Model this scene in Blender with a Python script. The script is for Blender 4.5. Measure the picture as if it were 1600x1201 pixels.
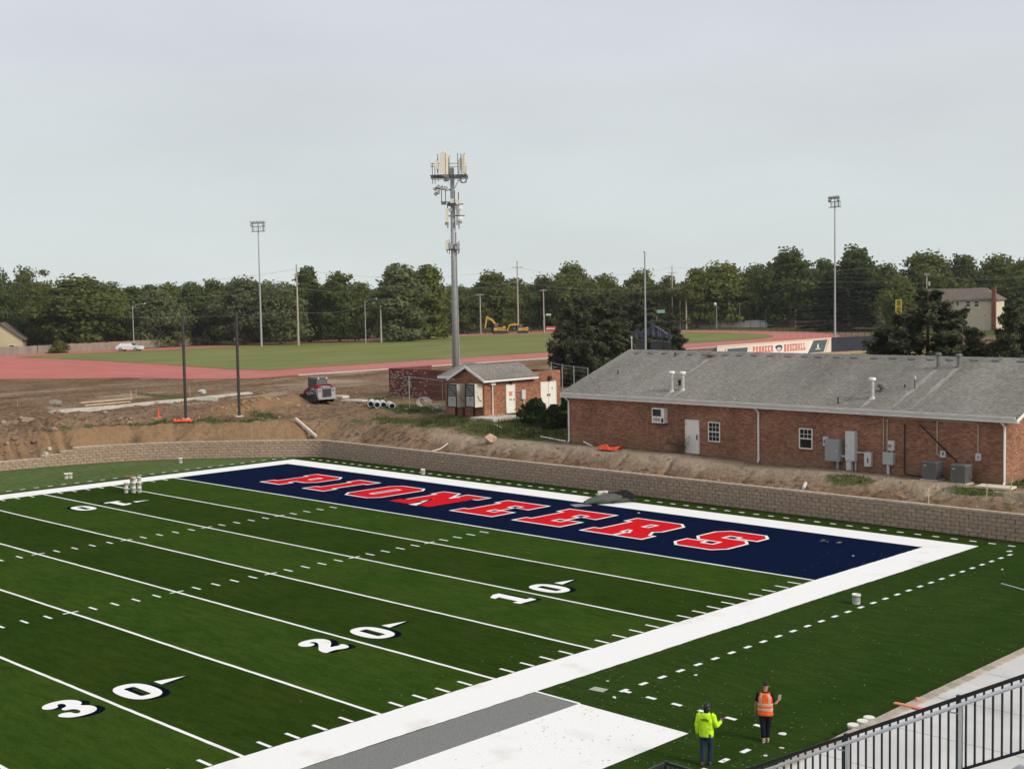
import bpy, bmesh, math, random
import numpy as np
from mathutils import Matrix, Vector
for _o in list(bpy.data.objects): bpy.data.objects.remove(_o)
S = bpy.context.scene
COL = S.collection
R = math.radians
rnd = random.Random(7)
rng = np.random.default_rng(11)
# ------------------------------------------------------------------ camera
CP = np.array([77.19, -46.115, 11.766]); YAW, PITCH, ROLL, FPX = -.7785, -.0678, -.0167, 2056.1
def _rot():
    f = np.array([math.sin(YAW)*math.cos(PITCH), math.cos(YAW)*math.cos(PITCH), math.sin(PITCH)])
    r = np.array([math.cos(YAW), -math.sin(YAW), 0.]); u = np.cross(r, f)
    c, s = math.cos(ROLL), math.sin(ROLL)
    return np.array([c*r+s*u, -s*r+c*u, f])
CM = _rot()
cam = bpy.data.objects.new('camera', bpy.data.cameras.new('camera')); COL.objects.link(cam)
cam.matrix_world = Matrix(((CM[0][0], CM[1][0], -CM[2][0], CP[0]), (CM[0][1], CM[1][1], -CM[2][1], CP[1]), (CM[0][2], CM[1][2], -CM[2][2], CP[2]), (0, 0, 0, 1)))
cam.data.sensor_width = 36; cam.data.lens = FPX/1600*36; cam.data.clip_start = .1; cam.data.clip_end = 5000
S.camera = cam
# ------------------------------------------------------------------ world, sun, exposure
SUN_EL, SUN_AZ = 33, 80          # azimuth clockwise from +Y
w = bpy.data.worlds.new('World'); S.world = w; w.use_nodes = True
nt = w.node_tree; N = nt.nodes; N.clear(); L = nt.links.new
out = N.new('ShaderNodeOutputWorld'); bg = N.new('ShaderNodeBackground'); bg.inputs['Strength'].default_value = .0865
sky = N.new('ShaderNodeTexSky'); sky.sky_type = 'NISHITA'; sky.sun_disc = False
sky.sun_elevation = R(SUN_EL); sky.sun_rotation = R(SUN_AZ); sky.air_density = 1; sky.dust_density = 4; sky.ozone_density = 1
tc = N.new('ShaderNodeTexCoord'); sep = N.new('ShaderNodeSeparateXYZ'); L(tc.outputs['Generated'], sep.inputs[0])
ramp = N.new('ShaderNodeValToRGB'); L(sep.outputs['Z'], ramp.inputs[0])   # overcast veil: pale at the horizon, greyer blue above
ramp.color_ramp.elements[0].position = 0; ramp.color_ramp.elements[0].color = (4.22, 4.56, 4.52, 1)
ramp.color_ramp.elements[1].position = .3; ramp.color_ramp.elements[1].color = (3.84, 4.02, 4.42, 1)
nz = N.new('ShaderNodeTexNoise'); nz.inputs['Scale'].default_value = 3.2; nz.inputs['Detail'].default_value = 5
mp = N.new('ShaderNodeMapping'); mp.inputs['Scale'].default_value = (1, 1, 4); L(tc.outputs['Generated'], mp.inputs[0]); L(mp.outputs[0], nz.inputs['Vector'])
cl = N.new('ShaderNodeMapRange'); cl.inputs['From Min'].default_value = .3; cl.inputs['From Max'].default_value = .7; cl.inputs['To Min'].default_value = .945; cl.inputs['To Max'].default_value = 1.055
L(nz.outputs[0], cl.inputs[0])
mul = N.new('ShaderNodeVectorMath'); mul.operation = 'SCALE'; L(ramp.outputs[0], mul.inputs[0]); L(cl.outputs[0], mul.inputs['Scale'])
mix = N.new('ShaderNodeMix'); mix.data_type = 'RGBA'; mix.inputs[0].default_value = .96
L(sky.outputs[0], mix.inputs[6]); L(mul.outputs[0], mix.inputs[7]); L(mix.outputs[2], bg.inputs['Color']); L(bg.outputs[0], out.inputs[0])
sl = bpy.data.lights.new('sun', 'SUN'); sl.energy = 1.5; sl.angle = R(22); sl.color = (1, .93, .82)
so = bpy.data.objects.new('sun', sl); COL.objects.link(so)
_a = R(SUN_AZ); _d = Vector((math.sin(_a)*math.cos(R(SUN_EL)), math.cos(_a)*math.cos(R(SUN_EL)), math.sin(R(SUN_EL))))
so.rotation_euler = _d.to_track_quat('Z', 'Y').to_euler(); so.location = (200, 40, 150)
S.view_settings.view_transform = 'Standard'; S.view_settings.look = 'None'; S.view_settings.gamma = 1
S.view_settings.use_curve_mapping = False; S.view_settings.exposure = .93
S.render.engine = 'CYCLES'; S.cycles.max_bounces = 5; S.cycles.transparent_max_bounces = 6
# ------------------------------------------------------------------ helpers
def ray(u, v): return np.array([(u-800)/FPX, -(v-600.5)/FPX, 1.]) @ CM
def at(u, v, z=0.):
    d = ray(u, v); return CP+d*(z-CP[2])/d[2]
def atY(u, v, Y):
    d = ray(u, v); return CP+d*(Y-CP[1])/d[1]
def atX(u, v, X):
    d = ray(u, v); return CP+d*(X-CP[0])/d[0]
def far(u, v, dist, z=3.):
    """ground point at a horizontal distance, plus the height a pixel reaches there"""
    d = ray(u, v); t = dist/math.hypot(d[0], d[1]); p = CP+d*t
    return np.array([p[0], p[1], z]), p[2]
def noise2(x, y, seed=0):
    x = np.asarray(x, float); y = np.asarray(y, float)
    xi = np.floor(x).astype(np.int64); yi = np.floor(y).astype(np.int64); fx = x-xi; fy = y-yi
    fx = fx*fx*(3-2*fx); fy = fy*fy*(3-2*fy)
    def h(a, b):
        n = (a*374761393+b*668265263+seed*974634777) & 0x7fffffff
        n = ((n ^ (n >> 13))*1274126177) & 0x7fffffff
        return ((n ^ (n >> 16)) & 0xffff)/65535.
    return (h(xi, yi)*(1-fx)+h(xi+1, yi)*fx)*(1-fy)+(h(xi, yi+1)*(1-fx)+h(xi+1, yi+1)*fx)*fy
def fbm(x, y, o=4, seed=0):
    a, s, t = 1., 0., 0.
    for i in range(o): s = s+a*noise2(x*2**i, y*2**i, seed+i); t += a; a *= .5
    return s/t
def sm(t): t = np.clip(t, 0, 1); return t*t*(3-2*t)
def wl(o):
    p = Vector((0, 0, 0))
    while o is not None: p += o.location; o = o.parent
    return p
class MB:
    def __init__(s, w=False): s.v = []; s.f = []; s.w = w
    def add(s, vs, fs):
        n = len(s.v); s.v.extend([tuple(map(float, p)) for p in vs]); s.f.extend([tuple(i+n for i in f) for f in fs]); return s
    def box(s, x0, x1, y0, y1, z0, z1, M=None):
        vs = [Vector((x, y, z)) for z in (z0, z1) for y in (y0, y1) for x in (x0, x1)]
        if M is not None: vs = [M @ p for p in vs]
        return s.add(vs, [(0, 2, 3, 1), (4, 5, 7, 6), (0, 1, 5, 4), (2, 6, 7, 3), (0, 4, 6, 2), (1, 3, 7, 5)])
    def cbox(s, c, d, M=None):
        return s.box(c[0]-d[0]/2, c[0]+d[0]/2, c[1]-d[1]/2, c[1]+d[1]/2, c[2]-d[2]/2, c[2]+d[2]/2, M)
    def tube(s, pts, r, n=8, cap=True):
        pts = [Vector(p) for p in pts]; rs = r if isinstance(r, (list, tuple)) else [r]*len(pts)
        t0 = (pts[1]-pts[0]).normalized(); a = t0.orthogonal().normalized(); vs = []
        for i, p in enumerate(pts):
            t = (pts[min(i+1, len(pts)-1)]-pts[max(i-1, 0)])
            t = t.normalized() if t.length > 1e-9 else t0
            a = (a-t*a.dot(t)); a = a.normalized() if a.length > 1e-6 else t.orthogonal().normalized(); b = t.cross(a)
            for k in range(n):
                q = 2*math.pi*k/n; vs.append(p+(a*math.cos(q)+b*math.sin(q))*rs[i])
        fs = [(i*n+k, i*n+(k+1) % n, (i+1)*n+(k+1) % n, (i+1)*n+k) for i in range(len(pts)-1) for k in range(n)]
        if cap: fs += [tuple(reversed(range(n))), tuple((len(pts)-1)*n+k for k in range(n))]
        return s.add(vs, fs)
    def lathe(s, prof, c=(0, 0, 0), n=16, M=None):
        vs = []
        for r, z in prof:
            for k in range(n):
                q = 2*math.pi*k/n; p = Vector((r*math.cos(q), r*math.sin(q), z))
                vs.append(((M @ p) if M is not None else p)+Vector(c))
        m = len(prof); fs = [(i*n+k, i*n+(k+1) % n, (i+1)*n+(k+1) % n, (i+1)*n+k) for i in range(m-1) for k in range(n)]
        fs += [tuple(reversed(range(n))), tuple((m-1)*n+k for k in range(n))]
        return s.add(vs, fs)
    def prism(s, poly, a0, a1, M=None):
        """polygon in local XZ, extruded along Y from a0 to a1"""
        n = len(poly); vs = [Vector((x, a, z)) for a in (a0, a1) for x, z in poly]
        if M is not None: vs = [M @ p for p in vs]
        return s.add(vs, [tuple(range(n)), tuple(range(2*n-1, n-1, -1))]+[(i, i+n, (i+1) % n+n, (i+1) % n) for i in range(n)])
    def quad(s, a, b, c, d): return s.add([a, b, c, d], [(0, 1, 2, 3)])
    def rock(s, c, r, g, flat=.7):
        bm = bmesh.new(); bmesh.ops.create_icosphere(bm, subdivisions=1, radius=1)
        vs = [Vector((p.co.x*r*g.uniform(.7, 1.25), p.co.y*r*g.uniform(.7, 1.25), p.co.z*r*flat*g.uniform(.7, 1.2)))+Vector(c) for p in bm.verts]
        bm.verts.index_update(); fs = [tuple(q.index for q in f.verts) for f in bm.faces]; bm.free(); return s.add(vs, fs)
    def mesh(s, name, mat, smooth=False, off=None):
        me = bpy.data.meshes.new(name); v = s.v
        if off is not None: v = [(p[0]-off[0], p[1]-off[1], p[2]-off[2]) for p in v]
        me.from_pydata(v, [], s.f); me.materials.append(mat)
        if smooth: me.shade_smooth()
        me.update(); return me
    def build(s, name, mat, parent=None, smooth=False, **kw):
        off = wl(parent) if (s.w and parent is not None) else None
        return link(name, s.mesh(name, mat, smooth, off), parent, **kw)
def link(name, me, parent=None, loc=None, rz=None, **kw):
    o = bpy.data.objects.new(name, me); COL.objects.link(o); o.parent = parent
    if loc is not None: o.location = loc
    if rz is not None: o.rotation_euler.z = rz
    for k, v in kw.items(): o[k] = v
    return o
def tag(o, label, cat, group=None):
    o['label'] = label; o['category'] = cat
    if group: o['group'] = group
    return o
def thing(name, label, cat, loc=(0, 0, 0), group=None, rz=0):
    o = bpy.data.objects.new(name, None); COL.objects.link(o); o.location = loc; o.rotation_euler.z = rz; o.empty_display_size = .2
    return tag(o, label, cat, group)
def ctree(o, parent=None):
    c = o.copy(); COL.objects.link(c); c.parent = parent
    for ch in o.children: ctree(ch, c)
    return c
def TM(loc=(0, 0, 0), rz=0, rx=0, ry=0):
    return Matrix.Translation(loc) @ Matrix.Rotation(rz, 4, 'Z') @ Matrix.Rotation(ry, 4, 'Y') @ Matrix.Rotation(rx, 4, 'X')
# ------------------------------------------------------------------ materials
_mats = {}
def lin(r, g, b):
    f = lambda c: (c/255/12.92) if c <= 10 else ((c/255+.055)/1.055)**2.4
    return (f(r), f(g), f(b))
def M(name, col, rough=.75, var=.18, scale=4., bump=0., bscale=None, metal=0., spec=.3, objrand=0., detail=6, stretch=None, transl=0., alpha=None, col2=None, c2=(.5, .62), c2scale=1.):
    if name in _mats: return _mats[name]
    m = bpy.data.materials.new(name); m.use_nodes = True; t = m.node_tree; n = t.nodes; l = t.links.new
    b = n['Principled BSDF']; b.inputs['Roughness'].default_value = rough; b.inputs['Metallic'].default_value = metal
    b.inputs['Specular IOR Level'].default_value = spec
    tcn = n.new('ShaderNodeTexCoord'); vec = tcn.outputs['Object']
    if stretch:
        mpn = n.new('ShaderNodeMapping'); mpn.inputs['Scale'].default_value = stretch; l(vec, mpn.inputs[0]); vec = mpn.outputs[0]
    nn = n.new('ShaderNodeTexNoise'); nn.inputs['Scale'].default_value = scale; nn.inputs['Detail'].default_value = detail; l(vec, nn.inputs['Vector'])
    r = n.new('ShaderNodeMapRange'); r.inputs['From Min'].default_value = .3; r.inputs['From Max'].default_value = .7
    r.inputs['To Min'].default_value = 1-var; r.inputs['To Max'].default_value = 1+var; l(nn.outputs[0], r.inputs[0])
    val = r.outputs[0]
    if objrand:
        oi = n.new('ShaderNodeObjectInfo'); r2 = n.new('ShaderNodeMapRange'); r2.inputs['To Min'].default_value = 1-objrand; r2.inputs['To Max'].default_value = 1+objrand
        l(oi.outputs['Random'], r2.inputs[0]); mm = n.new('ShaderNodeMath'); mm.operation = 'MULTIPLY'; l(val, mm.inputs[0]); l(r2.outputs[0], mm.inputs[1]); val = mm.outputs[0]
    base = n.new('ShaderNodeRGB'); base.outputs[0].default_value = (*col, 1); bo = base.outputs[0]
    if col2:
        n3 = n.new('ShaderNodeTexNoise'); n3.inputs['Scale'].default_value = c2scale; n3.inputs['Detail'].default_value = 5; l(vec, n3.inputs['Vector'])
        r3 = n.new('ShaderNodeMapRange'); r3.inputs['From Min'].default_value = c2[0]; r3.inputs['From Max'].default_value = c2[1]; l(n3.outputs[0], r3.inputs[0])
        mx = n.new('ShaderNodeMix'); mx.data_type = 'RGBA'; l(r3.outputs[0], mx.inputs[0]); l(bo, mx.inputs[6]); mx.inputs[7].default_value = (*col2, 1); bo = mx.outputs[2]
    sc = n.new('ShaderNodeVectorMath'); sc.operation = 'SCALE'; l(bo, sc.inputs[0]); l(val, sc.inputs['Scale'])
    l(sc.outputs[0], b.inputs['Base Color'])
    if bump:
        bn = n.new('ShaderNodeTexNoise'); bn.inputs['Scale'].default_value = bscale or scale*3; bn.inputs['Detail'].default_value = 5; l(vec, bn.inputs['Vector'])
        bp = n.new('ShaderNodeBump'); bp.inputs['Strength'].default_value = min(1, bump); bp.inputs['Distance'].default_value = .03*max(1, bump); l(bn.outputs[0], bp.inputs['Height']); l(bp.outputs[0], b.inputs['Normal'])
    if transl:
        tb = n.new('ShaderNodeBsdfTranslucent'); l(sc.outputs[0], tb.inputs[0]); ms = n.new('ShaderNodeMixShader'); ms.inputs[0].default_value = transl
        l(b.outputs[0], ms.inputs[1]); l(tb.outputs[0], ms.inputs[2]); l(ms.outputs[0], n['Material Output'].inputs[0])
    _mats[name] = m; return m
def brickmat(name, c1, c2, mortar, bw=.21, bh=.067, axis='Y', spots=False, big=.22):
    """running-bond brick on a vertical face; axis = the face's normal"""
    m = bpy.data.materials.new(name); m.use_nodes = True; t = m.node_tree; n = t.nodes; l = t.links.new; b = n['Principled BSDF']
    b.inputs['Roughness'].default_value = .9; b.inputs['Specular IOR Level'].default_value = .15
    g = n.new('ShaderNodeNewGeometry'); s = n.new('ShaderNodeSeparateXYZ'); l(g.outputs['Position'], s.inputs[0])
    gn = n.new('ShaderNodeSeparateXYZ'); l(g.outputs['Normal'], gn.inputs[0])
    ab = n.new('ShaderNodeMath'); ab.operation = 'ABSOLUTE'; l(gn.outputs['X'], ab.inputs[0])
    gt = n.new('ShaderNodeMath'); gt.operation = 'GREATER_THAN'; gt.inputs[1].default_value = .7; l(ab.outputs[0], gt.inputs[0])
    mxx = n.new('ShaderNodeMix'); l(gt.outputs[0], mxx.inputs[0]); l(s.outputs['X'], mxx.inputs[2]); l(s.outputs['Y'], mxx.inputs[3])
    c = n.new('ShaderNodeCombineXYZ'); l(mxx.outputs[0], c.inputs[0]); l(s.outputs['Z'], c.inputs[1])
    br = n.new('ShaderNodeTexBrick'); l(c.outputs[0], br.inputs['Vector']); br.inputs['Scale'].default_value = 1
    br.inputs['Brick Width'].default_value = bw; br.inputs['Row Height'].default_value = bh; br.inputs['Mortar Size'].default_value = .006; br.inputs['Bias'].default_value = -.1
    br.inputs['Color1'].default_value = (*c1, 1); br.inputs['Color2'].default_value = (*c2, 1); br.inputs['Mortar'].default_value = (*mortar, 1)
    nn = n.new('ShaderNodeTexNoise'); nn.inputs['Scale'].default_value = .55; nn.inputs['Detail'].default_value = 8; l(g.outputs['Position'], nn.inputs['Vector'])
    r = n.new('ShaderNodeMapRange'); r.inputs['From Min'].default_value = .3; r.inputs['From Max'].default_value = .7; r.inputs['To Min'].default_value = 1-big; r.inputs['To Max'].default_value = 1+big; l(nn.outputs[0], r.inputs[0])
    sc = n.new('ShaderNodeVectorMath'); sc.operation = 'SCALE'; l(br.outputs[0], sc.inputs[0]); l(r.outputs[0], sc.inputs['Scale']); co = sc.outputs[0]
    # odd dark clinker bricks: one random value per brick
    def cell(inp, size):
        d_ = n.new('ShaderNodeMath'); d_.operation = 'DIVIDE'; d_.inputs[1].default_value = size; l(inp, d_.inputs[0])
        fl = n.new('ShaderNodeMath'); fl.operation = 'FLOOR'; l(d_.outputs[0], fl.inputs[0]); return fl.outputs[0]
    cv = n.new('ShaderNodeCombineXYZ'); l(cell(mxx.outputs[0], bw), cv.inputs[0]); l(cell(s.outputs['Z'], bh), cv.inputs[1])
    wn = n.new('ShaderNodeTexWhiteNoise'); wn.noise_dimensions = '2D'; l(cv.outputs[0], wn.inputs['Vector'])
    r4 = n.new('ShaderNodeMapRange'); r4.inputs['To Min'].default_value = .68; r4.inputs['To Max'].default_value = 1.26; l(wn.outputs['Value'], r4.inputs[0])
    sc2 = n.new('ShaderNodeVectorMath'); sc2.operation = 'SCALE'; l(co, sc2.inputs[0]); l(r4.outputs[0], sc2.inputs['Scale']); co = sc2.outputs[0]
    # pale splash of soil at the foot
    n5 = n.new('ShaderNodeTexNoise'); n5.inputs['Scale'].default_value = 2; n5.inputs['Detail'].default_value = 6; l(g.outputs['Position'], n5.inputs['Vector'])
    ad = n.new('ShaderNodeMath'); ad.operation = 'SUBTRACT'; l(n5.outputs[0], ad.inputs[0]); zz = n.new('ShaderNodeMapRange'); zz.inputs['From Min'].default_value = 2.0; zz.inputs['From Max'].default_value = 3.0; zz.inputs['To Max'].default_value = .6; l(s.outputs['Z'], zz.inputs[0]); l(zz.outputs[0], ad.inputs[1])
    r6 = n.new('ShaderNodeMapRange'); r6.inputs['From Min'].default_value = .2; r6.inputs['From Max'].default_value = .6; r6.inputs['To Max'].default_value = .45; l(ad.outputs[0], r6.inputs[0])
    m6 = n.new('ShaderNodeMix'); m6.data_type = 'RGBA'; l(r6.outputs[0], m6.inputs[0]); l(co, m6.inputs[6]); m6.inputs[7].default_value = (.24, .18, .125, 1); co = m6.outputs[2]
    l(co, b.inputs['Base Color'])
    bp = n.new('ShaderNodeBump'); bp.inputs['Strength'].default_value = .6; bp.inputs['Distance'].default_value = .01; bp.invert = True; l(br.outputs['Fac'], bp.inputs['Height']); l(bp.outputs[0], b.inputs['Normal'])
    _mats[name] = m; return m
WHITE = M('white_paint', (.78, .77, .74), .6, .06, 3)
DOORW = M('door_paint', (.80, .76, .68), .5, .05, 2)
TRIM = M('trim_paint', (.72, .70, .66), .6, .08, 2)
GALV = M('galvanised_steel', (.36, .37, .37), .6, .12, 6, metal=.15)
GREYBOX = M('grey_enamel', (.33, .34, .34), .5, .08, 5)
LTBOX = M('pale_grey_enamel', (.58, .58, .56), .5, .06, 5)
BLACK = M('black_paint', (.012, .012, .013), .4, .2, 5)
RUBBER = M('black_rubber', (.02, .02, .02), .85, .25, 8)
DKMETAL = M('dark_bronze_metal', (.055, .05, .047), .45, .15, 5, metal=.3)
CONC = M('concrete', (.50, .48, .45), .9, .12, 1.2, bump=.2, bscale=20)
CONCD = M('old_concrete', (.52, .48, .42), .95, .22, 2, bump=.4)
WOODP = M('weathered_pole', (.40, .36, .30), .85, .18, 3)
ALU = M('aluminium', (.62, .62, .63), .38, .06, 8, metal=.7)
YEL = M('yellow_paint', (.60, .37, .07), .5, .12, 3)
ORANGE = M('orange_plastic', (.75, .09, .02), .6, .12, 6)
BUCKETW = M('bucket_plastic', (.76, .74, .66), .45, .06, 5)
GLASS = M('window_glass', (.015, .02, .022), .08, .1, 3, spec=.6)
WIRE = M('cable', (.03, .03, .03), .7, .1, 3)
LUM = M('bare_lumber', (.55, .40, .25), .8, .18, 5)
# ------------------------------------------------------------------ terrain
def chaikin(P, it=2, closed=False):
    for _ in range(it):
        Q = []; n = len(P)
        for i in range(n if closed else n-1):
            a, b = np.array(P[i], float), np.array(P[(i+1) % n], float); Q += [a*.75+b*.25, a*.25+b*.75]
        P = Q if closed else [np.array(P[0], float)]+Q+[np.array(P[-1], float)]
    return [tuple(p) for p in P]
WP = [(95., 13.05), (0.2, 13.05)]+chaikin([(-.9, 13.05), (-2.4, 12.3), (-5.9, 8.85), (-9.5, 5.1), (-11.5, 1.6), (-12.7, -2.6), (-13.4, -7.5), (-14.2, -16), (-14.8, -34)], 2)
WPa = np.array(WP); WA, WB = WPa[:-1], WPa[1:]
def wdist(x, y):
    """distance behind the retaining wall line (negative on the field side) and the y of the nearest wall point"""
    x = np.asarray(x, float); y = np.asarray(y, float); best = np.full(x.shape, 1e9); sg = np.ones(x.shape); wx = np.zeros(x.shape); wy = np.zeros(x.shape)
    for (ax, ay), (bx, by) in zip(WA, WB):
        ex, ey = bx-ax, by-ay; L2 = ex*ex+ey*ey
        t = np.clip(((x-ax)*ex+(y-ay)*ey)/L2, 0, 1); px, py = ax+t*ex, ay+t*ey
        d = np.hypot(x-px, y-py); k = d < best; best = np.where(k, d, best)
        sg = np.where(k, np.where((ex*(y-ay)-ey*(x-ax)) < 0, 1., -1.), sg); wx = np.where(k, px, wx); wy = np.where(k, py, wy)
    return best*sg, wx, wy
def ncourse(wx, wy):
    wx = np.asarray(wx, float); wy = np.asarray(wy, float)
    n = np.full(wy.shape, 6); lf = wx < -8
    for lim, c in ((-1., 5), (-2., 4), (-3.2, 3), (-7., 2)): n = np.where(lf & (wy < lim), c, n)
    return n
BH, BL = .2, .45
ZP = np.array([(19, 18, 2.03), (30, 18, 1.98), (40, 18, 1.9), (48.6, 18, 1.83), (62, 18, 1.8), (35, 15.6, 1.75), (7.3, 21, 2.75), (5, 17.5, 2.45), (12, 16, 2.0), (-5, 20, 2.6), (-14.4, 9.9, 2.5), (-11.2, 12.7, 2.5), (-18, 5, 2.35), (-16.5, -5, 2.05), (-20, -20, 1.9), (-27, 5, 2.62), (-29, 19, 2.72), (-15, 23, 2.78), (-9, 25, 2.8), (-30, 35, 2.93), (7, 32, 2.85), (14, 26, 2.5), (19, 35, 2.75), (-46, 40, 2.97), (40, 34, 2.6), (-30, -10, 2.5), (-60, 0, 2.9)])
MOUNDS = [(at(405, 640, 2.7), 1.0, 2.6, 1.5), (at(450, 630, 2.8), .75, 2.2, 1.5), (at(345, 645, 2.6), .6, 1.8, 1.2), (at(25, 652, 2.3), .5, 3., 1.6), (at(585, 640, 2.8), .25, 3, 1.), (at(60, 645, 2.4), .35, 2, 1.2), (at(520, 612, 2.9), .3, 5, 2.)]
def hz(x, y, detail=True):
    x = np.asarray(x, float); y = np.asarray(y, float); d, wx, wy = wdist(x, y)
    num = 0; den = 0
    for px, py, pz in ZP:
        ww = 1/((x-px)**2+(y-py)**2+2.)**1.6; num = num+ww*pz; den = den+ww
    zu = num/den
    k = sm((d-22)/14.); zu = zu*(1-k)+2.97*k
    wt = ncourse(wx, wy)*BH+.1
    lf = sm((1-wx)/5.)                       # left part: steep cut
    D = 2.7*(1-lf)+2.2*lf
    t = np.clip((d-.45)/D, 0, 1)
    t = (t*t*(3-2*t))*(1-lf)+(1-(1-t)**1.7)*lf
    z = (wt-.1)*(1-t)+zu*t
    if detail:
        amp = 1-sm((d-20)/12.)
        bank = np.exp(-((d-2.2)/1.6)**2)
        s_ = wx-wy
        z = z+amp*((fbm(x*.35, y*.35, 4, 3)-.5)*.5+(fbm(x*1.6, y*1.6, 4, 9)-.5)*.30)*sm(d/1.5)*(1-.7*sm((wx-6)/8.))
        right = sm((wx-6)/8.)
        z = z+right*np.exp(-((d-2.6)/.9)**2)*.06*(.6+.8*fbm(s_*.4, d*.3, 3, 5))+right*np.exp(-((d-2)/1.8)**2)*(fbm(x*2.3, y*2.3, 3, 61)-.5)*.16
        g = np.abs(noise2(s_*.75+fbm(x, y, 2, 44)*1.2, d*.25, 21)-.5)*2
        z = z-right*np.exp(-((d-1.7)/1.2)**2)*.42*np.clip(1-g*8, 0, 1)
        g2 = np.abs(noise2(s_*1.5+fbm(x*1.5, y*1.5, 2, 41)*.4, d*.12, 31)-.5)*2
        z = z-lf*np.exp(-((d-1.2)/.8)**2)*.62*np.clip(1-g2*1.3, 0, 1)**2
        bf = (1-right)*(1-lf)
        z = z-bf*bank*.2*np.clip(1-g*2, 0, 1)
        for (mx, my, _), mh, ml, mw in MOUNDS:
            # mounds lie along the Y axis, rough
            q = ((x-mx)/mw)**2+((y-my)/ml)**2
            z = z+mh*np.exp(-q)*(.7+.6*fbm(x*.9, y*.9, 3, 50))
        lc = np.exp(-(((x+19)/5)**2+((y+2)/7.)**2)); z = z+lc*(fbm(x*1.7, y*1.7, 4, 70)-.42)*1.7*sm((d-.3)/.8)
    return z
def hz1(x, y): return float(hz(np.array([x]), np.array([y]))[0])
def gp(u, v):
    """where the ray through a pixel meets the ground"""
    z = 2.5
    for _ in range(12):
        p = at(u, v, z); z = .5*z+.5*hz1(p[0], p[1])
    p = at(u, v, z); return np.array([p[0], p[1], hz1(p[0], p[1])])
# strip mesh: rows follow the wall, columns step away from it
def resample(P, step):
    P = np.array(P); seg = np.hypot(*(P[1:]-P[:-1]).T); s = np.r_[0, np.cumsum(seg)]; t = np.arange(0, s[-1], step)
    return np.c_[np.interp(t, s, P[:, 0]), np.interp(t, s, P[:, 1])]
TR = np.r_[np.linspace(95, 58, 8)[:-1, None]*[1, 0]+[0, 13.05], resample([(58., 13.05)]+WP[1:], .16)]
tn = np.gradient(TR, axis=0); nr = np.c_[-tn[:, 1], tn[:, 0]]*-1; nr /= np.linalg.norm(nr, axis=1)[:, None]
for _ in range(30):
    nr[1:-1] = (nr[:-2]+nr[1:-1]*2+nr[2:])/4; nr /= np.linalg.norm(nr, axis=1)[:, None]
ds = [.18, .3]; 
while ds[-1] < 900: ds.append(ds[-1]+(.17 if ds[-1] < 8 else .25 if ds[-1] < 14 else ds[-1]*.035 if ds[-1] < 70 else ds[-1]*.15))
ds = np.array(ds); nS, nD = len(TR), len(ds)
gx = TR[:, 0][:, None]+nr[:, 0][:, None]*ds; gy = TR[:, 1][:, None]+nr[:, 1][:, None]*ds
gz = hz(gx, gy)
GRASS_C = [(gp(690, 660), 4.2, 2.6, 1), (gp(790, 668), 4, 3, 1), (gp(850, 680), 3.4, 2.6, 1), (gp(620, 658), 3.2, 1.6, .8), (gp(640, 640), 3.6, 2.2, 1), (gp(600, 622), 3, 2.5, .6), (gp(560, 657), 1.5, 1, .5), (gp(1325, 749), 1.6, .7, .9), (gp(1520, 765), 1.7, .8, .7), (gp(1590, 752), 2, 1.6, 1), (gp(420, 652), 3., 1.1, .8), (gp(330, 657), 2.4, .9, .8),  (gp(250, 618), 6, 1.2, .75), (gp(1590, 788), 1.6, .7, .4), (np.array([12, 25, 0]), 7, 5, 1.), (np.array([10, 36, 0]), 9, 8, 1.), (gp(740, 650), 3.5, 1.5, .9), (gp(830, 660), 3.5, 2., .8)]
def gmask(x, y):
    d, wx, wy = wdist(x, y); g = np.zeros(np.shape(x))
    for c, a, b, k in GRASS_C:
        g = np.maximum(g, k*np.exp(-(((x-c[0])/a)**2+((y-c[1])/b)**2)*.9))
    g = np.maximum(g, sm((y-30)/8.)*sm((x+6)/8.))          # rough grass behind the brick buildings
    g = np.maximum(g, sm((-148-x)/3.)); g = np.maximum(g, sm((y-190)/8.)*sm((x+140)/20))
    lf = sm((-3-wx)/3.)*sm((wy+3)/3.); g = np.maximum(g, lf*np.exp(-((d-2.9)/.75)**2)*(.55+.6*fbm(x*.5, y*.5, 2, 66)))
    return g*sm((d-.5)/1.)
gm = gmask(gx, gy); dd, wxx, wyy = wdist(gx, gy)
pale = sm((wxx-4)/8.)*np.exp(-((dd-3.0)/1.6)**2)*(.45+.8*fbm(gx*.5, gy*.5, 3, 80))
gp1 = gp(520, 596); pale = np.maximum(pale, .9*np.exp(-(((gx-gp1[0])/5)**2+((gy-gp1[1])/4)**2)))
pale = np.maximum(pale, sm((fbm(gx*.35, gy*.12, 4, 90)-.5)*4)*sm((-16-wxx-0*gx)/1e9+(-18-gx)/4)*.7)
clay_groove_shade = sm((1-wxx)/4.)*np.exp(-((dd-1.6)/1.3)**2)*(.05+.45*fbm(gx*.6, gy*.6, 2, 99)+1.1*np.clip(np.abs(noise2((wxx-wyy)*1.5+fbm(gx*1.5, gy*1.5, 2, 41)*.4, dd*.12, 31)-.5)*2*1.8-.3, 0, 1))  # tan clay on the bank; thinned in grooves to paint in their shade
for (mx, my, _), mh, ml, mw in MOUNDS[:3]: clay_groove_shade = np.maximum(clay_groove_shade, 1.1*np.exp(-(((gx-mx)/mw/1.3)**2+((gy-my)/ml/1.3)**2)))
me = bpy.data.meshes.new('ground')
V_ = np.stack([gx, gy, gz], -1).reshape(-1, 3)
ii = (np.arange(nS-1)[:, None]*nD+np.arange(nD-1)).ravel()
F_ = np.stack([ii, ii+1, ii+nD+1, ii+nD], 1)
me.from_pydata(V_.tolist(), [], F_.tolist()); me.shade_smooth()
ca = me.color_attributes.new('zone', 'FLOAT_COLOR', 'POINT')
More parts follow.
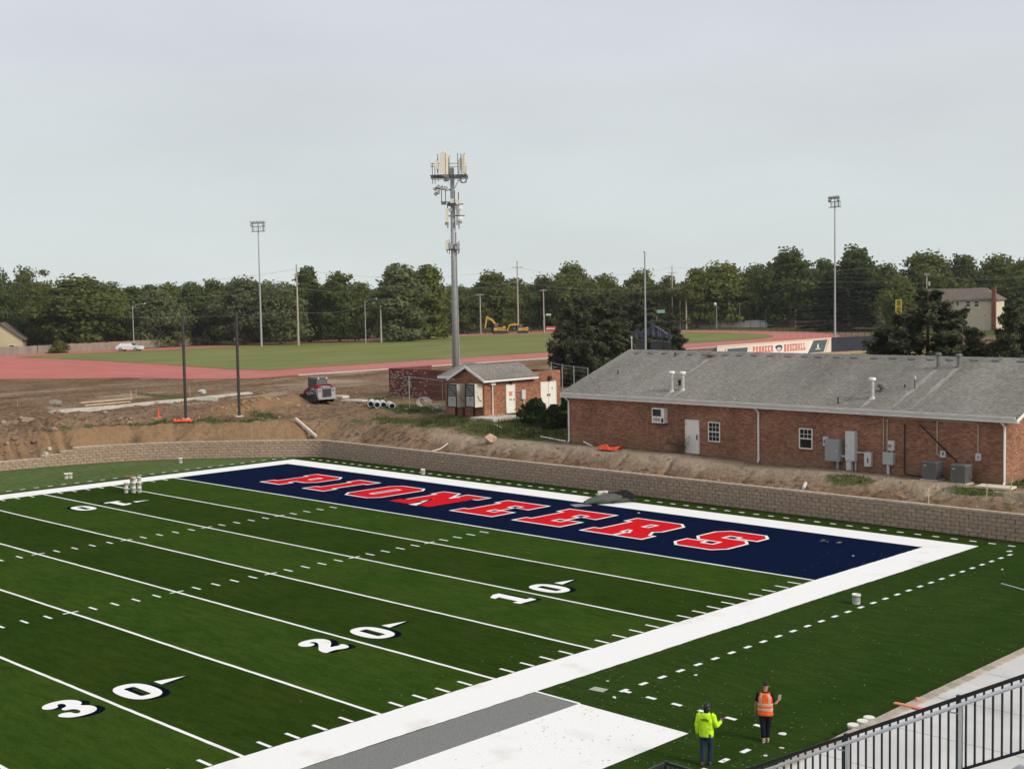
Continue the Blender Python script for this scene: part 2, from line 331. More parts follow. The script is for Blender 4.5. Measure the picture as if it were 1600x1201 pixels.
ca.data.foreach_set('color', np.stack([gm, np.clip(pale, 0, 1), np.clip(clay_groove_shade, 0, 1), np.ones_like(gm)], -1).reshape(-1).astype(np.float32))
def groundmat():
    m = bpy.data.materials.new('dirt_ground'); m.use_nodes = True; t = m.node_tree; n = t.nodes; l = t.links.new; b = n['Principled BSDF']
    b.inputs['Roughness'].default_value = .95; b.inputs['Specular IOR Level'].default_value = .0
    at_ = n.new('ShaderNodeAttribute'); at_.attribute_name = 'zone'; sp = n.new('ShaderNodeSeparateColor'); l(at_.outputs['Color'], sp.inputs[0])
    g = n.new('ShaderNodeNewGeometry')
    def noise(sc, d=6, st=None):
        x = n.new('ShaderNodeTexNoise'); x.inputs['Scale'].default_value = sc; x.inputs['Detail'].default_value = d; src = g.outputs['Position']
        if st:
            q = n.new('ShaderNodeMapping'); q.inputs['Scale'].default_value = st; l(src, q.inputs[0]); src = q.outputs[0]
        l(src, x.inputs['Vector']); return x.outputs[0]
    def mr(i, a, b_, c=0., d=1.):
        x = n.new('ShaderNodeMapRange'); x.inputs[1].default_value = a; x.inputs[2].default_value = b_; x.inputs[3].default_value = c; x.inputs[4].default_value = d; l(i, x.inputs[0]); return x.outputs[0]
    def mixc(f, a, c):
        x = n.new('ShaderNodeMix'); x.data_type = 'RGBA'; l(f, x.inputs[0])
        for i, q in ((6, a), (7, c)):
            if isinstance(q, tuple): x.inputs[i].default_value = (*q, 1)
            else: l(q, x.inputs[i])
        return x.outputs[2]
    def mad(a, k, c):
        x = n.new('ShaderNodeMath'); x.operation = 'MULTIPLY_ADD'; l(a, x.inputs[0]); x.inputs[1].default_value = k
        if isinstance(c, float): x.inputs[2].default_value = c
        else: l(c, x.inputs[2])
        return x.outputs[0]
    big = noise(.22); fine = noise(2.6, 8); vf = noise(11, 6); streak = noise(.5, 6, (.9, .18, 1))
    c = mixc(mr(big, .35, .65), (.158, .100, .060), (.255, .170, .107))
    c = mixc(mr(streak, .45, .62, 0, .6), c, (.30, .215, .148))
    c = mixc(mr(fine, .48, .66, 0, .85), c, (.078, .047, .028))
    c = mixc(mr(mad(fine, .5, mad(sp.outputs[2], 1., -.25)), .2, .7, 0, .8), c, (.285, .178, .095))
    c = mixc(mr(mad(vf, .7, mad(sp.outputs[1], 1., -.35)), .25, .75, 0, .9), c, (.36, .285, .205))
    c = mixc(mr(vf, .56, .68, 0, .45), c, (.06, .04, .026))
    gr = mixc(mr(vf, .35, .65), (.044, .066, .018), (.105, .125, .040))
    gr = mixc(mr(fine, .45, .7, 0, .7), gr, (.14, .125, .06))
    c = mixc(mr(mad(fine, .9, mad(sp.outputs[0], 1., -.45)), .30, .52), c, gr)
    l(c, b.inputs['Base Color'])
    bp = n.new('ShaderNodeBump'); bp.inputs['Strength'].default_value = .9; bp.inputs['Distance'].default_value = .22; l(mad(vf, .35, fine), bp.inputs['Height']); l(bp.outputs[0], b.inputs['Normal'])
    return m
me.materials.append(groundmat())
ground = link('ground', me, kind='structure')
# ------------------------------------------------------------------ the football field
W, HS, YD = 48.77, 18.288, .9144
def turfmat():
    m = bpy.data.materials.new('green_turf'); m.use_nodes = True; t = m.node_tree; n = t.nodes; l = t.links.new; b = n['Principled BSDF']
    b.inputs['Roughness'].default_value = .9; b.inputs['Specular IOR Level'].default_value = .0
    g = n.new('ShaderNodeNewGeometry'); s = n.new('ShaderNodeSeparateXYZ'); l(g.outputs['Position'], s.inputs[0])
    def math_(op, a, k=None):
        x = n.new('ShaderNodeMath'); x.operation = op; l(a, x.inputs[0])
        if k is not None:
            if isinstance(k, float): x.inputs[1].default_value = k
            else: l(k, x.inputs[1])
        return x.outputs[0]
    def noise(sc, d, st):
        q = n.new('ShaderNodeMapping'); q.inputs['Scale'].default_value = st; l(g.outputs['Position'], q.inputs[0])
        x = n.new('ShaderNodeTexNoise'); x.inputs['Scale'].default_value = sc; x.inputs['Detail'].default_value = d; l(q.outputs[0], x.inputs['Vector']); return x.outputs[0]
    # rolls of turf 5 yards wide laid across the field, each with its own nap
    wob = math_('MULTIPLY', noise(.15, 2, (1, 1, 1)), .5)
    band = math_('FLOOR', math_('DIVIDE', math_('ADD', s.outputs['Y'], .0), 4.572))
    wn = n.new('ShaderNodeTexWhiteNoise'); wn.noise_dimensions = '1D'; l(math_('MODULO', math_('ADD', band, 40.), 2.), wn.inputs['W'])
    par = math_('MODULO', math_('ADD', band, 40.), 2.)
    xin = math_('MULTIPLY', math_('GREATER_THAN', s.outputs['X'], -1.9), math_('LESS_THAN', s.outputs['X'], 50.65))
    tone = n.new('ShaderNodeMapRange'); tone.inputs[3].default_value = .86; tone.inputs[4].default_value = 1.16; l(par, tone.inputs[0])
    def sc(v, f):
        x = n.new('ShaderNodeVectorMath'); x.operation = 'SCALE'; l(v, x.inputs[0]); l(f, x.inputs['Scale']); return x.outputs[0]
    def rgbmix(f, a, c):
        x = n.new('ShaderNodeMix'); x.data_type = 'RGBA'; l(f, x.inputs[0])
        for i, q in ((6, a), (7, c)):
            if isinstance(q, tuple): x.inputs[i].default_value = (*q, 1)
            else: l(q, x.inputs[i])
        return x.outputs[2]
    def mr(i, a, b_, c, d):
        x = n.new('ShaderNodeMapRange'); x.inputs[1].default_value = a; x.inputs[2].default_value = b_; x.inputs[3].default_value = c; x.inputs[4].default_value = d; l(i, x.inputs[0]); return x.outputs[0]
    inner = sc(rgbmix(mr(noise(.3, 4, (1, 1, 1)), .35, .65, 0, 1), (.0225, .0480, .0058), (.031, .0545, .0072)), tone.outputs[0])
    outer = rgbmix(mr(noise(.25, 4, (1, .4, 1)), .35, .65, 0, 1), (.0205, .0435, .0072), (.029, .053, .0098))
    left = rgbmix(mr(noise(.25, 4, (1, .4, 1)), .35, .65, 0, 1), (.074, .108, .036), (.095, .128, .046))
    lm = mr(s.outputs['X'], -3.4, -1.9, 1, 0); 
    c = rgbmix(xin, outer, inner); c = rgbmix(lm, c, left)
    c = sc(c, mr(noise(1.6, 6, (.6, 2.2, 1)), .3, .7, .82, 1.2))
    c = sc(c, mr(noise(30, 4, (1, 1, 1)), .3, .7, .62, 1.42)); c = sc(c, mr(noise(7, 5, (1, 1, 1)), .3, .7, .86, 1.15))
    l(c, b.inputs['Base Color'])
    bp = n.new('ShaderNodeBump'); bp.inputs['Strength'].default_value = .6; bp.inputs['Distance'].default_value = .03; l(noise(22, 4, (1, 1, 1)), bp.inputs['Height']); l(bp.outputs[0], b.inputs['Normal'])
    return m
field = MB().quad((-30, -140, 0), (59.97, -140, 0), (59.97, 13.3, 0), (-30, 13.3, 0)).build('football_field', turfmat(), kind='structure')
def paint(name, col, var=.07, dirt=None):
    return M(name, col, .8, var, 26, bump=.35, bscale=40, spec=.0, col2=dirt, c2=(.58, .80), c2scale=.6)
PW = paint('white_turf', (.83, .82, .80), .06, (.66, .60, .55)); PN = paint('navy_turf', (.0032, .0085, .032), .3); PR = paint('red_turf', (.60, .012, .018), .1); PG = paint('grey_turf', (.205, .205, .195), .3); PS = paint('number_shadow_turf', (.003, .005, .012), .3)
_z = [0.]
def sheet(name, x0, x1, y0, y1, mat, z, parent=None, **kw):
    return MB().quad((x0, y0, z), (x1, y0, z), (x1, y1, z), (x0, y1, z)).build(name, mat, parent or field, **kw)
vs = []
for i in range(401):
    y = -80+89.144*i/400; vs += [(W+rnd.uniform(-.014, .014)+.05*(float(noise2(y*.3, 1, 4))-.5), y, .008), (50.6+rnd.uniform(-.014, .014)+.05*(float(noise2(y*.3, 7, 4))-.5), y, .008)]
MB().add(vs, [(2*i, 2*i+1, 2*i+3, 2*i+2) for i in range(400)]).build('sideline_border', PW, field, label='wide white border along the near sideline')
sheet('sideline_border', -1.83, 0, -60, 9.144, PW, .008, label='white border along the far sideline')
sheet('end_line_border', -1.83, 50.6, 9.144, 10.97, PW, .008, label='white border behind the end zone')
ez = sheet('end_zone', 0, W, .06, 9.144, PN, .004, label='navy end zone')
for k in range(11):
    wd = .062 if k else .07
    vs = []; ph = rnd.uniform(0, 50)
    for i in range(121):
        x = W*i/120; o_ = .05*(float(fbm(x*.22+ph, k, 2, 6))-.5); vs += [(x, -4.572*k+o_-wd+rnd.uniform(-.008, .008), .008), (x, -4.572*k+o_+wd+rnd.uniform(-.008, .008), .008)]
    MB().add(vs, [(2*i, 2*i+2, 2*i+3, 2*i+1) for i in range(120)]).build('yard_line', PW, field)
hm = MB().quad((-.31, -.055, 0), (.31, -.055, 0), (.31, .055, 0), (-.31, .055, 0)).mesh('hash_mark', PW)
dm = MB().quad((-.17, -.075, 0), (.17, -.075, 0), (.17, .075, 0), (-.17, .075, 0)).mesh('dash_mark', PW)
for y in range(1, 36):
    for x in (HS, W-HS, W-.36, .36):
        if y % 5: link('hash_mark', hm, field, (x, -y*YD, .008))
        elif x in (HS, W-HS): link('hash_mark', hm, field, (x, -y*YD, .012), R(90))
for i in range(30): link('dash_mark', dm, field, (52.5, 9.95-i*.914, .006), R(90))
for i in range(6): link('dash_mark', dm, field, (52.62+i*.935, -16.6, .008), 0)
for i in range(26): link('dash_mark', dm, field, (58.13, -18.48-i*.93, .006), R(90))
for i in range(58): link('dash_mark', dm, field, (51.7-i*.92, 11.94, .006), 0)
for i in range(32): link('dash_mark', dm, field, (-3.1, 11.1-i*.914, .006), R(90))
sheet('coach_box', 50.63, 52.35, -60, -18.42, PG, .006, label='grey strip of the coaching box')
sheet('coach_box', 52.35, 56.24, -60, -18.38, PW, .010, label='white team area beside the grey strip')
sheet('coach_box_line', 50.6, 52.35, -18.42, -18.32, PW, .010)
def shape(contours, off=0.):
    cu = bpy.data.curves.new('c', 'CURVE'); cu.dimensions = '2D'; cu.fill_mode = 'BOTH'; cu.offset = off
    for c in contours:
        sp = cu.splines.new('POLY'); sp.points.add(len(c)-1); sp.use_cyclic_u = True
        for p, q in zip(sp.points, c): p.co = (q[0], q[1], 0, 1)
    o = bpy.data.objects.new('c', cu); COL.objects.link(o); dg = bpy.context.evaluated_depsgraph_get(); m_ = bpy.data.meshes.new_from_object(o.evaluated_get(dg))
    bpy.data.objects.remove(o); vs = [tuple(v.co) for v in m_.vertices]; fs = [tuple(p.vertices) for p in m_.polygons]; bpy.data.meshes.remove(m_); return vs, fs
def r4(x0, y0, x1, y1): return [(x0, y0), (x1, y0), (x1, y1), (x0, y1)]
GL = {
 'P': (8, [[(0, 0), (5, 0), (5, 2), (4, 2), (4, 3.5), (6.7, 3.5), (8, 4.8), (8, 8.7), (6.7, 10), (0, 10), (0, 8), (1, 8), (1, 2), (0, 2)], r4(4, 5.6, 5.2, 7.9)]),
 'I': (5, [[(0, 0), (5, 0), (5, 2), (4, 2), (4, 8), (5, 8), (5, 10), (0, 10), (0, 8), (1, 8), (1, 2), (0, 2)]]),
 'O': (8, [[(1.3, 0), (6.7, 0), (8, 1.3), (8, 8.7), (6.7, 10), (1.3, 10), (0, 8.7), (0, 1.3)], r4(3.3, 2.4, 4.7, 7.6)]),
 'N': (9.8, [[(0, 0), (4.5, 0), (4.5, 2), (3.7, 2), (3.7, 5.2), (6.8, 0), (9, 0), (9, 8), (9.8, 8), (9.8, 10), (5.3, 10), (5.3, 8), (6.1, 8), (6.1, 5.2), (3.2, 10), (0, 10), (0, 8), (1, 8), (1, 2), (0, 2)]]),
 'E': (8, [[(0, 0), (8, 0), (8, 3.6), (5.9, 3.6), (5.9, 2.3), (4.1, 2.3), (4.1, 4), (5.2, 4), (5.2, 6), (4.1, 6), (4.1, 7.7), (5.9, 7.7), (5.9, 6.4), (8, 6.4), (8, 10), (0, 10), (0, 8), (1, 8), (1, 2), (0, 2)]]),
 'R': (9, [[(0, 0), (4.6, 0), (4.6, 2), (4, 2), (4, 3.6), (4.7, 3.6), (5.6, 2), (5.2, 2), (5.2, 0), (9, 0), (9, 2), (8.3, 2), (7.2, 4), (8, 4.8), (8, 8.7), (6.7, 10), (0, 10), (0, 8), (1, 8), (1, 2), (0, 2)], r4(4, 5.8, 5.2, 7.9)]),
 'S': (8, [[(1.3, 0), (6.7, 0), (8, 1.3), (8, 4.8), (6.8, 6), (3, 6), (3, 7.7), (5.2, 7.7), (5.2, 6.9), (8, 6.9), (8, 8.7), (6.7, 10), (1.3, 10), (0, 8.7), (0, 5.4), (1.3, 4.1), (5, 4.1), (5, 2.3), (2.8, 2.3), (2.8, 3.2), (0, 3.2), (0, 1.3)]]),
 'B': (8, [[(0, 0), (6.7, 0), (8, 1.3), (8, 4.2), (7.2, 5), (8, 5.8), (8, 8.7), (6.7, 10), (0, 10), (0, 8), (1, 8), (1, 2), (0, 2)], r4(4, 2.2, 5.2, 4.1), r4(4, 5.9, 5.2, 7.8)]),
 'A': (9, [[(0, 0), (3.8, 0), (3.8, 2), (3.4, 2), (3.4, 3.4), (5.6, 3.4), (5.6, 2), (5.2, 2), (5.2, 0), (9, 0), (9, 2), (8.2, 2), (8.2, 8.7), (6.9, 10), (2.1, 10), (.8, 8.7), (.8, 2), (0, 2)], r4(3.4, 5.4, 5.6, 7.8)]),
 'L': (8, [[(0, 0), (8, 0), (8, 3.6), (6, 3.6), (6, 2.2), (4, 2.2), (4, 8), (5, 8), (5, 10), (0, 10), (0, 8), (1, 8), (1, 2), (0, 2)]])}
def ell(cx, cy, a, b, n=28, p=2.4):
    o = []
    for k in range(n):
        t = 2*math.pi*k/n; c, s = math.cos(t), math.sin(t)
        o.append((cx+a*math.copysign(abs(c)**(2/p), c), cy+b*math.copysign(abs(s)**(2/p), s)))
    return o
GD = {'0': [ell(3.15, 5, 3.15, 5), [(2.2, 2.4), (2.5, 2.1), (3.8, 2.1), (4.1, 2.4), (4.1, 7.6), (3.8, 7.9), (2.5, 7.9), (2.2, 7.6)]],
 '1': [[(.7, 0), (5.7, 0), (5.9, 1.9), (4.5, 1.9), (4.5, 10), (2.7, 10), (.5, 8.5), (.5, 7), (2.0, 7.4), (2.0, 1.9), (.5, 1.9)]],
 '2': [chaikin([(.2, 0), (1.5, .5), (3, .6), (4.4, 0), (5.6, .1), (6.2, 1.2), (6.2, 2.9), (5.6, 2.9), (5.2, 2.4), (4, 2.6), (3.2, 2.7), (4.8, 4.4), (6.1, 6.2), (6.2, 8), (5.2, 9.5), (3.3, 10), (1.2, 9.5), (.1, 8.2), (.1, 6.9), (1, 5.9), (2.3, 6.1), (2.9, 7), (2.5, 8), (3.2, 8.3), (3.7, 7.8), (3.5, 6.6), (2.2, 4.7), (.4, 2.5)], 2, True)],
 '3': [chaikin([(.2, 1.7), (1.4, .3), (3.2, 0), (5.2, .4), (6.4, 2), (6.3, 4), (5, 5.2), (6.1, 6.2), (6.1, 8), (5, 9.6), (3.1, 10), (1.2, 9.6), (.2, 8.3), (.2, 7.2), (1.2, 6.5), (2.4, 6.9), (2.6, 7.9), (3.1, 8.4), (3.7, 8), (3.7, 7), (3.2, 6.1), (2.1, 5.7), (2.1, 4.5), (3.4, 4.3), (3.9, 3.2), (3.6, 2), (3, 1.6), (2.5, 2.1), (2.4, 3.1), (1.2, 3.6), (.1, 2.9)], 2, True)]}
def flat(name, vf, f, z, mat, parent=field, **kw):
    vs, fs = vf; mb = MB().add([(*f(v[0], v[1]), z) for v in vs], fs); o = mb.build(name, mat, parent, **kw)
    return o
# team name in the end zone
for ch, x0, x1 in zip('PIONEERS', (6.15, 10.7, 14.45, 18.8, 24.2, 29.0, 33.75, 39.2), (9.5, 12.9, 17.65, 22.9, 27.6, 32.5, 37.8, 42.35)):
    wd, cs = GL[ch]; sx = (x1-x0-.3)/wd; sy = .435
    g_ = [[(p[0]*sx, p[1]*sy) for p in c] for c in cs]
    f = lambda x, y, x0=x0: (x0+.15+x, 2.62+y)
    o = flat('letter', shape(g_), f, .012, PR, label='red letter %s in the navy end zone' % ch)
    flat('letter_outline', shape(g_, .145), f, .008, PW, o)
# yard numbers: tops point to midfield on the near side, mirrored on the far side
def number(d, yl, near):
    u = .186
    for k, ch in enumerate(d):
        c0 = (-1.70, .50)[k]
        cs = [[(p[0]*.185+c0, p[1]*u) for p in c] for c in GD[ch]]
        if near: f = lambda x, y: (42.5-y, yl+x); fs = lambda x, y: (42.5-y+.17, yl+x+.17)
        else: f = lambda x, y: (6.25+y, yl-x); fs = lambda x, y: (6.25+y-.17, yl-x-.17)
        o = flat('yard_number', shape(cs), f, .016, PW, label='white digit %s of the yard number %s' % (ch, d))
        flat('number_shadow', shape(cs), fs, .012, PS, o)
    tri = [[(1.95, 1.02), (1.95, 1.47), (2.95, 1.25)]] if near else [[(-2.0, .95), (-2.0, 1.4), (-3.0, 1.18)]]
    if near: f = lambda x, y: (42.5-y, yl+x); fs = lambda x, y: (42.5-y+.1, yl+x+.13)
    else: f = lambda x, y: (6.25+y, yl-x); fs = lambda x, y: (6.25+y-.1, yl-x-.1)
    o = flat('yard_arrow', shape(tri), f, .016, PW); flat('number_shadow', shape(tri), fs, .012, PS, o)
for d, k in (('10', 2), ('20', 4), ('30', 6)):
    number(d, -4.572*k, True)
    if k < 4: number(d, -4.572*k, False)
# ------------------------------------------------------------------ walkway, kerb at the near side
MB().quad((60.2, -140, .42), (150, -140, .42), (150, 13.02, .42), (60.2, 13.02, .42)).build('walkway', M('walkway_concrete', (.56, .55, .53), .85, .08, .9, bump=.15, bscale=30, col2=(.44, .43, .41), c2=(.58, .72), c2scale=.35), kind='structure')
kerb = thing('block_kerb', 'low kerb of tan stone blocks between the turf and the pale walkway', 'kerb', (60.1, -4, 0))
kb = MB().box(-.15, .15, -.222, .222, 0, .45).mesh('kerb_block', M('kerb_stone', (.40, .34, .275), .9, .2, 6, bump=.4, objrand=.16))
for i in range(104): link('kerb_block', kb, kerb, (rnd.uniform(-.008, .008), 16.78-i*.45, 0))
MB(True).box(60.0, 60.2, -33, 12.9, -.05, .43).build('kerb_bed', CONCD, kerb)
wj = M('joint_grey', (.30, .29, .28), .9, .1)  # darker grey for the joint lines across the walkway
for i in range(14):
    MB().quad((60.27, 9-i*3.05, .424), (65, 9-i*3.05, .424), (65, 9.02-i*3.05, .424), (60.27, 9.02-i*3.05, .424)).build('walkway_joint', wj, kind='structure')
# ------------------------------------------------------------------ retaining wall
rw = thing('retaining_wall', 'long tan concrete block wall with cap stones curving behind the end zone', 'wall', (20, 13.05, 0))
pts = resample([(84., 13.05)]+WP[1:], BL); tg = np.gradient(pts, axis=0)
BLK = M('split_face_block', (.355, .262, .190), .95, .24, 5, bump=1., bscale=28, objrand=.12); CAPM = M('cap_stone', (.43, .345, .265), .9, .18, 6, bump=.4, objrand=.1)
def blockmesh(g):
    bm = bmesh.new(); x, z = BL/2-.004, BH-.006
    vs = []
    for a in (-1, 1):
        for b_ in (0, 1): vs.append((a*x, .02, b_*z))
    fr = [(a*(x-.018), -.012-g.uniform(0, .012), .014+b_*(z-.028)) for a in (-1, 1) for b_ in (0, 1)]
    V0 = vs+fr+[(0, -.026-g.uniform(0, .012), z*.5)]
    F0 = [(0, 2, 6, 4), (2, 3, 7, 6), (3, 1, 5, 7), (1, 0, 4, 5), (4, 6, 8), (6, 7, 8), (7, 5, 8), (5, 4, 8)]
    bm.free(); return V0, F0
vars_ = []
for i in range(6):
    V0, F0 = blockmesh(rnd); vars_.append((V0, F0, MB().add(V0, F0).mesh('block', BLK)))
capm = MB().box(-BL/2+.004, BL/2-.004, -.045, .3, 0, .095).mesh('cap_stone', CAPM)
rest = MB(True); core = MB(True); cand = []; off0 = wl(rw)
for i in range(1, len(pts)-1):
    p = pts[i]; t = tg[i]/np.hypot(*tg[i]); rz = math.atan2(-t[1], -t[0])   # local +x along the wall, local -y faces the field
    nC = int(ncourse(p[0], p[1])); din = CP[:2]-p; dist = np.hypot(*din)
    nv = np.array([-math.sin(rz), math.cos(rz)]); ct = np.array([math.cos(rz), math.sin(rz)])
    for c in range(nC):
        q = p+ct*(BL/2 if c % 2 else 0)
        cand.append((dist, (q[0], q[1], c*BH), rz))
    link('cap_stone', capm, rw, (p[0]-off0[0], p[1]-off0[1], nC*BH-off0[2]), rz)
    Mx = TM((p[0], p[1], 0), rz); core.box(-BL*.62, BL*.62, .012, .28, -.05, nC*BH-.003, Mx)
cand.sort(key=lambda a: a[0])
for i, (ds_, loc, rz) in enumerate(cand):
    if i < 290: link('block', vars_[rnd.randrange(6)][2], rw, (loc[0]-off0[0], loc[1]-off0[1], loc[2]-off0[2]), rz)
    else:
        V0, F0, _ = vars_[rnd.randrange(6)]; Mx = TM(loc, rz); rest.add([Mx @ Vector(v) for v in V0], F0)
o = rest.build('block_courses', BLK, rw); o['kind'] = 'stuff'
core.build('wall_core', M('wall_mortar', (.30, .222, .162), .95), rw)
# ------------------------------------------------------------------ athletic track behind (ground there is flat at 2.97)
TZ = 3.0
TRK = M('red_track', (.44, .125, .100), .9, .08, .5, col2=(.45, .145, .118), c2scale=.12, c2=(.45, .6)); INF = M('infield_grass', (.142, .160, .031), .95, .16, .35, stretch=(1, .25, 1), col2=(.175, .175, .048), c2scale=.12, c2=(.45, .65))
LINEW = M('track_line', (.62, .52, .46), .9, .1)
def arc(cx, cy, r, a0, a1, n=28): return [(cx+r*math.cos(R(a0+(a1-a0)*k/n)), cy+r*math.sin(R(a0+(a1-a0)*k/n))) for k in range(n+1)]
nearcut = [tuple(at(u, v, TZ)[:2]) for u, v in ((-60, 593), (0, 592), (100, 591.5), (200, 590), (300, 592), (400, 591))]
tp = nearcut+[(-46.6, 45), (-46.6, 150)]+arc(-96, 150, 49.4, 0, 180)+[(-145, 150), (-143, 40), (-135, 10)]
track = MB().add([(x, y, TZ) for x, y in tp], [tuple(range(len(tp)))]).build('running_track', TRK, kind='structure')
gpz = [tuple(at(u, v, TZ)[:2]) for u, v in ((25, 558), (125, 562), (250, 569), (350, 576.5), (420, 578.5))]+[(-58.6, 60), (-59, 150)]+arc(-96, 150, 37, 0, 180, 24)+[(-133, 150), (-133, 55)]
MB().add([(x, y, TZ+.03) for x, y in gpz], [tuple(range(len(gpz)))]).build('infield', INF, kind='structure')
def strip(pts, wd, z, name, mat, parent=None, **kw):
    pts = [np.array(p, float) for p in pts]; vs = []
    for i, p in enumerate(pts):
        t = pts[min(i+1, len(pts)-1)]-pts[max(i-1, 0)]; t = t/np.hypot(*t); n = np.array([-t[1], t[0]])*wd/2
        vs += [(*(p+n), z), (*(p-n), z)]
    return MB().add(vs, [(2*i, 2*i+1, 2*i+3, 2*i+2) for i in range(len(pts)-1)]).build(name, mat, parent, **kw)
for k in range(9):
    r = 37.35+k*1.22
    strip([(-96+r, 52), (-96+r, 150)]+arc(-96, 150, r, 0, 180, 40)+[(-96-r, 150), (-96-r, 40)], .07, TZ+.012, 'lane_line', LINEW, track)
for a, b in (((240, 577), (420, 585)), ((300, 586), (460, 584)), ((330, 582), (440, 588)), ((60, 566), (230, 578)), ((175, 582), (225, 584))):
    strip([at(*a, TZ)[:2], at(*b, TZ)[:2]], .09, TZ+.012, 'lane_line', LINEW, track)
kerb_t = MB(); kerb_t.box(-46.55, -46.0, 44, 98, 2.9, 3.06).build('track_edge', CONCD, kind='structure')
MB().box(-46.5, -46.0, 100, 150, 2.9, 3.06).build('track_edge', CONCD, kind='structure')
# ------------------------------------------------------------------ large brick building
BR1 = brickmat('red_brick', (.325, .142, .080), (.220, .094, .056), (.30, .22, .16))
BR2 = brickmat('shed_brick', (.36, .145, .074), (.26, .098, .052), (.30, .22, .16))
BR3 = brickmat('dark_brick', (.19, .062, .044), (.135, .044, .034), (.16, .10, .08))
def roofmat():
    m = bpy.data.materials.new('grey_shingles'); m.use_nodes = True; t = m.node_tree; n = t.nodes; l = t.links.new; b = n['Principled BSDF']; b.inputs['Roughness'].default_value = .95; b.inputs['Specular IOR Level'].default_value = .1
    g = n.new('ShaderNodeNewGeometry'); 
    def noise(sc, d, st):
        q = n.new('ShaderNodeMapping'); q.inputs['Scale'].default_value = st; l(g.outputs['Position'], q.inputs[0])
        x = n.new('ShaderNodeTexNoise'); x.inputs['Scale'].default_value = sc; x.inputs['Detail'].default_value = d; l(q.outputs[0], x.inputs['Vector']); return x.outputs[0]
    def mr(i, a, b_, c, d):
        x = n.new('ShaderNodeMapRange'); x.inputs[1].default_value = a; x.inputs[2].default_value = b_; x.inputs[3].default_value = c; x.inputs[4].default_value = d; l(i, x.inputs[0]); return x.outputs[0]
    def sc(v, f):
        x = n.new('ShaderNodeVectorMath'); x.operation = 'SCALE'; l(v, x.inputs[0]); l(f, x.inputs['Scale']); return x.outputs[0]
    br = n.new('ShaderNodeTexBrick'); q = n.new('ShaderNodeMapping'); l(g.outputs['Position'], q.inputs[0]); l(q.outputs[0], br.inputs['Vector'])
    br.inputs['Scale'].default_value = 1; br.inputs['Brick Width'].default_value = .3; br.inputs['Row Height'].default_value = .135; br.inputs['Mortar Size'].default_value = .012
    br.inputs['Color1'].default_value = (.208, .193, .167, 1); br.inputs['Color2'].default_value = (.268, .249, .217, 1); br.inputs['Mortar'].default_value = (.10, .095, .09, 1)
    c = sc(br.outputs[0], mr(noise(.35, 5, (1, .25, .25)), .3, .7, .82, 1.18)); c = sc(c, mr(noise(5, 6, (1, 1, 1)), .3, .7, .78, 1.22)); c = sc(c, mr(noise(1.1, 4, (1, .15, .15)), .3, .7, .93, 1.08))
    l(c, b.inputs['Base Color']); bp = n.new('ShaderNodeBump'); bp.inputs['Strength'].default_value = .5; bp.inputs['Distance'].default_value = .012; bp.invert = True; l(br.outputs['Fac'], bp.inputs['Height']); l(bp.outputs[0], b.inputs['Normal'])
    return m
SHN = roofmat()
X0, X1, YF, YB, ZE, ZR, YR = 19.2, 48.62, 18., 31.4, 5.0, 7.87, 24.7
bb = thing('brick_building', 'long single storey red brick building under a grey shingle gable roof', 'building', (34, 18, 1.9))
mb = MB(True); mb.box(X0, X1, YF, YB, .9, ZE)
for x in (X0+.001, X1-.001):
    pass
gv = [(X0, YF, ZE-.001), (X0, YB, ZE-.001), (X0, YR, ZR-.14), (X1, YF, ZE-.001), (X1, YB, ZE-.001), (X1, YR, ZR-.14)]
mb.add(gv, [(0, 2, 1), (3, 4, 5)]); mb.build('wall', BR1, bb)
EX0, EX1, EY0, EY1 = 18.85, 49.5, 17.5, 31.9
sl_ = (ZR-5.33)/(YR-EY0)
def rz_(y): return 5.33+(y-EY0)*sl_ if y <= YR else ZR-(y-YR)*sl_
rf = MB(True)
rf.add([(EX0, EY0, rz_(EY0)), (EX1, EY0, rz_(EY0)), (EX1, YR, ZR), (EX0, YR, ZR), (EX1, EY1, rz_(EY1)), (EX0, EY1, rz_(EY1)),
        (EX0, EY0, rz_(EY0)-.09), (EX1, EY0, rz_(EY0)-.09), (EX1, YR, ZR-.09), (EX0, YR, ZR-.09), (EX1, EY1, rz_(EY1)-.09), (EX0, EY1, rz_(EY1)-.09)],
       [(0, 1, 2, 3), (3, 2, 4, 5), (6, 9, 8, 7), (9, 11, 10, 8), (0, 6, 7, 1), (5, 4, 10, 11), (0, 3, 9, 6), (3, 5, 11, 9), (1, 7, 8, 2), (2, 8, 10, 4)])
roof = rf.build('roof', SHN, bb)
MB(True).box(EX0+.06, EX1-.02, EY0-.02, EY0+.03, 5.02, 5.235).build('fascia', TRIM, bb)
MB(True).box(EX0+.06, EX1-.06, EY0+.03, YF, 5.0, 5.03).build('soffit', M('soffit_paint', (.5, .49, .46), .8, .06), bb)
MB(True).prism([(EX0+.1, 5.215), (EX0+.1, 5.33), (EX1-.1, 5.33), (EX1-.1, 5.215)], EY0-.13, EY0-.022).build('gutter', M('gutter_paint', (.60, .58, .54), .5, .12, 1.5), bb)
for x, s in ((EX0, 1), (EX1, -1)):
    mb = MB(True)
    for ya, yb in ((EY0, YR), (EY1, YR)):
        a0 = np.array([x, ya, rz_(ya)-.10]); a1 = np.array([x, yb, ZR-.10])
        vs = [a0, a1, a1-[0, 0, .2], a0-[0, 0, .2]]; vs += [v+np.array([.04*s, 0, 0]) for v in vs]
        mb.add(vs, [(0, 1, 2, 3), (4, 7, 6, 5), (0, 4, 5, 1), (2, 6, 7, 3), (1, 5, 6, 2), (0, 3, 7, 4)])
    mb.build('bargeboard', TRIM, bb)
def fpt(u, v, y=YF): return atY(u, v, y)
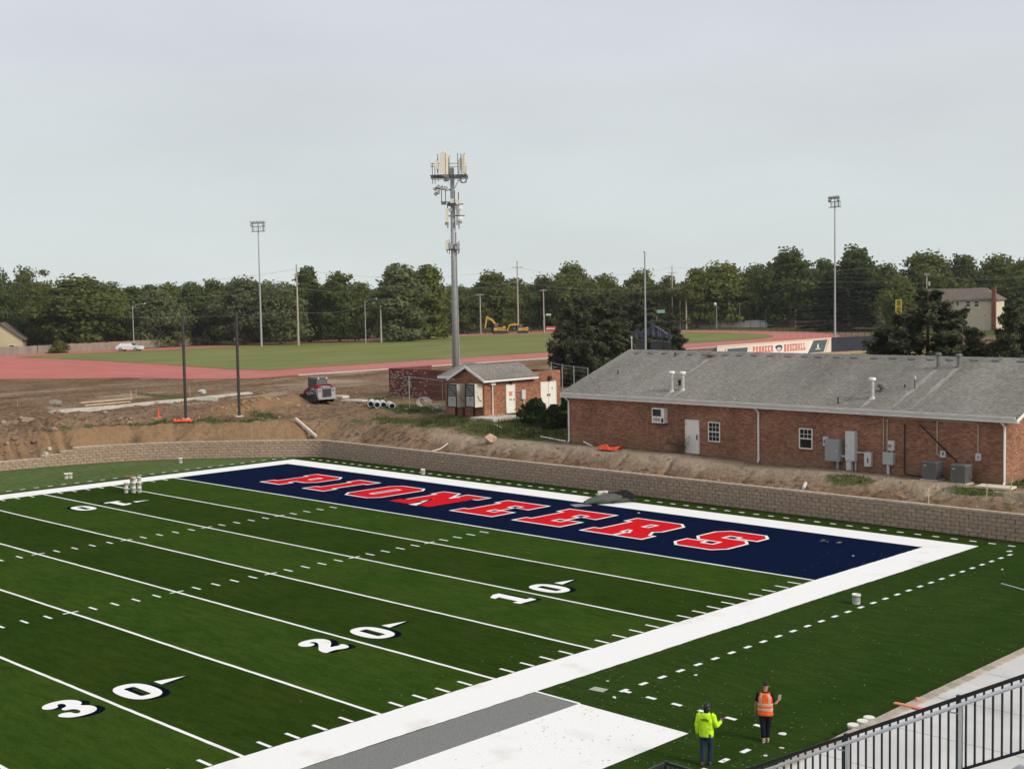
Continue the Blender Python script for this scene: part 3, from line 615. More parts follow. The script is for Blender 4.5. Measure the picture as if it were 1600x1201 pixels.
def fr(u0, v0, u1, v1):
    a = fpt(u0, v0); b = fpt(u1, v1); c = fpt(u0, v1); d = fpt(u1, v0)
    return (a[0]+c[0])/2, (b[0]+d[0])/2, (c[2]+b[2])/2, (a[2]+d[2])/2    # x0 x1 z0 z1
# door
x0, x1, z0, z1 = fr(1072.5, 657, 1092, 708)
dr = MB(True).box(x0, x1, YF-.035, YF+.02, z0, z1).build('door', DOORW, bb)
fr_ = MB(True); fr_.box(x0-.06, x0-.002, YF-.06, YF-.001, z0, z1+.06); fr_.box(x1+.002, x1+.06, YF-.06, YF-.001, z0, z1+.06); fr_.box(x0-.002, x1+.002, YF-.06, YF-.001, z1+.002, z1+.06); fr_.build('door_frame', TRIM, dr)
MB(True).box(x1-.13, x1-.07, YF-.09, YF-.036, z0+.85, z0+1.15).build('handle', BLACK, dr)
for k in (.25, 1.0, 1.75): MB(True).box(x0+.0, x0+.04, YF-.05, YF-.036, z0+k, z0+k+.1).build('hinge', GALV, dr)
# windows
def window(x0, x1, z0, z1, grid, y=YF, parent=bb, up=(2, 3), lowgrid=True):
    f = MB(True); t = .06
    f.box(x0, x1, y-.05, y+.01, z1-t, z1); f.box(x0, x1, y-.05, y+.01, z0, z0+t); f.box(x0, x0+t, y-.05, y+.01, z0+t, z1-t); f.box(x1-t, x1, y-.05, y+.01, z0+t, z1-t)
    zm = (z0+z1)/2; f.box(x0+t, x1-t, y-.045, y+.01, zm-.03, zm+.03)
    wn_ = f.build('window', WHITE, parent)
    for za, zb, g in ((zm+.03, z1-t, True), (z0+t, zm-.03, lowgrid)):
        MB(True).box(x0+t, x1-t, y-.02, y-.01, za, zb).build('pane', GLASS, wn_)
        if g:
            m_ = MB(True)
            for k in range(1, 3): xx = x0+t+(x1-x0-2*t)*k/3; m_.box(xx-.011, xx+.011, y-.032, y-.022, za, zb)
            zz = (za+zb)/2 if lowgrid else za+(zb-za)*.45; m_.box(x0+t, x1-t, y-.030, y-.0215, zz-.011, zz+.011); m_.build('muntin', WHITE, wn_)
    MB(True).box(x0-.05, x1+.05, y-.07, y-.001, z0-.09, z0-.002).build('sill', BR2, wn_); return wn_
x0, x1, z0, z1 = fr(1107, 659, 1125.5, 690); window(x0, x1, z0, z1, True)
x0, x1, z0, z1 = fr(1249, 669, 1270, 701); window(x0, x1, z0, z1, True, lowgrid=False)
# wall-hung air conditioner / ticket box
x0, x1, z0, z1 = fr(1024, 637, 1043, 660)
wu = MB(True).box(x0, x1, YF-.35, YF-.001, z0, z1).build('wall_unit', WHITE, bb, label='white box hung high on the wall with a dark opening')
MB(True).box(x0+.07, x1-.24, YF-.365, YF-.352, z0+.42, z1-.07).build('dark_opening', GLASS, wu)
for k in range(3): MB(True).box(x0+.12+.0*k, x1-.3, YF-.362, YF-.352, z0+.13+k*.07, z0+.16+k*.07).build('louvre', BLACK, wu)
MB(True).box(x1-.2, x1-.06, YF-.38, YF-.352, z0+.05, z0+.3).build('valve', BLACK, wu); MB(True).box(x0+.05, x1-.02, YF-.33, YF-.002, z0-.1, z0-.003).build('bracket', DKMETAL, wu)
# downspouts
def downspout(u, vt, vb):
    a = fpt(u, vt, YF); b = fpt(u, vb, YF); x = a[0]; zb = hz1(x, YF-.1)+.05
    m_ = MB(True); m_.tube([(x, EY0-.05, 5.2), (x, EY0+.0, 5.05), (x, YF-.07, 4.75), (x, YF-.07, zb+.12), (x+.03, YF-.22, zb)], .06, 6); m_.build('downspout', WHITE, bb)
downspout(1186, 640, 713); downspout(1571, 656, 757); downspout(889.5, 625, 690)
# electrical gear on the wall (each a part of the building)
def wbox(name, u0, v0, u1, v1, depth, mat, parent=bb, **kw):
    x0, x1, z0, z1 = fr(u0, v0, u1, v1); return MB(True).box(x0, x1, YF-depth, YF-.003, z0, z1).build(name, mat, parent, **kw), (x0, x1, z0, z1)
def pipe(name, pts, r, mat, parent=bb, n=6):
    return MB(True).tube(pts, r, n).build(name, mat, parent)
def gzf(x, y=YF-.15): return hz1(x, y)-.1
b_, q = wbox('electric_meter', 1288, 682, 1296, 696, .15, LTBOX)
MB(True).lathe([(.09, 0), (.09, .09), (.07, .12), (.0, .13)], ((q[0]+q[1])/2+.02, YF-.15, (q[2]+q[3])/2), 14, Matrix.Rotation(R(90), 4, 'X')).build('meter_glass', GLASS, b_)
b_, q = wbox('electrical_cabinet', 1295, 685, 1317.5, 719, .42, GREYBOX, label='broad grey electrical cabinet')
MB(True).box(q[0]+.05, q[1]-.05, YF-.445, YF-.423, q[2]+.05, q[3]-.05).build('cabinet_door', M('grey_enamel_door', (.30, .31, .31), .45, .06, 5), b_); MB(True).box(q[1]-.16, q[1]-.1, YF-.47, YF-.446, q[2]+.5, q[2]+.68).build('handle', ALU, b_)
pipe('conduit', [((q[0]+q[1])/2+.22, YF-.2, q[2]), ((q[0]+q[1])/2+.22, YF-.2, gzf(q[0]))], .07, GALV)
b_, q2 = wbox('electrical_cabinet', 1325, 673, 1340, 719, .3, LTBOX, label='tall narrow pale grey electrical cabinet')
MB(True).box(q2[0]+.03, q2[1]-.03, YF-.32, YF-.302, q2[2]+.04, q2[3]-.04).build('cabinet_door', LTBOX, b_); MB(True).box(q2[0]+.06, q2[0]+.1, YF-.345, YF-.321, q2[2]+.75, q2[2]+.9).build('handle', GALV, b_)
MB(True).box(q2[0]+.02, q2[0]+.32, YF-.25, YF-.01, gzf(q2[0]), q2[2]-.002).build('conduit', LTBOX, bb); pipe('conduit', [(q2[1]-.06, YF-.1, q2[2]), (q2[1]-.06, YF-.1, gzf(q2[1]))], .035, LTBOX)
pipe('conduit', [(q[1], YF-.2, q[2]+.3), (q2[0]+.01, YF-.2, q[2]+.3)], .06, LTBOX)
b_, q3 = wbox('switch_box', 1353, 706, 1363.5, 728, .2, LTBOX)
MB(True).box(q3[0]+.2, q3[0]+.26, YF-.215, YF-.202, q3[2]+.2, q3[2]+.45).build('label_plate', BLACK, b_)
pipe('conduit', [(q2[1], YF-.1, q3[3]-.06), (q3[0], YF-.1, q3[3]-.06)], .035, LTBOX)
b_, q4 = wbox('electric_meter', 1389.5, 688, 1399, 703, .16, LTBOX); MB(True).lathe([(.09, 0), (.09, .08), (.06, .11), (0, .12)], ((q4[0]+q4[1])/2-.05, YF-.16, (q4[2]+q4[3])/2), 14, Matrix.Rotation(R(90), 4, 'X')).build('meter_glass', M('meter_glass', (.3, .28, .28), .15, .1), b_)
b_, q5 = wbox('switch_box', 1382.5, 706, 1399, 725, .25, M('mid_grey_enamel', (.42, .43, .42), .5, .06), label='mid grey junction box under the meter')
pipe('conduit', [((q5[0]+q5[1])/2-.04, YF-.12, q5[2]), ((q5[0]+q5[1])/2-.04, YF-.12, gzf(q5[0]))], .08, LTBOX)
pipe('conduit', [((q4[0]+q4[1])/2, YF-.08, q4[2]), ((q4[0]+q4[1])/2, YF-.08, q5[3])], .04, LTBOX)
TAN = M('tan_conduit', (.55, .46, .36), .6, .08)
xa = fpt(1381, 690)[0]; pipe('conduit', [(xa, YF-.05, fpt(1381, 702)[2]), (xa, YF-.05, 4.86), (xa+.08, YF-.05, 4.95), (xa+.5, YF-.05, 4.96)], .022, TAN)
xa = fpt(1387, 690)[0]; xe = fpt(1529, 690)[0]; ze = fpt(1529, 708)[2]
pipe('conduit', [(xa, YF-.06, q5[3]), (xa, YF-.06, 4.78), (xa+.12, YF-.06, 4.9), (xe-.12, YF-.06, 4.88), (xe, YF-.06, 4.76), (xe, YF-.06, ze)], .022, TAN)
b_, q6 = wbox('disconnect_box', 1471, 704, 1479, 714, .15, LTBOX); MB(True).box(q6[0]+.12, q6[0]+.2, YF-.165, YF-.152, q6[2]+.12, q6[3]-.06).build('label_plate', BLACK, b_)
xa = fpt(1465, 690)[0]; pipe('conduit', [(xa, YF-.05, 4.87), (xa, YF-.05, q6[2]+.15), (xa+.08, YF-.05, q6[2]+.07), (q6[0]+.02, YF-.05, q6[2]+.06)], .028, TAN)
b_, q7 = wbox('disconnect_box', 1526, 708, 1533.5, 719, .15, LTBOX); MB(True).box(q7[0]+.1, q7[0]+.2, YF-.165, YF-.152, q7[2]+.06, q7[3]-.08).build('label_plate', GREYBOX, b_)
BP = M('black_pipe', (.022, .014, .012), .6, .2)
xa = fpt(1414.5, 700)[0]; pipe('black_pipe', [(xa, YF-.08, fpt(1414, 662)[2]), (xa, YF-.08, fpt(1414, 739)[2]), (xa+.15, YF-.08, fpt(1416, 740.5)[2]), (xa+1.2, YF-.1, fpt(1435, 743)[2])], .035, BP)
a = fpt(1438, 663); b = fpt(1497, 721); pipe('black_pipe', [(a[0], YF-.07, a[2]), (b[0], YF-.12, b[2])], .035, BP)
a = fpt(1050, 692); pipe('black_pipe', [(a[0]-.3, YF-.2, a[2]+.05), (a[0]+.4, YF-.1, a[2]-.05), (a[0]+1.1, YF-.05, a[2]-.15)], .03, BP)
# air conditioners standing on the ground
ACM = M('air_conditioner_grey', (.12, .122, .118), .6, .1, 4, metal=.2); ACT = M('air_conditioner_top', (.17, .172, .168), .6, .1)
def aircon(u0, u1, vb, label):
    a = fpt(u0, vb, YF-1.0); b = fpt(u1, vb, YF-1.0); x = (a[0]+b[0])/2+.15; w_ = .78
    z = hz1(x, YF-.85)-.02
    t = thing('air_conditioner', label, 'air conditioner', (x, YF-.85, z), 'air conditioner units on the ground by the brick wall')
    MB().box(-w_/2-.08, w_/2+.08, -w_/2-.08, w_/2+.08, -.1, .06).build('pad', CONCD, t)
    MB().box(-w_/2, w_/2, -w_/2, w_/2, .06, .92).build('casing', ACM, t)
    fm = MB()
    for s in range(4):
        Mx = Matrix.Rotation(R(90*s), 4, 'Z')
        for k in range(13): fm.box(-w_/2+.05+k*.055, -w_/2+.065+k*.055, -w_/2-.012, -w_/2+.001, .12, .86, Mx)
    fm.build('louvres', ACT, t)
    MB().box(-w_/2-.012, w_/2+.012, -w_/2-.012, w_/2+.012, .921, .965).build('top', ACT, t)
    MB().lathe([(.33, .966), (.33, .99), (.29, .995), (.0, .995)], (0, 0, 0), 20).build('fan_guard', ACM, t)
    MB().box(-.30, -.14, -w_/2-.02, -w_/2-.013, .76, .80).build('badge', LTBOX, t)
    MB().tube([(w_/2, .1, .3), (w_/2+.15, .3, .1), (w_/2+.1, .7, .05)], .02, 5).build('refrigerant_line', BP, t)
aircon(1436, 1466, 751, 'grey air conditioner unit at the foot of the black vertical pipe'); aircon(1480, 1511, 756, 'grey air conditioner unit nearer the white corner downspout')
# roof furniture
def rpt(u, v):
    d = ray(u, v); t = (5.33+sl_*(CP[1]-EY0)-CP[2])/(d[2]-sl_*d[1]); p = CP+d*t
    if p[1] > YR-.25: p = atY(u, v, YR-.25); p[2] = rz_(YR-.25)
    return p
VG = M('vent_metal', (.50, .475, .43), .5, .1, 6, metal=.2); VD = M('vent_dark', (.16, .155, .145), .7, .15)
def ridgevent(u, v):
    p = rpt(u, v+2.4); MB(True).add([(p[0]-.2, p[1]-.18, rz_(p[1]-.18)+.07), (p[0]+.2, p[1]-.18, rz_(p[1]-.18)+.07), (p[0]+.24, p[1]+.16, rz_(p[1]+.16)+.12), (p[0]-.24, p[1]+.16, rz_(p[1]+.16)+.12),
        (p[0]-.2, p[1]-.18, rz_(p[1]-.18)), (p[0]+.2, p[1]-.18, rz_(p[1]-.18)), (p[0]+.24, p[1]+.16, rz_(p[1]+.16)-.01), (p[0]-.24, p[1]+.16, rz_(p[1]+.16)-.01)], [(0, 1, 2, 3), (0, 4, 5, 1), (1, 5, 6, 2), (3, 7, 4, 0), (2, 6, 7, 3)]).build('roof_vent', VD, roof)
for u, v in ((998, 549), (1019, 549), (1040, 549.5), (1060, 550), (1081, 551), (1103, 551.5), (1135, 552), (1158, 552.5), (1181, 553), (1207, 553.5), (1234, 554), (1260, 554.5), (1282, 555), (1310, 555.5), (1337, 556), (1369, 557), (1398, 557), (1427, 558), (1457, 559), (1486, 559.5), (1525, 560), (1558, 561), (1598, 562)): ridgevent(u, v)
def flue(u, vt, vb, r, cap, mat=VG, cmat=WHITE, name='flue_pipe'):
    p = rpt(u, vb); _, zt = far(u, vt, math.hypot(p[0]-CP[0], p[1]-CP[1])); h = zt-p[2]
    m_ = MB(True); m_.tube([(p[0], p[1], p[2]-.1), (p[0], p[1], zt-.12 if cap else zt)], r, 10); m_.lathe([(r*2.2, -.06), (r*1.3, .03), (r, .1)], (p[0], p[1], p[2]), 10)
    o = m_.build(name, mat, roof)
    if cap: MB(True).lathe([(r*1.2, -.17), (cap, -.13), (cap, -.03), (cap*.8, .01), (0, .02)], (p[0], p[1], zt), 14).build('flue_cap', cmat, o)
flue(1050, 580, 611, .10, .19); flue(1067, 580.5, 609, .10, .19); flue(1363, 590, 622, .11, .19); flue(1466, 551, 575, .10, .17, VD, VD); flue(1498, 553, 573.5, .10, .17, VD, VD)
flue(1429.5, 588, 607, .05, .07, VD, VG); flue(965.5, 578, 584, .035, 0, BLACK); flue(1055, 550, 557.5, .035, 0, BLACK); flue(1309.5, 620, 630, .035, 0, BLACK); flue(1414, 600, 604.5, .035, 0, BLACK)
p = rpt(1378, 611); MB(True).lathe([(.13, -.1), (.13, .18), (.24, .2), (.24, .34), (.2, .42), (0, .45)], tuple(p), 14).build('turbine_vent', M('weathered_vent', (.15, .15, .14), .6, .2), roof)
p = rpt(1113, 556); MB(True).lathe([(.3, -.05), (.34, .1), (.2, .2), (0, .22)], tuple(p), 14).build('dome_vent', M('rusty_vent', (.17, .135, .10), .8, .3), roof)
p = rpt(1062, 602); MB(True).lathe([(.08, -.1), (.08, .2), (.12, .24), (.12, .34), (0, .36)], tuple(p), 10).build('stub_vent', BLACK, roof)
# pale run-off streaks below (and up-slope of) the metal flues: zinc-washed shingles, thin sheets lying on the roof
STK = M('washed_shingles', (.285, .266, .232), .95, .22, 5, bump=.3, stretch=(1, .3, .3))
def streak(u, v, ytop, ybot, w0):
    p = rpt(u, v); n_ = 14; vs = []; fs = []
    for k in range(n_+1):
        y = ytop+(ybot-ytop)*k/n_; q_ = math.sin(math.pi*min(1, k/n_*1.1+.12)); wd = w0*(.35+.65*q_)+rnd.uniform(-.04, .04); cx = p[0]+rnd.uniform(-.03, .03)
        vs += [(cx-wd, y, rz_(y)+.006), (cx+wd, y, rz_(y)+.006)]
        if k: fs.append((2*k-2, 2*k-1, 2*k+1, 2*k))
    MB(True).add(vs, fs).build('run_off_streak', STK, roof)
for u, v, w0 in ((1050, 612, .17), (1067, 610, .17), (1363, 622, .15)):
    p = rpt(u, v); streak(u, v, p[1]-.1, EY0+.05, w0)
p = rpt(1113, 557); streak(1113, 557, p[1]-.4, p[1]-3.4, .14)
for u, v in ((1466, 575), (1498, 574)): p = rpt(u, v); streak(u, v, p[1]-.1, p[1]-5.2, .16)
# ------------------------------------------------------------------ utility shed with cabinets
SX, SY, SZ = 7.3, 21.8, 2.7
sh = thing('utility_shed', 'small brick utility shed with a grey gable roof and pale doors behind the bush', 'shed', (SX-2, SY+5, SZ))
YS1 = atX(875.6, 600, SX)[1]; YSr = atX(838, 583, SX)[1]-.3
SXL = fpt(697.6, 584.6, SY-.45)[0]+.4; XWL = fpt(683.7, 580.5, SY+1.2)[0]; ZS = atX(756.6, 590, SX)[2]-.02; ztop = atX(866, 578.5, SX)[2]
mb = MB(True); mb.box(SXL, SX, SY, YSr, SZ-.6, ZS); mb.box(XWL+.4, SXL, SY+1.6, YSr, SZ-.6, ZS-.01); mb.box(SX-.28, SX-.002, YSr, YS1, SZ-.6, ztop); mb.box(SX-3.6, SX-.28, YS1-.28, YS1-.002, SZ-.6, ztop-.01)
pk = fpt(726.4, 573.2, SY-.35); XM = (SXL+SX)/2; ZP_ = pk[2]
mb.add([(SXL, SY, ZS), (SX, SY, ZS), (XM, SY, ZP_-.12)], [(0, 1, 2)]); mb.build('wall', BR2, sh)
sp = (ZP_-ZS)/(SX-XM); ov = .4
def shedroof():
    m_ = MB(True); xe0, xe1 = SXL-ov, SX+ov; ze_ = ZS-sp*ov+.1; zp = ZP_+.1
    for a0, a1, z0_, z1_ in ((xe1, XM, ze_, zp), (xe0, XM, ze_, zp)):
        vs = [(a0, SY-.4, z0_), (a1, SY-.4, z1_), (a1, YSr+.1, z1_), (a0, YSr+.1, z0_)]; m_.add(vs+[(x, y, z-.08) for x, y, z in vs], [(0, 1, 2, 3), (4, 7, 6, 5), (0, 4, 5, 1), (1, 5, 6, 2), (2, 6, 7, 3), (3, 7, 4, 0)])
    # left wing, ridge along x
    ym = SY+1.6+(XM-SXL); zl = zp-.03
    vs = [(XWL, SY+1.2, ze_), (SXL-.1, SY+1.2, ze_), (XM-.02, ym, zl), (XWL+.9, ym, zl)]; m_.add(vs+[(x, y, z-.08) for x, y, z in vs], [(0, 1, 2, 3), (4, 7, 6, 5), (0, 4, 5, 1), (3, 7, 4, 0), (2, 6, 7, 3)])
    vs = [(XWL, SY+1.2, ze_), (XWL+.9, ym, zl), (XWL, 2*ym-SY-1.2, ze_)]; m_.add(vs, [(0, 2, 1)])
    m_.build('roof', SHN, sh)
    f = MB(True); f.box(xe1-.03, xe1+.025, SY-.4, YSr+.1, ze_-.22, ze_-.085)
    for a0, z0_, a1, z1_ in ((xe1, ze_, XM, zp), (xe0, ze_, XM, zp)):
        vs = [(a0, SY-.45, z0_-.0), (a1, SY-.45, z1_-.0), (a1, SY-.45, z1_-.2), (a0, SY-.45, z0_-.2)]; f.add(vs+[(x, y+.045, z) for x, y, z in vs], [(0, 1, 2, 3), (4, 7, 6, 5), (0, 4, 5, 1), (1, 5, 6, 2), (2, 6, 7, 3), (3, 7, 4, 0)])
    f.build('fascia', WHITE, sh); MB(True).box(XWL, SXL-.4, SY+1.15, SY+1.2, ze_-.2, ze_-.01).build('fascia', WHITE, sh)
shedroof()
def sdoor(u0, v0, u1, v1, double=False):
    ya, yb = atX(u0, 620, SX)[1], atX(u1, 620, SX)[1]; zb = (atX(u0, v1, SX)[2]+atX(u1, v1, SX)[2])/2; zt = (atX(u0, v0, SX)[2]+atX(u1, v0, SX)[2])/2
    d_ = MB(True).box(SX-.02, SX+.04, ya, yb, zb, zt).build('door', DOORW, sh); f = MB(True); f.box(SX+.001, SX+.06, ya-.06, ya-.002, zb, zt+.06); f.box(SX+.001, SX+.06, yb+.002, yb+.06, zb, zt+.06); f.box(SX+.001, SX+.06, ya, yb, zt+.002, zt+.06); f.build('door_frame', TRIM, d_)
    ym = (ya+yb)/2
    if double:
        MB(True).box(SX+.041, SX+.046, ym-.012, ym+.012, zb, zt).build('door_gap', DKMETAL, d_)
        for y in (ym-.12, ym+.12): MB(True).box(SX+.041, SX+.1, y-.04, y+.04, zb+.95, zb+1.1).build('handle', DKMETAL, d_)
        MB(True).box(SX+.041, SX+.05, ym+.35, ym+.5, zb+1.45, zb+1.6).build('sign', GREYBOX, d_)
    else:
        MB(True).box(SX+.041, SX+.1, yb-.14, yb-.06, zb+.95, zb+1.05).build('handle', DKMETAL, d_)
        MB(True).box(SX+.041, SX+.05, ya+.25, yb-.25, zb+1.3, zb+1.62).build('sign', M('pink_notice', (.7, .25, .22), .7, .1, 14), d_); MB(True).box(SX+.041, SX+.05, ya+.3, yb-.3, zb+.95, zb+1.1).build('sign', GREYBOX, d_)
sdoor(791, 601.5, 803.5, 645); sdoor(845, 597, 868, 637, True)
def slight(u, v):
    p = atX(u, v, SX); MB(True).box(SX+.001, SX+.22, p[1]-.14, p[1]+.14, p[2]-.16, p[2]+.16).build('wall_light', DKMETAL, sh)
slight(798, 595.5); slight(857.5, 590.5)
p = atX(768, 597.5, SX); MB(True).box(SX+.001, SX+.22, p[1]-.22, p[1]+.22, p[2]-.2, p[2]+.2).build('junction_box', LTBOX, sh); MB(True).tube([(SX+.09, p[1], p[2]-.2), (SX+.09, p[1], SZ-.2)], .055, 7).build('conduit', TRIM, sh)
p = atX(816, 616, SX); MB(True).box(SX+.001, SX+.18, p[1]-.2, p[1]+.2, p[2]-.35, p[2]+.35).build('junction_box', LTBOX, sh); MB(True).tube([(SX+.06, p[1]+.1, p[2]-.35), (SX+.06, p[1]+.1, SZ)], .045, 6).build('conduit', TRIM, sh); MB(True).tube([(SX+.05, p[1]-1.5, p[2]+.3), (SX+.05, p[1]-.2, p[2]+.3)], .02, 5).build('conduit', TAN, sh)
CRM = M('cream_enamel', (.62, .57, .47), .55, .1, 5, col2=(.45, .40, .32), c2=(.55, .75)); CFR = M('cabinet_front_panel', (.42, .41, .38), .5, .06); CGR = M('cabinet_mesh_panel', (.16, .165, .165), .6, .15, 30)
def ecab(u0, u1, u2, label):
    y = SY-.85; xa = fpt(u0, 620, y)[0]; xb = fpt(u1, 620, y)[0]; zb = fpt(u1, 636.5, y)[2]; zt = fpt(u1, 600.5, y)[2]
    t = thing('electrical_cabinet', label, 'electrical cabinet', ((xa+xb)/2, y+.4, zb), 'wall cabinets on the front of the small shed')
    w2 = (xb-xa)/2; h = zt-zb; m_ = MB(); m_.box(-w2, w2, -.38, .448, 0, h).build('casing', CRM, t)
    f = MB(); e = .06
    for a in ((-w2-.01, -w2+e, 0, h), (w2-e, w2+.01, 0, h), (-w2, w2, h-e, h+.01), (-w2, w2, -.01, e), (-w2, w2, h*.48, h*.48+.05)): f.box(a[0], a[1], -.43, -.381, a[2], a[3])
    f.tube([(-w2+.04, -.42, h*.92), (w2-.04, -.42, h*.55)], .025, 5); f.build('front_frame', BLACK, t)
    MB().box(-w2+e, w2-e, -.40, -.382, h*.52, h-e).build('upper_panel', CGR, t); MB().box(-w2+e, -.01, -.402, -.382, e, h*.48).build('door', CFR, t); MB().box(.01, w2-e, -.402, -.382, e, h*.48).build('door', CFR, t)
    MB().box(-.02, .05, -.43, -.403, h*.3, h*.36).build('handle', BLACK, t); MB().tube([(w2+.02, -.1, h*.5), (w2+.06, .05, h*.3), (w2+.03, .3, h*.25)], .02, 5).build('cable', WIRE, t)
    for x in (-w2+.06, w2-.06): MB().box(x-.03, x+.03, .3, .44, -.7, -.012).build('leg', DKMETAL, t)
ecab(699.3, 713.5, 725, 'cream steel cabinet on the shed front, beside the roof valley'); ecab(727.5, 741.5, 753, 'cream steel cabinet at the shed corner next to the white doors')
# dark brick screen wall left of the shed
sw = thing('brick_screen_wall', 'dark red brick screen wall flecked with white mortar left of the shed', 'wall', (-8, 31, 2.7))
swx0 = at(617, 618.6, 2.75)[0]; YW = 31.; swt = atY(617, 575.5, YW)[2]
MB(True).box(swx0, SXL-.5, YW, YW+.3, 2.2, swt).build('wall', BR3, sw); MB(True).box(swx0, swx0+.3, YW+.3, YW+5, 2.2, swt-.003).build('wall', BR3, sw)
fl = M('mortar_fleck', (.60, .54, .46), .9, .15); fm = MB().box(-.09, .09, -.015, .0, -.03, .03).mesh('mortar_fleck', fl)
o0 = wl(sw); fx0, fx1 = swx0+.1, atY(668, 600, YW)[0]
for i in range(86):
    fx = rnd.uniform(fx0, fx1); fx = fx0+(fx-fx0)*rnd.uniform(.5, 1.); fz = 2.95+round(rnd.uniform(0, swt-3.1)/.14)*.14
    link('mortar_fleck', fm, sw, (fx-o0[0], YW-o0[1], fz-o0[2]))
for i in range(45):
    link('mortar_fleck', fm, sw, (rnd.uniform(fx0, fx0+3.5)-o0[0], YW-o0[1], 2.95+round(rnd.uniform(0, swt-3.1)/.14)*.14-o0[2]))
# chain-link fence posts in front of the shed
def meshfence(name, label, pts, h, step, postr, pmat, wires=4, group=None, rails=True, diag=0):
    pts = [np.array(p, float) for p in pts]; c = pts[0]
    t = thing(name, label, 'fence', tuple(c), group); pm = MB().lathe([(postr, -.3), (postr, h), (postr*1.3, h+.02), (0, h+.06)], (0, 0, 0), 6).mesh('post', pmat)
    seg = resample([p[:2] for p in pts], step); zz = hz(seg[:, 0], seg[:, 1]); zz = np.where(np.abs(zz-2.97) < .06, 2.97, zz)
    for p, z in zip(seg, zz): link('post', pm, t, (p[0]-c[0], p[1]-c[1], z-c[2]))
    if rails: MB(True).tube([(p[0], p[1], z+h-.03) for p, z in zip(seg, zz)], postr*.7, 5).build('top_rail', pmat, t)
    if wires:
        m_ = MB(True)
        for k in range(wires): m_.tube([(p[0], p[1], z+h*(k+.3)/wires) for p, z in zip(seg, zz)], .006, 3, False)
        o = m_.build('wire', GALV, t)
    return t
# ------------------------------------------------------------------ trees
def leafmat(name, c1, c2, var=.35):
    return M(name, c1, .8, var, .45, objrand=.12, spec=.15, transl=.45, col2=c2, c2=(.42, .60), c2scale=1.1, detail=4)
BARK = M('tree_bark', (.115, .09, .068), .95, .25, 3)
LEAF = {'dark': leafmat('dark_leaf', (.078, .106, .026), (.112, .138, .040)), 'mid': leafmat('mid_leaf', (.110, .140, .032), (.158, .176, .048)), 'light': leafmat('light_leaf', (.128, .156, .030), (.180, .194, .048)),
        'silver': leafmat('silver_leaf', (.115, .138, .052), (.172, .190, .092)), 'needle': leafmat('pine_needle', (.060, .074, .036), (.128, .130, .072)), 'spruce': leafmat('spruce_needle', (.018, .032, .016), (.034, .050, .026)), 'bush': leafmat('bush_leaf', (.022, .046, .013), (.042, .075, .020))}
def rotq(c, n, u, sx, sy):
    """a leaf-clump quad centred on c with normal n"""
    n = n/np.linalg.norm(n); a = np.cross(n, u); a /= max(np.linalg.norm(a), 1e-6); b = np.cross(n, a)
    return [c-a*sx-b*sy*.6, c+a*sx*.5-b*sy, c+a*sx+b*sy*.5, c-a*sx*.6+b*sy]
def crownmesh(name, seed, h=10., w=10., base=.12, nc=26, nl=3400, leaf=.34, top=.5, gap=.25, shape_='round'):
    g = np.random.default_rng(seed); vs = []; fs = []; C = []
    for i in range(nc):
        a = g.uniform(0, 2*math.pi); zt = g.beta(1.15, 1.3) if shape_ != 'cone' else g.uniform(0, 1)
        env = {'round': math.sin(math.pi*min(1, (zt*.86+.14)))**.55, 'cone': 1-.8*zt, 'vase': .55+.45*math.sin(math.pi*(zt*.8+.05)), 'tall': .75*math.sin(math.pi*(zt*.85+.13))**.5}[shape_]
        r = w/2*env*math.sqrt(g.uniform(.15, 1))*.8
        C.append((r*math.cos(a), r*math.sin(a), h*(base+(1-base)*(zt*.88+.02)), g.uniform(.10, .19)*w*(.7 if zt > .75 else 1)))
    for k in range(12):
        zz = .42+.5*k/11; C.append((w*.1*g.normal()*(1-zz), w*.1*g.normal()*(1-zz), h*zz, w*(.20 if k < 8 else .15)))
    C = np.array(C); pr = C[:, 3]**2; pr /= pr.sum()
    for i in range(nl):
        c = C[g.choice(len(C), p=pr)]; d = g.normal(size=3); d /= np.linalg.norm(d); d[2] = d[2]*.8+.12
        rr = c[3]*(g.uniform(.4, 1.12)**.7 if g.random() < .85 else g.uniform(1., 1.45))
        p = np.array([c[0], c[1], c[2]])+d*rr*np.array([1, 1, .72])
        if p[2] < h*base*.6: continue
        n = d+g.normal(size=3)*.55; q = rotq(p, n, g.normal(size=3), leaf*g.uniform(.6, 1.3), leaf*g.uniform(.6, 1.3))
        k = len(vs); vs += q; fs.append((k, k+1, k+2, k+3))
    me = bpy.data.meshes.new(name); me.from_pydata([tuple(v) for v in vs], [], fs); me.materials.append(LEAF['mid']); return me
def trunkmesh(seed, h, w, base, r=.28, nl=7):
    g = np.random.default_rng(seed+99); m = MB(); m.tube([(0, 0, -.4), (.05, 0, h*base*.6), (g.uniform(-.3, .3), g.uniform(-.3, .3), h*.55), (0, 0, h*.8)], [r*1.4, r, r*.55, r*.15], 7)
    for i in range(nl):
        a = g.uniform(0, 2*math.pi); z0 = h*(base*.7+.22*g.uniform(0, 1)); e = (w*.36*math.cos(a), w*.36*math.sin(a), z0+h*g.uniform(.22, .42))
        m.tube([(0, 0, z0), (e[0]*.45, e[1]*.45, z0+(e[2]-z0)*.55), e], [r*.55, r*.36, r*.1], 5)
    return m.mesh('trunk', BARK)
PROTO = {}
def proto(k, seed, h, w, base, **kw):
    PROTO[k] = (crownmesh('crown', seed, h, w, base, **kw), trunkmesh(seed, h, w, base), h, w)
proto('a', 1, 14, 12, .10, nc=60, nl=9500, leaf=.235); proto('b', 2, 14, 11, .04, nc=52, nl=8800, leaf=.23, shape_='vase'); proto('c', 3, 15, 10, .03, nc=52, nl=8800, leaf=.23, shape_='tall')
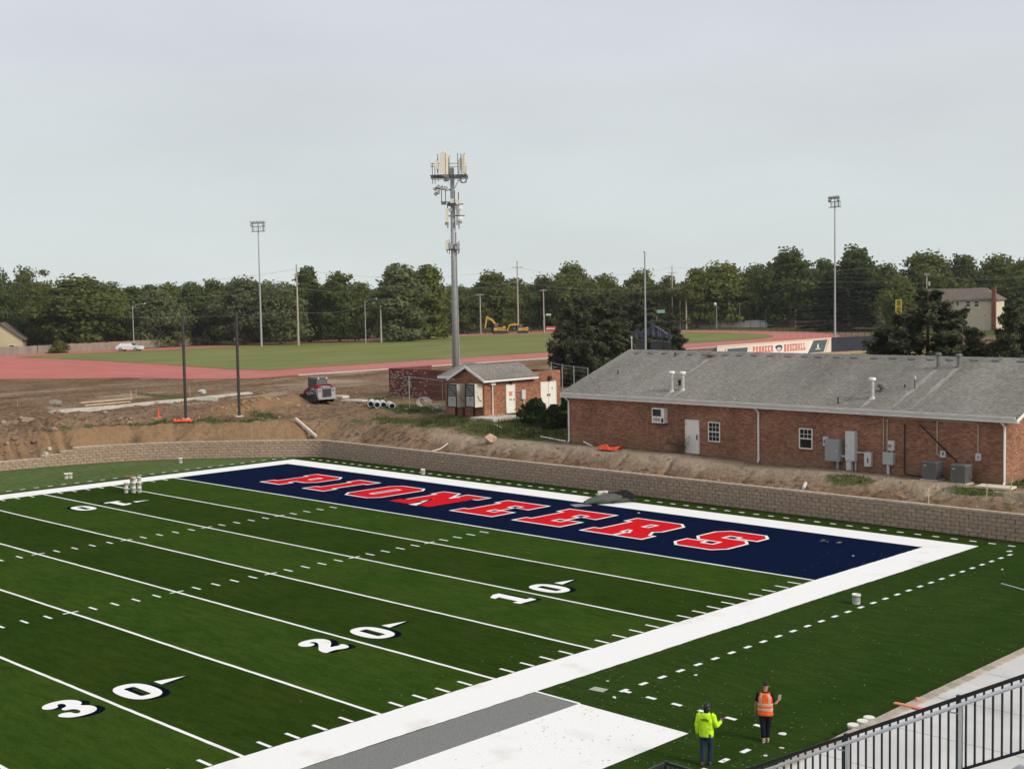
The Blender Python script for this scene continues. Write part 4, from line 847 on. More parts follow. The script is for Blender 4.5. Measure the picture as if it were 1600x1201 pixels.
proto('d', 4, 12, 12, .02, nc=54, nl=8600, leaf=.235); proto('e', 5, 15, 11, .12, nc=38, nl=4600, leaf=.22, shape_='vase'); proto('f', 6, 13, 13, .05, nc=64, nl=9500, leaf=.235)
proto('u', 7, 4, 7, .0, nc=26, nl=2200, leaf=.22)
def conifer(name, seed, h, w, tiers, nl, droop=.1, leaf=.3, flat_=.35, irr=.35, base=.08):
    g = np.random.default_rng(seed); vs = []; fs = []; tr = MB(); tr.tube([(0, 0, -.4), (0, 0, h*.5), (0, 0, h*.97)], [.22, .15, .03], 7)
    bl = []
    for t in range(tiers):
        z = h*(base+(1-base)*(t+.3)/tiers); env = (1-(z/h)**2.1)*w/2+w*.06
        for k in range(7 if t < tiers*.7 else 5):
            a = g.uniform(0, 2*math.pi); L_ = env*g.uniform(1-irr, 1.1); e = np.array([L_*math.cos(a), L_*math.sin(a), -droop*L_+g.uniform(-.2, .3)])
            tr.tube([(0, 0, z), (e[0]*.5, e[1]*.5, z+e[2]*.3), (e[0], e[1], z+e[2])], [.06, .045, .01], 4); bl.append((np.array([0, 0, z]), e, L_))
    tot = sum(b[2] for b in bl)
    for o, e, L_ in bl:
        for i in range(int(nl*L_/tot)):
            s = g.uniform(.25, 1.03)**.75; p = o+e*s+g.normal(size=3)*np.array([.28, .28, .28*flat_])*(.45+L_*.22)*(1.15-s*.7)
            n = np.array([g.normal()*.5, g.normal()*.5, 1.])+e/L_*.3; q = rotq(p, n, g.normal(size=3), leaf*g.uniform(.5, 1.4), leaf*g.uniform(.35, .8)); k = len(vs); vs += q; fs.append((k, k+1, k+2, k+3))
    me = bpy.data.meshes.new(name); me.from_pydata([tuple(v) for v in vs], [], fs); me.materials.append(LEAF['needle']); return me, tr.mesh('trunk', BARK), h, w
PROTO['p'] = conifer('crown', 21, 9, 9, 17, 25000, .02, .19, 1.0, .4, .02); PROTO['q'] = conifer('crown', 22, 9.5, 10, 17, 29000, -.08, .19, 1.0, .5, .02); PROTO['s'] = conifer('crown', 23, 16, 12, 15, 15000, .06, .34, .32, .25, .05)
PROTO['y'] = conifer('crown', 24, 4, 1.6, 10, 600, .1, .16, .5)
def tree(k, u, vtop, wpx, dist, tone, label, name='tree', cat='tree', group=None, vbase=None, rz=None, z=2.97):
    p, zt = far(u, vtop, dist, z); h = zt-z; wd = wpx*dist/FPX*(1.22 if k in 'abcdef' else 1.)
    cm, tm, h0, w0 = PROTO[k]; t = thing(name, label, cat, tuple(p), group, rz if rz is not None else rnd.uniform(0, 6.28)); t.scale = (wd/w0, wd/w0, h/h0)
    c = link('crown', cm, t); c.material_slots[0].link = 'OBJECT'; c.material_slots[0].material = LEAF[tone]
    link('trunk', tm, t); return t
TREES = [
 ('e', -2, 419, 62, 272, 'dark', 'dark open-topped tree cut by the left edge of the picture, behind the yellow house'),
 ('e', 38, 415, 74, 285, 'mid', 'tall wispy tree with bare twigs sticking out above the yellow house'),
 ('b', 72, 445, 82, 268, 'mid', 'broad green tree between the yellow house and the fork-trunked tree'),
 ('a', 122, 430, 132, 262, 'mid', 'big spreading tree with a forked pale trunk, largest at far left'),
 ('d', 172, 441, 76, 275, 'mid', 'green tree just left of the thin street lamp at far left'),
 ('c', 207, 446, 62, 278, 'dark', 'tree directly behind the thin street lamp at far left'),
 ('f', 243, 452, 92, 262, 'silver', 'grey-green low tree right of the street lamp, left of the first dark post'),
 ('b', 262, 441, 66, 292, 'mid', 'green tree rising behind the grey-green low tree at left'),
 ('d', 296, 448, 74, 268, 'dark', 'dark tree behind the first of the two dark posts'),
 ('f', 333, 437, 80, 276, 'mid', 'rounded tree between the two dark posts'),
 ('a', 378, 432, 96, 262, 'silver', 'large grey-green tree just left of the left floodlight pole'),
 ('f', 436, 442, 92, 258, 'silver', 'pale grey-green tree between the left floodlight pole and the wooden pole'),
 ('c', 480, 414, 66, 268, 'dark', 'tall dark tree directly right of the wooden pole with wires'),
 ('b', 528, 424, 74, 264, 'dark', 'dark tree with slanting bare limbs left of the curved street lamp'),
 ('d', 566, 443, 60, 285, 'mid', 'lower green tree behind the curved street lamp'),
 ('c', 622, 410, 104, 262, 'silver', 'tall silvery tree in front of the grey two storey house'),
 ('c', 668, 412, 82, 272, 'light', 'tall bright green tree just left of the cell tower'),
 ('d', 722, 449, 66, 305, 'dark', 'dark low tree just right of the cell tower'),
 ('a', 768, 423, 84, 318, 'mid', 'green rounded tree above the upright excavator arm'),
 ('b', 806, 434, 62, 330, 'dark', 'tree behind the tall pole with a crossarm, between the excavators'),
 ('d', 848, 430, 66, 335, 'dark', 'dark tree above the grey roofed white house'),
 ('a', 893, 410, 84, 330, 'mid', 'tall tree above the left one of the two dark pines by the shed'),
 ('b', 944, 427, 66, 330, 'light', 'yellow-green tree above the larger dark pine'),
 ('f', 1003, 421, 78, 325, 'mid', 'green tree directly behind the flagpole'),
 ('d', 1044, 431, 58, 322, 'mid', 'low green tree behind the tall thin pole right of the flagpole'),
 ('b', 1088, 418, 72, 320, 'light', 'light green tree behind the twin H-frame poles'),
 ('a', 1128, 409, 108, 324, 'light', 'broad light green tree above the white fence'),
 ('f', 1180, 413, 84, 328, 'mid', 'green tree at the right end of the white fence'),
 ('a', 1233, 388, 104, 322, 'dark', 'very tall dark tree with a pale forked trunk beside the grey garage house'),
 ('a', 1336, 384, 88, 325, 'dark', 'tall dark round-topped tree behind the right floodlight pole'),
 ('s', 1326, 412, 140, 292, 'spruce', 'great dark layered evergreen at the foot of the right floodlight pole'),
 ('c', 1287, 402, 56, 335, 'dark', 'dark tree in the gap left of the great layered evergreen'),
 ('d', 1387, 412, 66, 318, 'mid', 'green tree between the layered evergreen and the yellow foul pole'),
 ('f', 1408, 432, 66, 280, 'mid', 'lower green tree behind the yellow foul pole'),
 ('a', 1446, 392, 108, 330, 'mid', 'tall rounded tree behind the wooden pole left of the tan house'),
 ('b', 1506, 397, 82, 335, 'dark', 'dark tree behind the roof of the tan house'),
 ('f', 1560, 398, 92, 340, 'mid', 'rounded tree right of the red chimney'),
 ('a', 1604, 403, 80, 325, 'mid', 'green tree cut by the right edge of the picture')]
for a in TREES: tree(*a)
for i in range(58):
    u = -140+i*37+rnd.uniform(-9, 9); vb = 446-10*(u/1600)+rnd.uniform(-7, 6)
    if 690 < u < 760: vb += 6
    tree(rnd.choice('abcdf'), u, vb, rnd.uniform(60, 90), 345+rnd.uniform(0, 60), rnd.choice(['dark', 'mid', 'mid']), 'green treetop filling the gaps in the far back row of trees', group='trees in the far back row')
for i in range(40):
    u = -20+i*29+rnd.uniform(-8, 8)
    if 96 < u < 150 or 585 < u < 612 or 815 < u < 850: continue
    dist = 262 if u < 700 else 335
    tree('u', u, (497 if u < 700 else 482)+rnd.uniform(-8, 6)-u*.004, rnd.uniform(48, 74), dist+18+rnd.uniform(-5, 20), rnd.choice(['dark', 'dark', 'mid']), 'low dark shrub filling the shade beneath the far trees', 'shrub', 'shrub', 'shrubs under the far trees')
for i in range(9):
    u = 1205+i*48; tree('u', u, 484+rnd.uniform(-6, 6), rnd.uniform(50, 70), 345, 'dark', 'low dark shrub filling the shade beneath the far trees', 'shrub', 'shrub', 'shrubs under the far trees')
tree('q', 898, 464, 96, 127, 'needle', 'dark bushy pine standing right behind the small shed', 'pine_tree', 'pine tree')
tree('p', 943, 460, 138, 131, 'needle', 'broadest dark pine, left of the flagpole, between the two brick buildings', 'pine_tree', 'pine tree')
tree('q', 1000, 459, 112, 208, 'needle', 'dark pine rising behind the navy tarp and the flagpole', 'pine_tree', 'pine tree')
tree('p', 1046, 489, 52, 196, 'needle', 'small grey-green pine beside the navy tarp', 'pine_tree', 'pine tree')
tree('q', 1450, 453, 196, 104, 'needle', 'large dark pine behind the brick building roof, in front of the tan house', 'pine_tree', 'pine tree')
tree('p', 1503, 482, 104, 103, 'needle', 'lower dark pine merged with the large pine, in front of the tan house wall', 'pine_tree', 'pine tree')
tree('p', 1588, 470, 104, 100, 'needle', 'dark pine behind the roof at the right edge of the picture', 'pine_tree', 'pine tree')
tree('y', 320, 512, 14, 262, 'silver', 'slim young pale conifer between the two dark posts', 'young_conifer', 'tree')
tree('y', 1375, 478, 16, 262, 'silver', 'slim young pale conifer left of the yellow foul pole', 'young_conifer', 'tree')
tree('u', 92, 533, 34, 242, 'light', 'pale green shrub in front of the far wooden fence', 'shrub', 'shrub')
# bush by the shed
def bush(u, v, wpx, vtop, label, seed, tone='bush'):
    p = gp(u, v); dist = math.hypot(p[0]-CP[0], p[1]-CP[1]); _, zt = far(u, vtop, dist); h = zt-p[2]; wd = wpx*dist/FPX
    me = crownmesh('foliage', seed, h, wd, .0, nc=18, nl=2600, leaf=.10); me.materials[0] = LEAF[tone]
    t = thing('bush', label, 'bush', tuple(p)); link('foliage', me, t); m_ = MB()
    for k in range(6): a = k*1.05; m_.tube([(0, 0, -.2), (.3*wd*math.cos(a), .3*wd*math.sin(a), h*.6)], [.03, .01], 4)
    m_.build('stem', BARK, t)
bush(838, 662, 66, 624, 'dense dark green bush in front of the pale double door', 31); bush(866, 668, 44, 633, 'lower dark bush against the left corner of the long brick building', 32)
bush(884, 650, 20, 612, 'small bush in the gap between the shed and the long brick building', 33)
# ------------------------------------------------------------------ poles
def hgt(p, u, v): return far(u, v, math.hypot(p[0]-CP[0], p[1]-CP[1]))[1]-p[2]
def lamp_lights(t, zs, xs, rz, flip=1):
    hd = MB().lathe([(.07, -.28), (.16, -.2), (.26, .0), (.29, .05)], (0, 0, 0), 12, Matrix.Rotation(R(-62), 4, 'X')).mesh('floodlight', GREYBOX)
    ln = MB().lathe([(.27, .051), (.2, .10), (0, .12)], (0, 0, 0), 12, Matrix.Rotation(R(-62), 4, 'X')).mesh('lens', M('floodlight_lens', (.75, .78, .78), .15, .05))
    for z in zs:
        for x in xs:
            o = link('floodlight', hd, t, (x, -.25, z)); link('lens', ln, o, (0, 0, 0))
def floodpole(u, vb, vt, vbar, dist, label, rz, drop=0):
    p, zt = far(u, vt, dist); h = zt-p[2]; hb = hgt(p, u, vbar)
    t = thing('floodlight_pole', label, 'floodlight', tuple(p), 'tall floodlight poles by the sports grounds', rz)
    MB().tube([(0, 0, -.5), (0, 0, hb)], [.2, .09], 10).build('pole', GALV, t)
    m_ = MB(); s = h-hb
    m_.box(-1.25, 1.25, -.28, .28, hb, hb+.1)
    for x in (-1.25, -.85, -.45, 0, .4, .8, 1.2): m_.box(x-.02, x+.02, .24, .28, hb+.1, hb+.95)
    m_.box(-1.25, 1.25, .24, .28, hb+.92, hb+.97)
    for x in (-1.0, 0, 1.0): m_.box(x-.045, x+.045, -.05, .05, hb+.1, hb+s-.2)
    for z in (hb+s*.55, hb+s-.25): m_.box(-1.3, 1.3, -.06, .06, z-.05, z+.05)
    m_.build('lamp_frame', DKMETAL, t)
    lamp_lights(t, (hb+s-.05,), (-1.15, -.58, 0, .58, 1.15), rz); lamp_lights(t, (hb+s*.55+.2,), (-1.15, 1.15), rz)
floodpole(403, 538, 347, 362, 249, 'tall steel floodlight pole with two rows of lamps before the trees at left', R(38)); floodpole(1304.5, 530, 308, 324, 231, 'tall steel floodlight pole rising behind the baseball banner at right', R(-20))
INS = M('insulator', (.30, .28, .26), .4, .1)
def upole(u, vb, vt, dist, label, arms=((-.3, 1.2),), r=.15, rz=R(44), name='utility_pole', cat='utility pole', mat=WOODP, tr=False, group='wooden utility poles along the far road'):
    p, zt = far(u, vt, dist); h = zt-p[2]; t = thing(name, label, cat, tuple(p), group, rz)
    MB().tube([(0, 0, -.5), (0, 0, h)], [r*1.15, r*.75], 8).build('pole', mat, t)
    for dz, hw in arms:
        a = MB().box(-hw, hw, -r-.1, -r, h+dz-.06, h+dz+.06).build('crossarm', WOODP, t)
        for x in (-hw*.9, -hw*.35, hw*.35, hw*.9): MB().lathe([(.03, 0), (.07, .1), (.05, .22), (0, .24)], (x, -r-.05, h+dz+.061), 6).build('insulator', INS, a)
    if tr: MB().lathe([(.26, 0), (.28, .05), (.28, .75), (.24, .85), (0, .88)], (.45, -.05, h*.78), 10).build('transformer', GALV, t)
    t['h'] = h; return t
def topof(t, dz=0.): return Vector(t.location)+Vector((0, 0, t['h']+dz))
P1 = upole(463, 535, 413, 250, 'tall weathered wooden pole between the floodlight pole and the cell tower', ((-2.0, .5),), .17)
P2 = upole(808, 520, 408, 306, 'tallest wooden pole with a crossarm, between the two excavators', ((-1.5, 1.15),), .17)
P3 = upole(750, 521, 459, 300, 'short wooden pole left of the upright excavator', ((-.25, .9),), .15)
P4 = upole(849, 518, 452, 306, 'short wooden pole before the white house gable', ((-.3, .8),), .15)
P5 = upole(1050, 506, 415, 318, 'tall thin grey pole just right of the flagpole', ((-1.8, .9),), .14)
P6 = upole(1062.5, 506, 449, 318, 'left pole of the twin pair above the white fence', ((-.3, 1.6),), .15); P7 = upole(1072, 506, 447, 316, 'right pole of the twin pair above the white fence', ((-1.3, 1.4),), .16)
P8 = upole(1243, 508, 436, 322, 'wooden pole in front of the very tall dark tree', ((-.3, 1.0),), .17)
P9 = upole(1448, 500, 427, 285, 'wooden pole with a transformer left of the tan house', ((-.25, .6),), .16, tr=True)
P10 = upole(594.5, 530, 477, 256, 'short pole in front of the grey two storey house', (), .16)
for q in (P1, P2, P3, P4, P5, P6, P7, P8, P9, P10): pass
def cablerun(pts, sag, label, name='power_line'):
    m_ = MB(True)
    for a, b in zip(pts[:-1], pts[1:]):
        a, b = Vector(a), Vector(b); L_ = [a.lerp(b, k/14)-Vector((0, 0, sag*4*(k/14)*(1-k/14))) for k in range(15)]; m_.tube(L_, .024, 4, False)
    t = m_.build(name, M('far_cable', (.20, .20, .19), .7, .1)); tag(t, label, 'power line', 'power lines along the far road'); return t
fl_ = lambda u, v, d: Vector((*far(u, v, d)[0][:2], far(u, v, d)[1]))
cablerun([fl_(-40, 436, 262), topof(P1, -.9), topof(P2, -1.4), topof(P5, -.4), fl_(1640, 402, 330)], 2.0, 'top thin cable running over the treetops from pole to pole')
cablerun([fl_(-40, 456, 262), topof(P1, -4.5), topof(P2, -4.8), topof(P5, -4.2), topof(P8, -.1), topof(P9, .2), fl_(1640, 424, 285)], 1.6, 'second thin cable below the treetops across the whole tree line')
cablerun([fl_(-40, 484, 262), topof(P1, -8.8), topof(P10, 1.2), topof(P3, 0), topof(P4, 0), topof(P6, 0), topof(P7, -.2)], 1.2, 'lowest thin cable in front of the dark trees, tied to the short poles')
cablerun([topof(P8, -.1), topof(P9, -.4), fl_(1640, 426, 285)], 1.0, 'thin cable from the pole by the tall dark tree past the transformer')
def streetlamp(u, vb, vt, dist, label, side, arm=2.2, rz=R(44)):
    p, zt = far(u, vt, dist); h = zt-p[2]; t = thing('street_lamp', label, 'street lamp', tuple(p), 'street lamps along the far road', rz)
    MB().tube([(0, 0, -.5), (0, 0, h)], [.1, .06], 7).build('pole', GALV, t)
    MB().tube([(0, 0, h-.4), (side*arm*.3, 0, h+.2), (side*arm, 0, h+.4)], [.04, .035, .03], 5).build('arm', GALV, t); MB().lathe([(.0, -.1), (.18, -.05), (.14, .08), (0, .1)], (side*arm, 0, h+.38), 8).build('lamp_head', LTBOX, t)
streetlamp(207, 541, 478, 246, 'thin street lamp before the trees at far left, above the white car', 1); streetlamp(570, 531, 470, 252, 'street lamp with a curved arm left of the grey two storey house', 1); streetlamp(1155.5, 508, 473, 318, 'street lamp with a long arm above the white fence', 1, 3.4)
p, zt = far(1119.5, 474, 316); t = thing('globe_lamp', 'short lamp post with a white globe above the white fence', 'street lamp', tuple(p)); MB().tube([(0, 0, -.3), (0, 0, zt-p[2]-.4)], [.1, .08], 7).build('pole', GALV, t); MB().lathe([(.05, -.45), (.3, -.2), (.36, .1), (.2, .4), (0, .45)], (-.4, 0, zt-p[2]-.2), 10).build('globe', WHITE, t)
upole(1196.5, 508, 471, 320, 'thin grey pole right of the long-armed street lamp', (), .09, mat=GALV, group=None)
# flagpole
p, zt = far(1007.3, 393, 120, 2.9); t = thing('flagpole', 'tall bare metal flagpole with a ball on top behind the roof ridge', 'flagpole', tuple(p)); h = zt-p[2]
MB().tube([(0, 0, -.4), (0, 0, h-.2)], [.105, .06], 10).build('pole', GALV, t); MB().lathe([(0, -.1), (.1, -.05), (.13, .04), (.08, .13), (0, .16)], (0, 0, h-.06), 10).build('ball', ALU, t); MB().tube([(.1, 0, 1), (.08, 0, h-.25)], .008, 3).build('rope', LTBOX, t)
p, zt = far(987, 527, 118, 2.8); t = thing('short_post', 'short white post with a cap left of the flagpole, behind the roof', 'post', tuple(p)); MB().tube([(0, 0, -.3), (0, 0, zt-p[2]-.1)], .035, 7).build('pole', WHITE, t); MB().lathe([(.05, -.1), (.09, -.04), (.09, .08), (0, .12)], (-.04, 0, zt-p[2]-.05), 8).build('cap', LTBOX, t)
# two dark posts
for u, vb, vt, lab in ((290.5, 655, 489, 'dark steel post at left, with orange netting at its foot'), (374, 651, 487, 'dark steel post at right of the pair, beside the dirt pile')):
    p = gp(u, vb); h = hgt(p, u-3, vt); t = thing('steel_post', lab, 'post', tuple(p), 'pair of dark steel posts by the wall'); MB().lathe([(.115, -.5), (.115, h-.05), (.09, h), (0, h)], (0, 0, 0), 14).build('pole', DKMETAL, t)
    MB().lathe([(.35, -.3), (.34, .06), (.3, .1), (0, .1)], (0, 0, 0), 12).build('footing', CONCD, t)
# ------------------------------------------------------------------ cell tower
p, zt = far(707, 300, 124, 2.9); TD = 124; tw = thing('cell_tower', 'tall grey monopole cell tower crowded with pale antenna panels and lamps', 'cell tower', tuple(p))
tw.rotation_euler.z = YAW*-1                      # face the camera: local x = picture right
def tz(v): return hgt(p, 706, v)
def tx(u, v): return (u-(704.5+(v-280)*4.0/280))*TD/FPX
htop = tz(262)
MB().tube([(0, 0, -.5), (0, 0, tz(400)), (0, 0, htop)], [.35, .25, .185], 18).build('pole', GALV, tw, smooth=True)
pm_ = MB()
for k in range(34): pm_.tube([(-.42, -.15, 2+k*.62), (-.2, 0, 2+k*.62)], .015, 4)
pm_.tube([(.34, -.15, 2), (.26, -.15, htop-6)], .05, 5); pm_.build('step_bolts', GALV, tw)['kind'] = 'stuff'
ANT = M('antenna_plastic', (.72, .65, .52), .55, .06, 4); MOUNT = M('mount_steel', (.13, .13, .13), .5, .15, metal=.3)
def panel(u0, u1, v0, v1, y, d, label=None, mat=ANT, rz=0, pipe_=True):
    xc = (tx(u0, v0)+tx(u1, v0))/2; w_ = (u1-u0)*TD/FPX/2; za, zb = tz(v1), tz(v0); Mx = TM((xc, y, 0), rz)
    o = MB().prism([(-w_, za), (w_, za), (w_, zb), (-w_, zb)], -d/2, d/2, Mx).build('antenna_panel', mat, tw)
    if pipe_: MB().tube([(xc+.05, y+d/2+.12, za-.3), (xc+.05, y+d/2+.12, zb+.15)], .04, 6).build('antenna_mast', MOUNT, o)
# platform
zp = tz(275); m_ = MB(); ra = 1.75
cn = [(-1.95, -.9), (1.4, -.9), (1.4, 1.1), (-1.95, 1.1)]
for a, b in zip(cn, cn[1:]+cn[:1]):
    m_.tube([(*a, zp), (*b, zp)], .055, 6); m_.tube([(*a, zp-.2), (*b, zp-.2)], .03, 5)
for a in cn: m_.tube([(0, 0, zp-.15), (*a, zp-.05)], .08, 6)
m_.tube([(-1.95, -.9, tz(257)), (1.4, -.9, tz(257))], .03, 5); m_.tube([(-.4, -.9, tz(262)), (1.4, -.9, tz(262))], .025, 5)
m_.box(-.55, .55, -.3, .3, zp+.02, zp+.1); m_.build('platform', MOUNT, tw)
panel(686, 694.5, 241, 274.5, -1.05, .35); panel(694.7, 698, 241, 274.5, -.95, .4, rz=.2, pipe_=False); panel(678.5, 684.5, 252, 266, -1.0, .25); panel(697.5, 701, 245, 272, .3, .3); panel(721, 725.5, 243.5, 272.5, -.95, .4, rz=-.3); panel(715.5, 719.5, 249, 267, -.8, .3); panel(712.5, 714.5, 252, 268, .4, .3, mat=LTBOX)
for u, a, b in ((674.5, 256, 288), (678.5, 262, 288), (683, 242, 285), (700, 248, 283), (713.5, 241, 285), (718.5, 242, 288), (726, 262, 288)):
    MB().tube([(tx(u, a), -.95, tz(a)), (tx(u, a), -.95, tz(b))], .035, 5).build('antenna_mast', MOUNT, tw)
MB().tube([(tx(672, 261), -.95, tz(261)), (tx(678, 261), -.95, tz(261))], .04, 5).build('antenna_mast', MOUNT, tw)
for u in (694, 697): MB().box(tx(u, 280)-.14, tx(u, 280)+.14, -.6, -.3, tz(284), tz(277)).build('radio_unit', GREYBOX, tw)
ring = [(tx(722, 282)+.3*math.cos(q*.45), -.9, tz(282)+.3*math.sin(q*.45)) for q in range(15)]; MB().tube(ring, .06, 5).build('cable_coil', MOUNT, tw)
MB().tube([(.2, -.2, tz(295)), (.5, -.5, tz(286)), (1.0, -.8, tz(277))], .03, 5).build('cable', MOUNT, tw)
# old sports floodlights
fl1 = MB(); fl1.tube([(0, 0, tz(297)), (tx(680, 297), -.3, tz(295))], .06, 6); fl1.tube([(0, 0, tz(316)), (tx(687, 316), -.3, tz(315.5))], .05, 6)
for u in (688, 694): fl1.tube([(tx(u, 300), -.3, tz(296)), (tx(u, 300), -.3, tz(316))], .045, 5)
fl1.box(tx(691, 317)-.2, tx(691, 317)+.25, -.4, -.1, tz(320), tz(315)); fl1.build('floodlight_frame', MOUNT, tw)
hdm = MB().lathe([(.05, -.30), (.10, -.24), (.16, .0), (.18, .05)], (0, 0, 0), 12, Matrix.Rotation(R(125), 4, 'X')).mesh('floodlight', MOUNT); lnm = MB().lathe([(.155, .052), (.11, .085), (0, .095)], (0, 0, 0), 12, Matrix.Rotation(R(125), 4, 'X')).mesh('lens', M('floodlight_lens', (.75, .78, .78), .15))
for u, v, a in ((678, 296, -50), (683, 292.5, -10), (688, 294, -20), (694, 295, 10), (697, 296, 20), (679, 303.5, -45), (683, 301, -20)):
    o = link('floodlight', hdm, tw, (tx(u, v), -.45, tz(v)), R(a)); link('lens', lnm, o)
# middle cluster
m_ = MB(); m_.box(-.55, 1.0, -.1, .1, tz(320), tz(318.5)); m_.box(-.5, 1.1, -.08, .08, tz(338), tz(336.5)); m_.lathe([(.45, 0), (.45, .3)], (0, 0, tz(322)), 14); m_.build('antenna_mount', MOUNT, tw)
panel(694.5, 698.5, 326, 348, -.5, .35); panel(701.5, 707.5, 311, 318, -.55, .35, mat=LTBOX); panel(710, 714.5, 312.5, 320, -.4, .3, pipe_=False)
for u, a, b in ((714, 301, 358), (708, 298, 318), (697, 318, 357), (711.5, 320, 352)): MB().tube([(tx(u, a), -.3, tz(a)), (tx(u, a), -.3, tz(b))], .05, 5).build('antenna_mast', MOUNT, tw)
for u, v in ((717.5, 326.5), (717, 342.5)): MB().lathe([(.02, -.2), (.20, -.1), (.24, .05), (0, .12)], (tx(u, v), -.5, tz(v)), 14, Matrix.Rotation(R(90), 4, 'X')).build('dish_antenna', WHITE, tw)
for u, a, b in ((696, 347, 352), (713, 330, 337), (713, 345, 352), (717, 346, 350), (711, 322, 328), (702, 326, 331)): MB().box(tx(u, a)-.16, tx(u, a)+.16, -.5, -.2, tz(b), tz(a)).build('radio_unit', GREYBOX, tw)
# lower ring
m_ = MB(); m_.lathe([(.55, -.1), (.55, .1)], (0, 0, tz(386)), 14); m_.tube([(tx(695, 383), -.2, tz(383)), (tx(716, 383), -.2, tz(383))], .06, 5); m_.tube([(tx(695, 390), -.2, tz(390)), (tx(716, 390), -.2, tz(390))], .06, 5); m_.build('antenna_mount', MOUNT, tw)
panel(693, 697.5, 378.5, 390, -.45, .3); panel(712, 715.5, 379.5, 390.5, -.4, .3, mat=GREYBOX)
for u, a, b in ((699.5, 374, 397), (713, 379, 398)): MB().tube([(tx(u, a), -.3, tz(a)), (tx(u, a), -.3, tz(b))], .04, 5).build('antenna_mast', MOUNT, tw)
for u, a, b in ((699, 380, 388), (703, 381, 389), (710.5, 384, 390)): MB().box(tx(u, a)-.14, tx(u, a)+.14, -.55, -.25, tz(b), tz(a)).build('radio_unit', GREYBOX, tw)
# ------------------------------------------------------------------ far fences
def boardfence(name, label, a, b, h, mat, zoff=0., step=.3, gap=.02, posts=True, z=2.97):
    a, b = np.array(a[:2]), np.array(b[:2]); L_ = np.hypot(*(b-a)); rz = math.atan2(*(b-a)[::-1]); t = thing(name, label, 'fence', (*a, z), None, rz); n = int(L_/step)
    m_ = MB()
    for k in range(n): hh = h*rnd.uniform(.96, 1.03); m_.box(k*step+gap/2, (k+1)*step-gap/2, -.012, .012, .05, hh)
    o = m_.build('boards', mat, t); o['kind'] = 'stuff'
    pm = MB().box(-.06, .06, .014, .12, -.2, h*1.02).mesh('post', mat)
    for k in range(int(L_/2.6)+1): link('post', pm, t, (k*2.6, 0, 0))
    MB().box(0, L_, .015, .05, h*.25, h*.32).build('rail', mat, t); return t
FW = M('grey_fence_wood', (.26, .215, .175), .95, .18, 1.2, stretch=(1, 1, .2)); FW2 = M('new_fence_wood', (.27, .215, .17), .95, .15, 1.2); FV = M('vinyl_fence', (.80, .76, .72), .6, .06, 1); FB = M('brown_fence_wood', (.16, .085, .055), .9, .2, 1.2)
fa = far(-30, 557, 236)[0]; fb = far(60, 551, 241)[0]; fc = far(330, 538, 268)[0]
boardfence('wooden_fence', 'grey weathered board fence below the yellow house at far left', fa, fb, 1.5, FW); boardfence('wooden_fence', 'long tan board fence behind the track and the white car', fb, fc, 1.5, FW2)
boardfence('vinyl_fence', 'white solid fence beneath the light green trees beyond the track', far(1045, 510, 322)[0], far(1208, 510, 322)[0], 1.75, FV, step=1.8, gap=.04)
boardfence('wooden_fence', 'dark brown board fence in front of the grey garage house', far(1208, 510, 322)[0], far(1302, 510, 322)[0], 2.3, FB); boardfence('wooden_fence', 'low brown fence left of the yellow foul pole', far(1302, 510, 330)[0], far(1400, 510, 330)[0], 1.6, FB)
meshfence('chain_link_fence', 'black chain-link fence along the far side of the track at left', [far(u, 500, d)[0] for u, d in ((225, 258), (330, 268), (450, 280), (600, 292))], 1.5, 3.0, .035, BLACK, 5)
meshfence('chain_link_fence', 'black chain-link fence along the far side of the track before the excavators', [far(u, 500, d)[0] for u, d in ((603, 292), (720, 292), (880, 300))], 1.6, 3.0, .04, BLACK, 5)
meshfence('chain_link_fence', 'black tall post fence beyond the track before the white fence', [far(u, 500, d)[0] for u, d in ((1050, 302), (1200, 288), (1300, 268))], 2.2, 2.6, .04, BLACK, 2)
meshfence('chain_link_fence', 'black post fence in the grass left of the yellow foul pole', [far(u, 500, d)[0] for u, d in ((1302, 268), (1400, 248))], 2.2, 2.4, .045, BLACK, 6)
meshfence('chain_link_fence', 'thin galvanised wire fence standing before the small shed', [gp(640, 640), gp(665, 645), gp(706.5, 648), gp(748.5, 650.5), gp(790, 652)], 2.7, 4.6, .035, GALV, 5)
meshfence('chain_link_fence', 'galvanised wire fence between the shed and the pine', [far(u, 500, d, 2.9)[0] for u, d in ((860, 122), (895, 116), (925, 112))], 2.6, 3.2, .04, GALV, 6)
# ------------------------------------------------------------------ baseball outfield fence
CRE = M('cream_banner', (.66, .58, .50), .7, .06, .8); CRW = M('white_banner', (.72, .66, .62), .7, .06, .8); TEAL = M('slate_banner', (.075, .10, .115), .7, .1); NAV = M('navy_windscreen', (.028, .034, .048), .9, .18, 2, stretch=(1, 1, .3)); TANF = M('tan_banner', (.55, .30, .20), .7, .08); CAPY = M('yellow_fence_cap', (.66, .58, .40), .6, .08); BRED = M('banner_red', (.55, .13, .10), .7, .08); BNV = M('banner_navy', (.04, .06, .12), .7, .1)
of = thing('outfield_fence', 'outfield fence with a pale PIONEER BASEBALL banner and a navy windscreen', 'fence', tuple(far(1298, 540, 191)[0]))
A_ = far(1120, 540, 166)[0]; B_ = far(1298.5, 540, 191)[0]; C_ = far(1420, 540, 203)[0]; HF = 1.9
def onf(P, Q, s, z, off=0.): d = (Q-P)[:2]; n = np.array([d[1], -d[0]])/np.hypot(*d); return (*(P[:2]+d*s+n*off), P[2]+z)
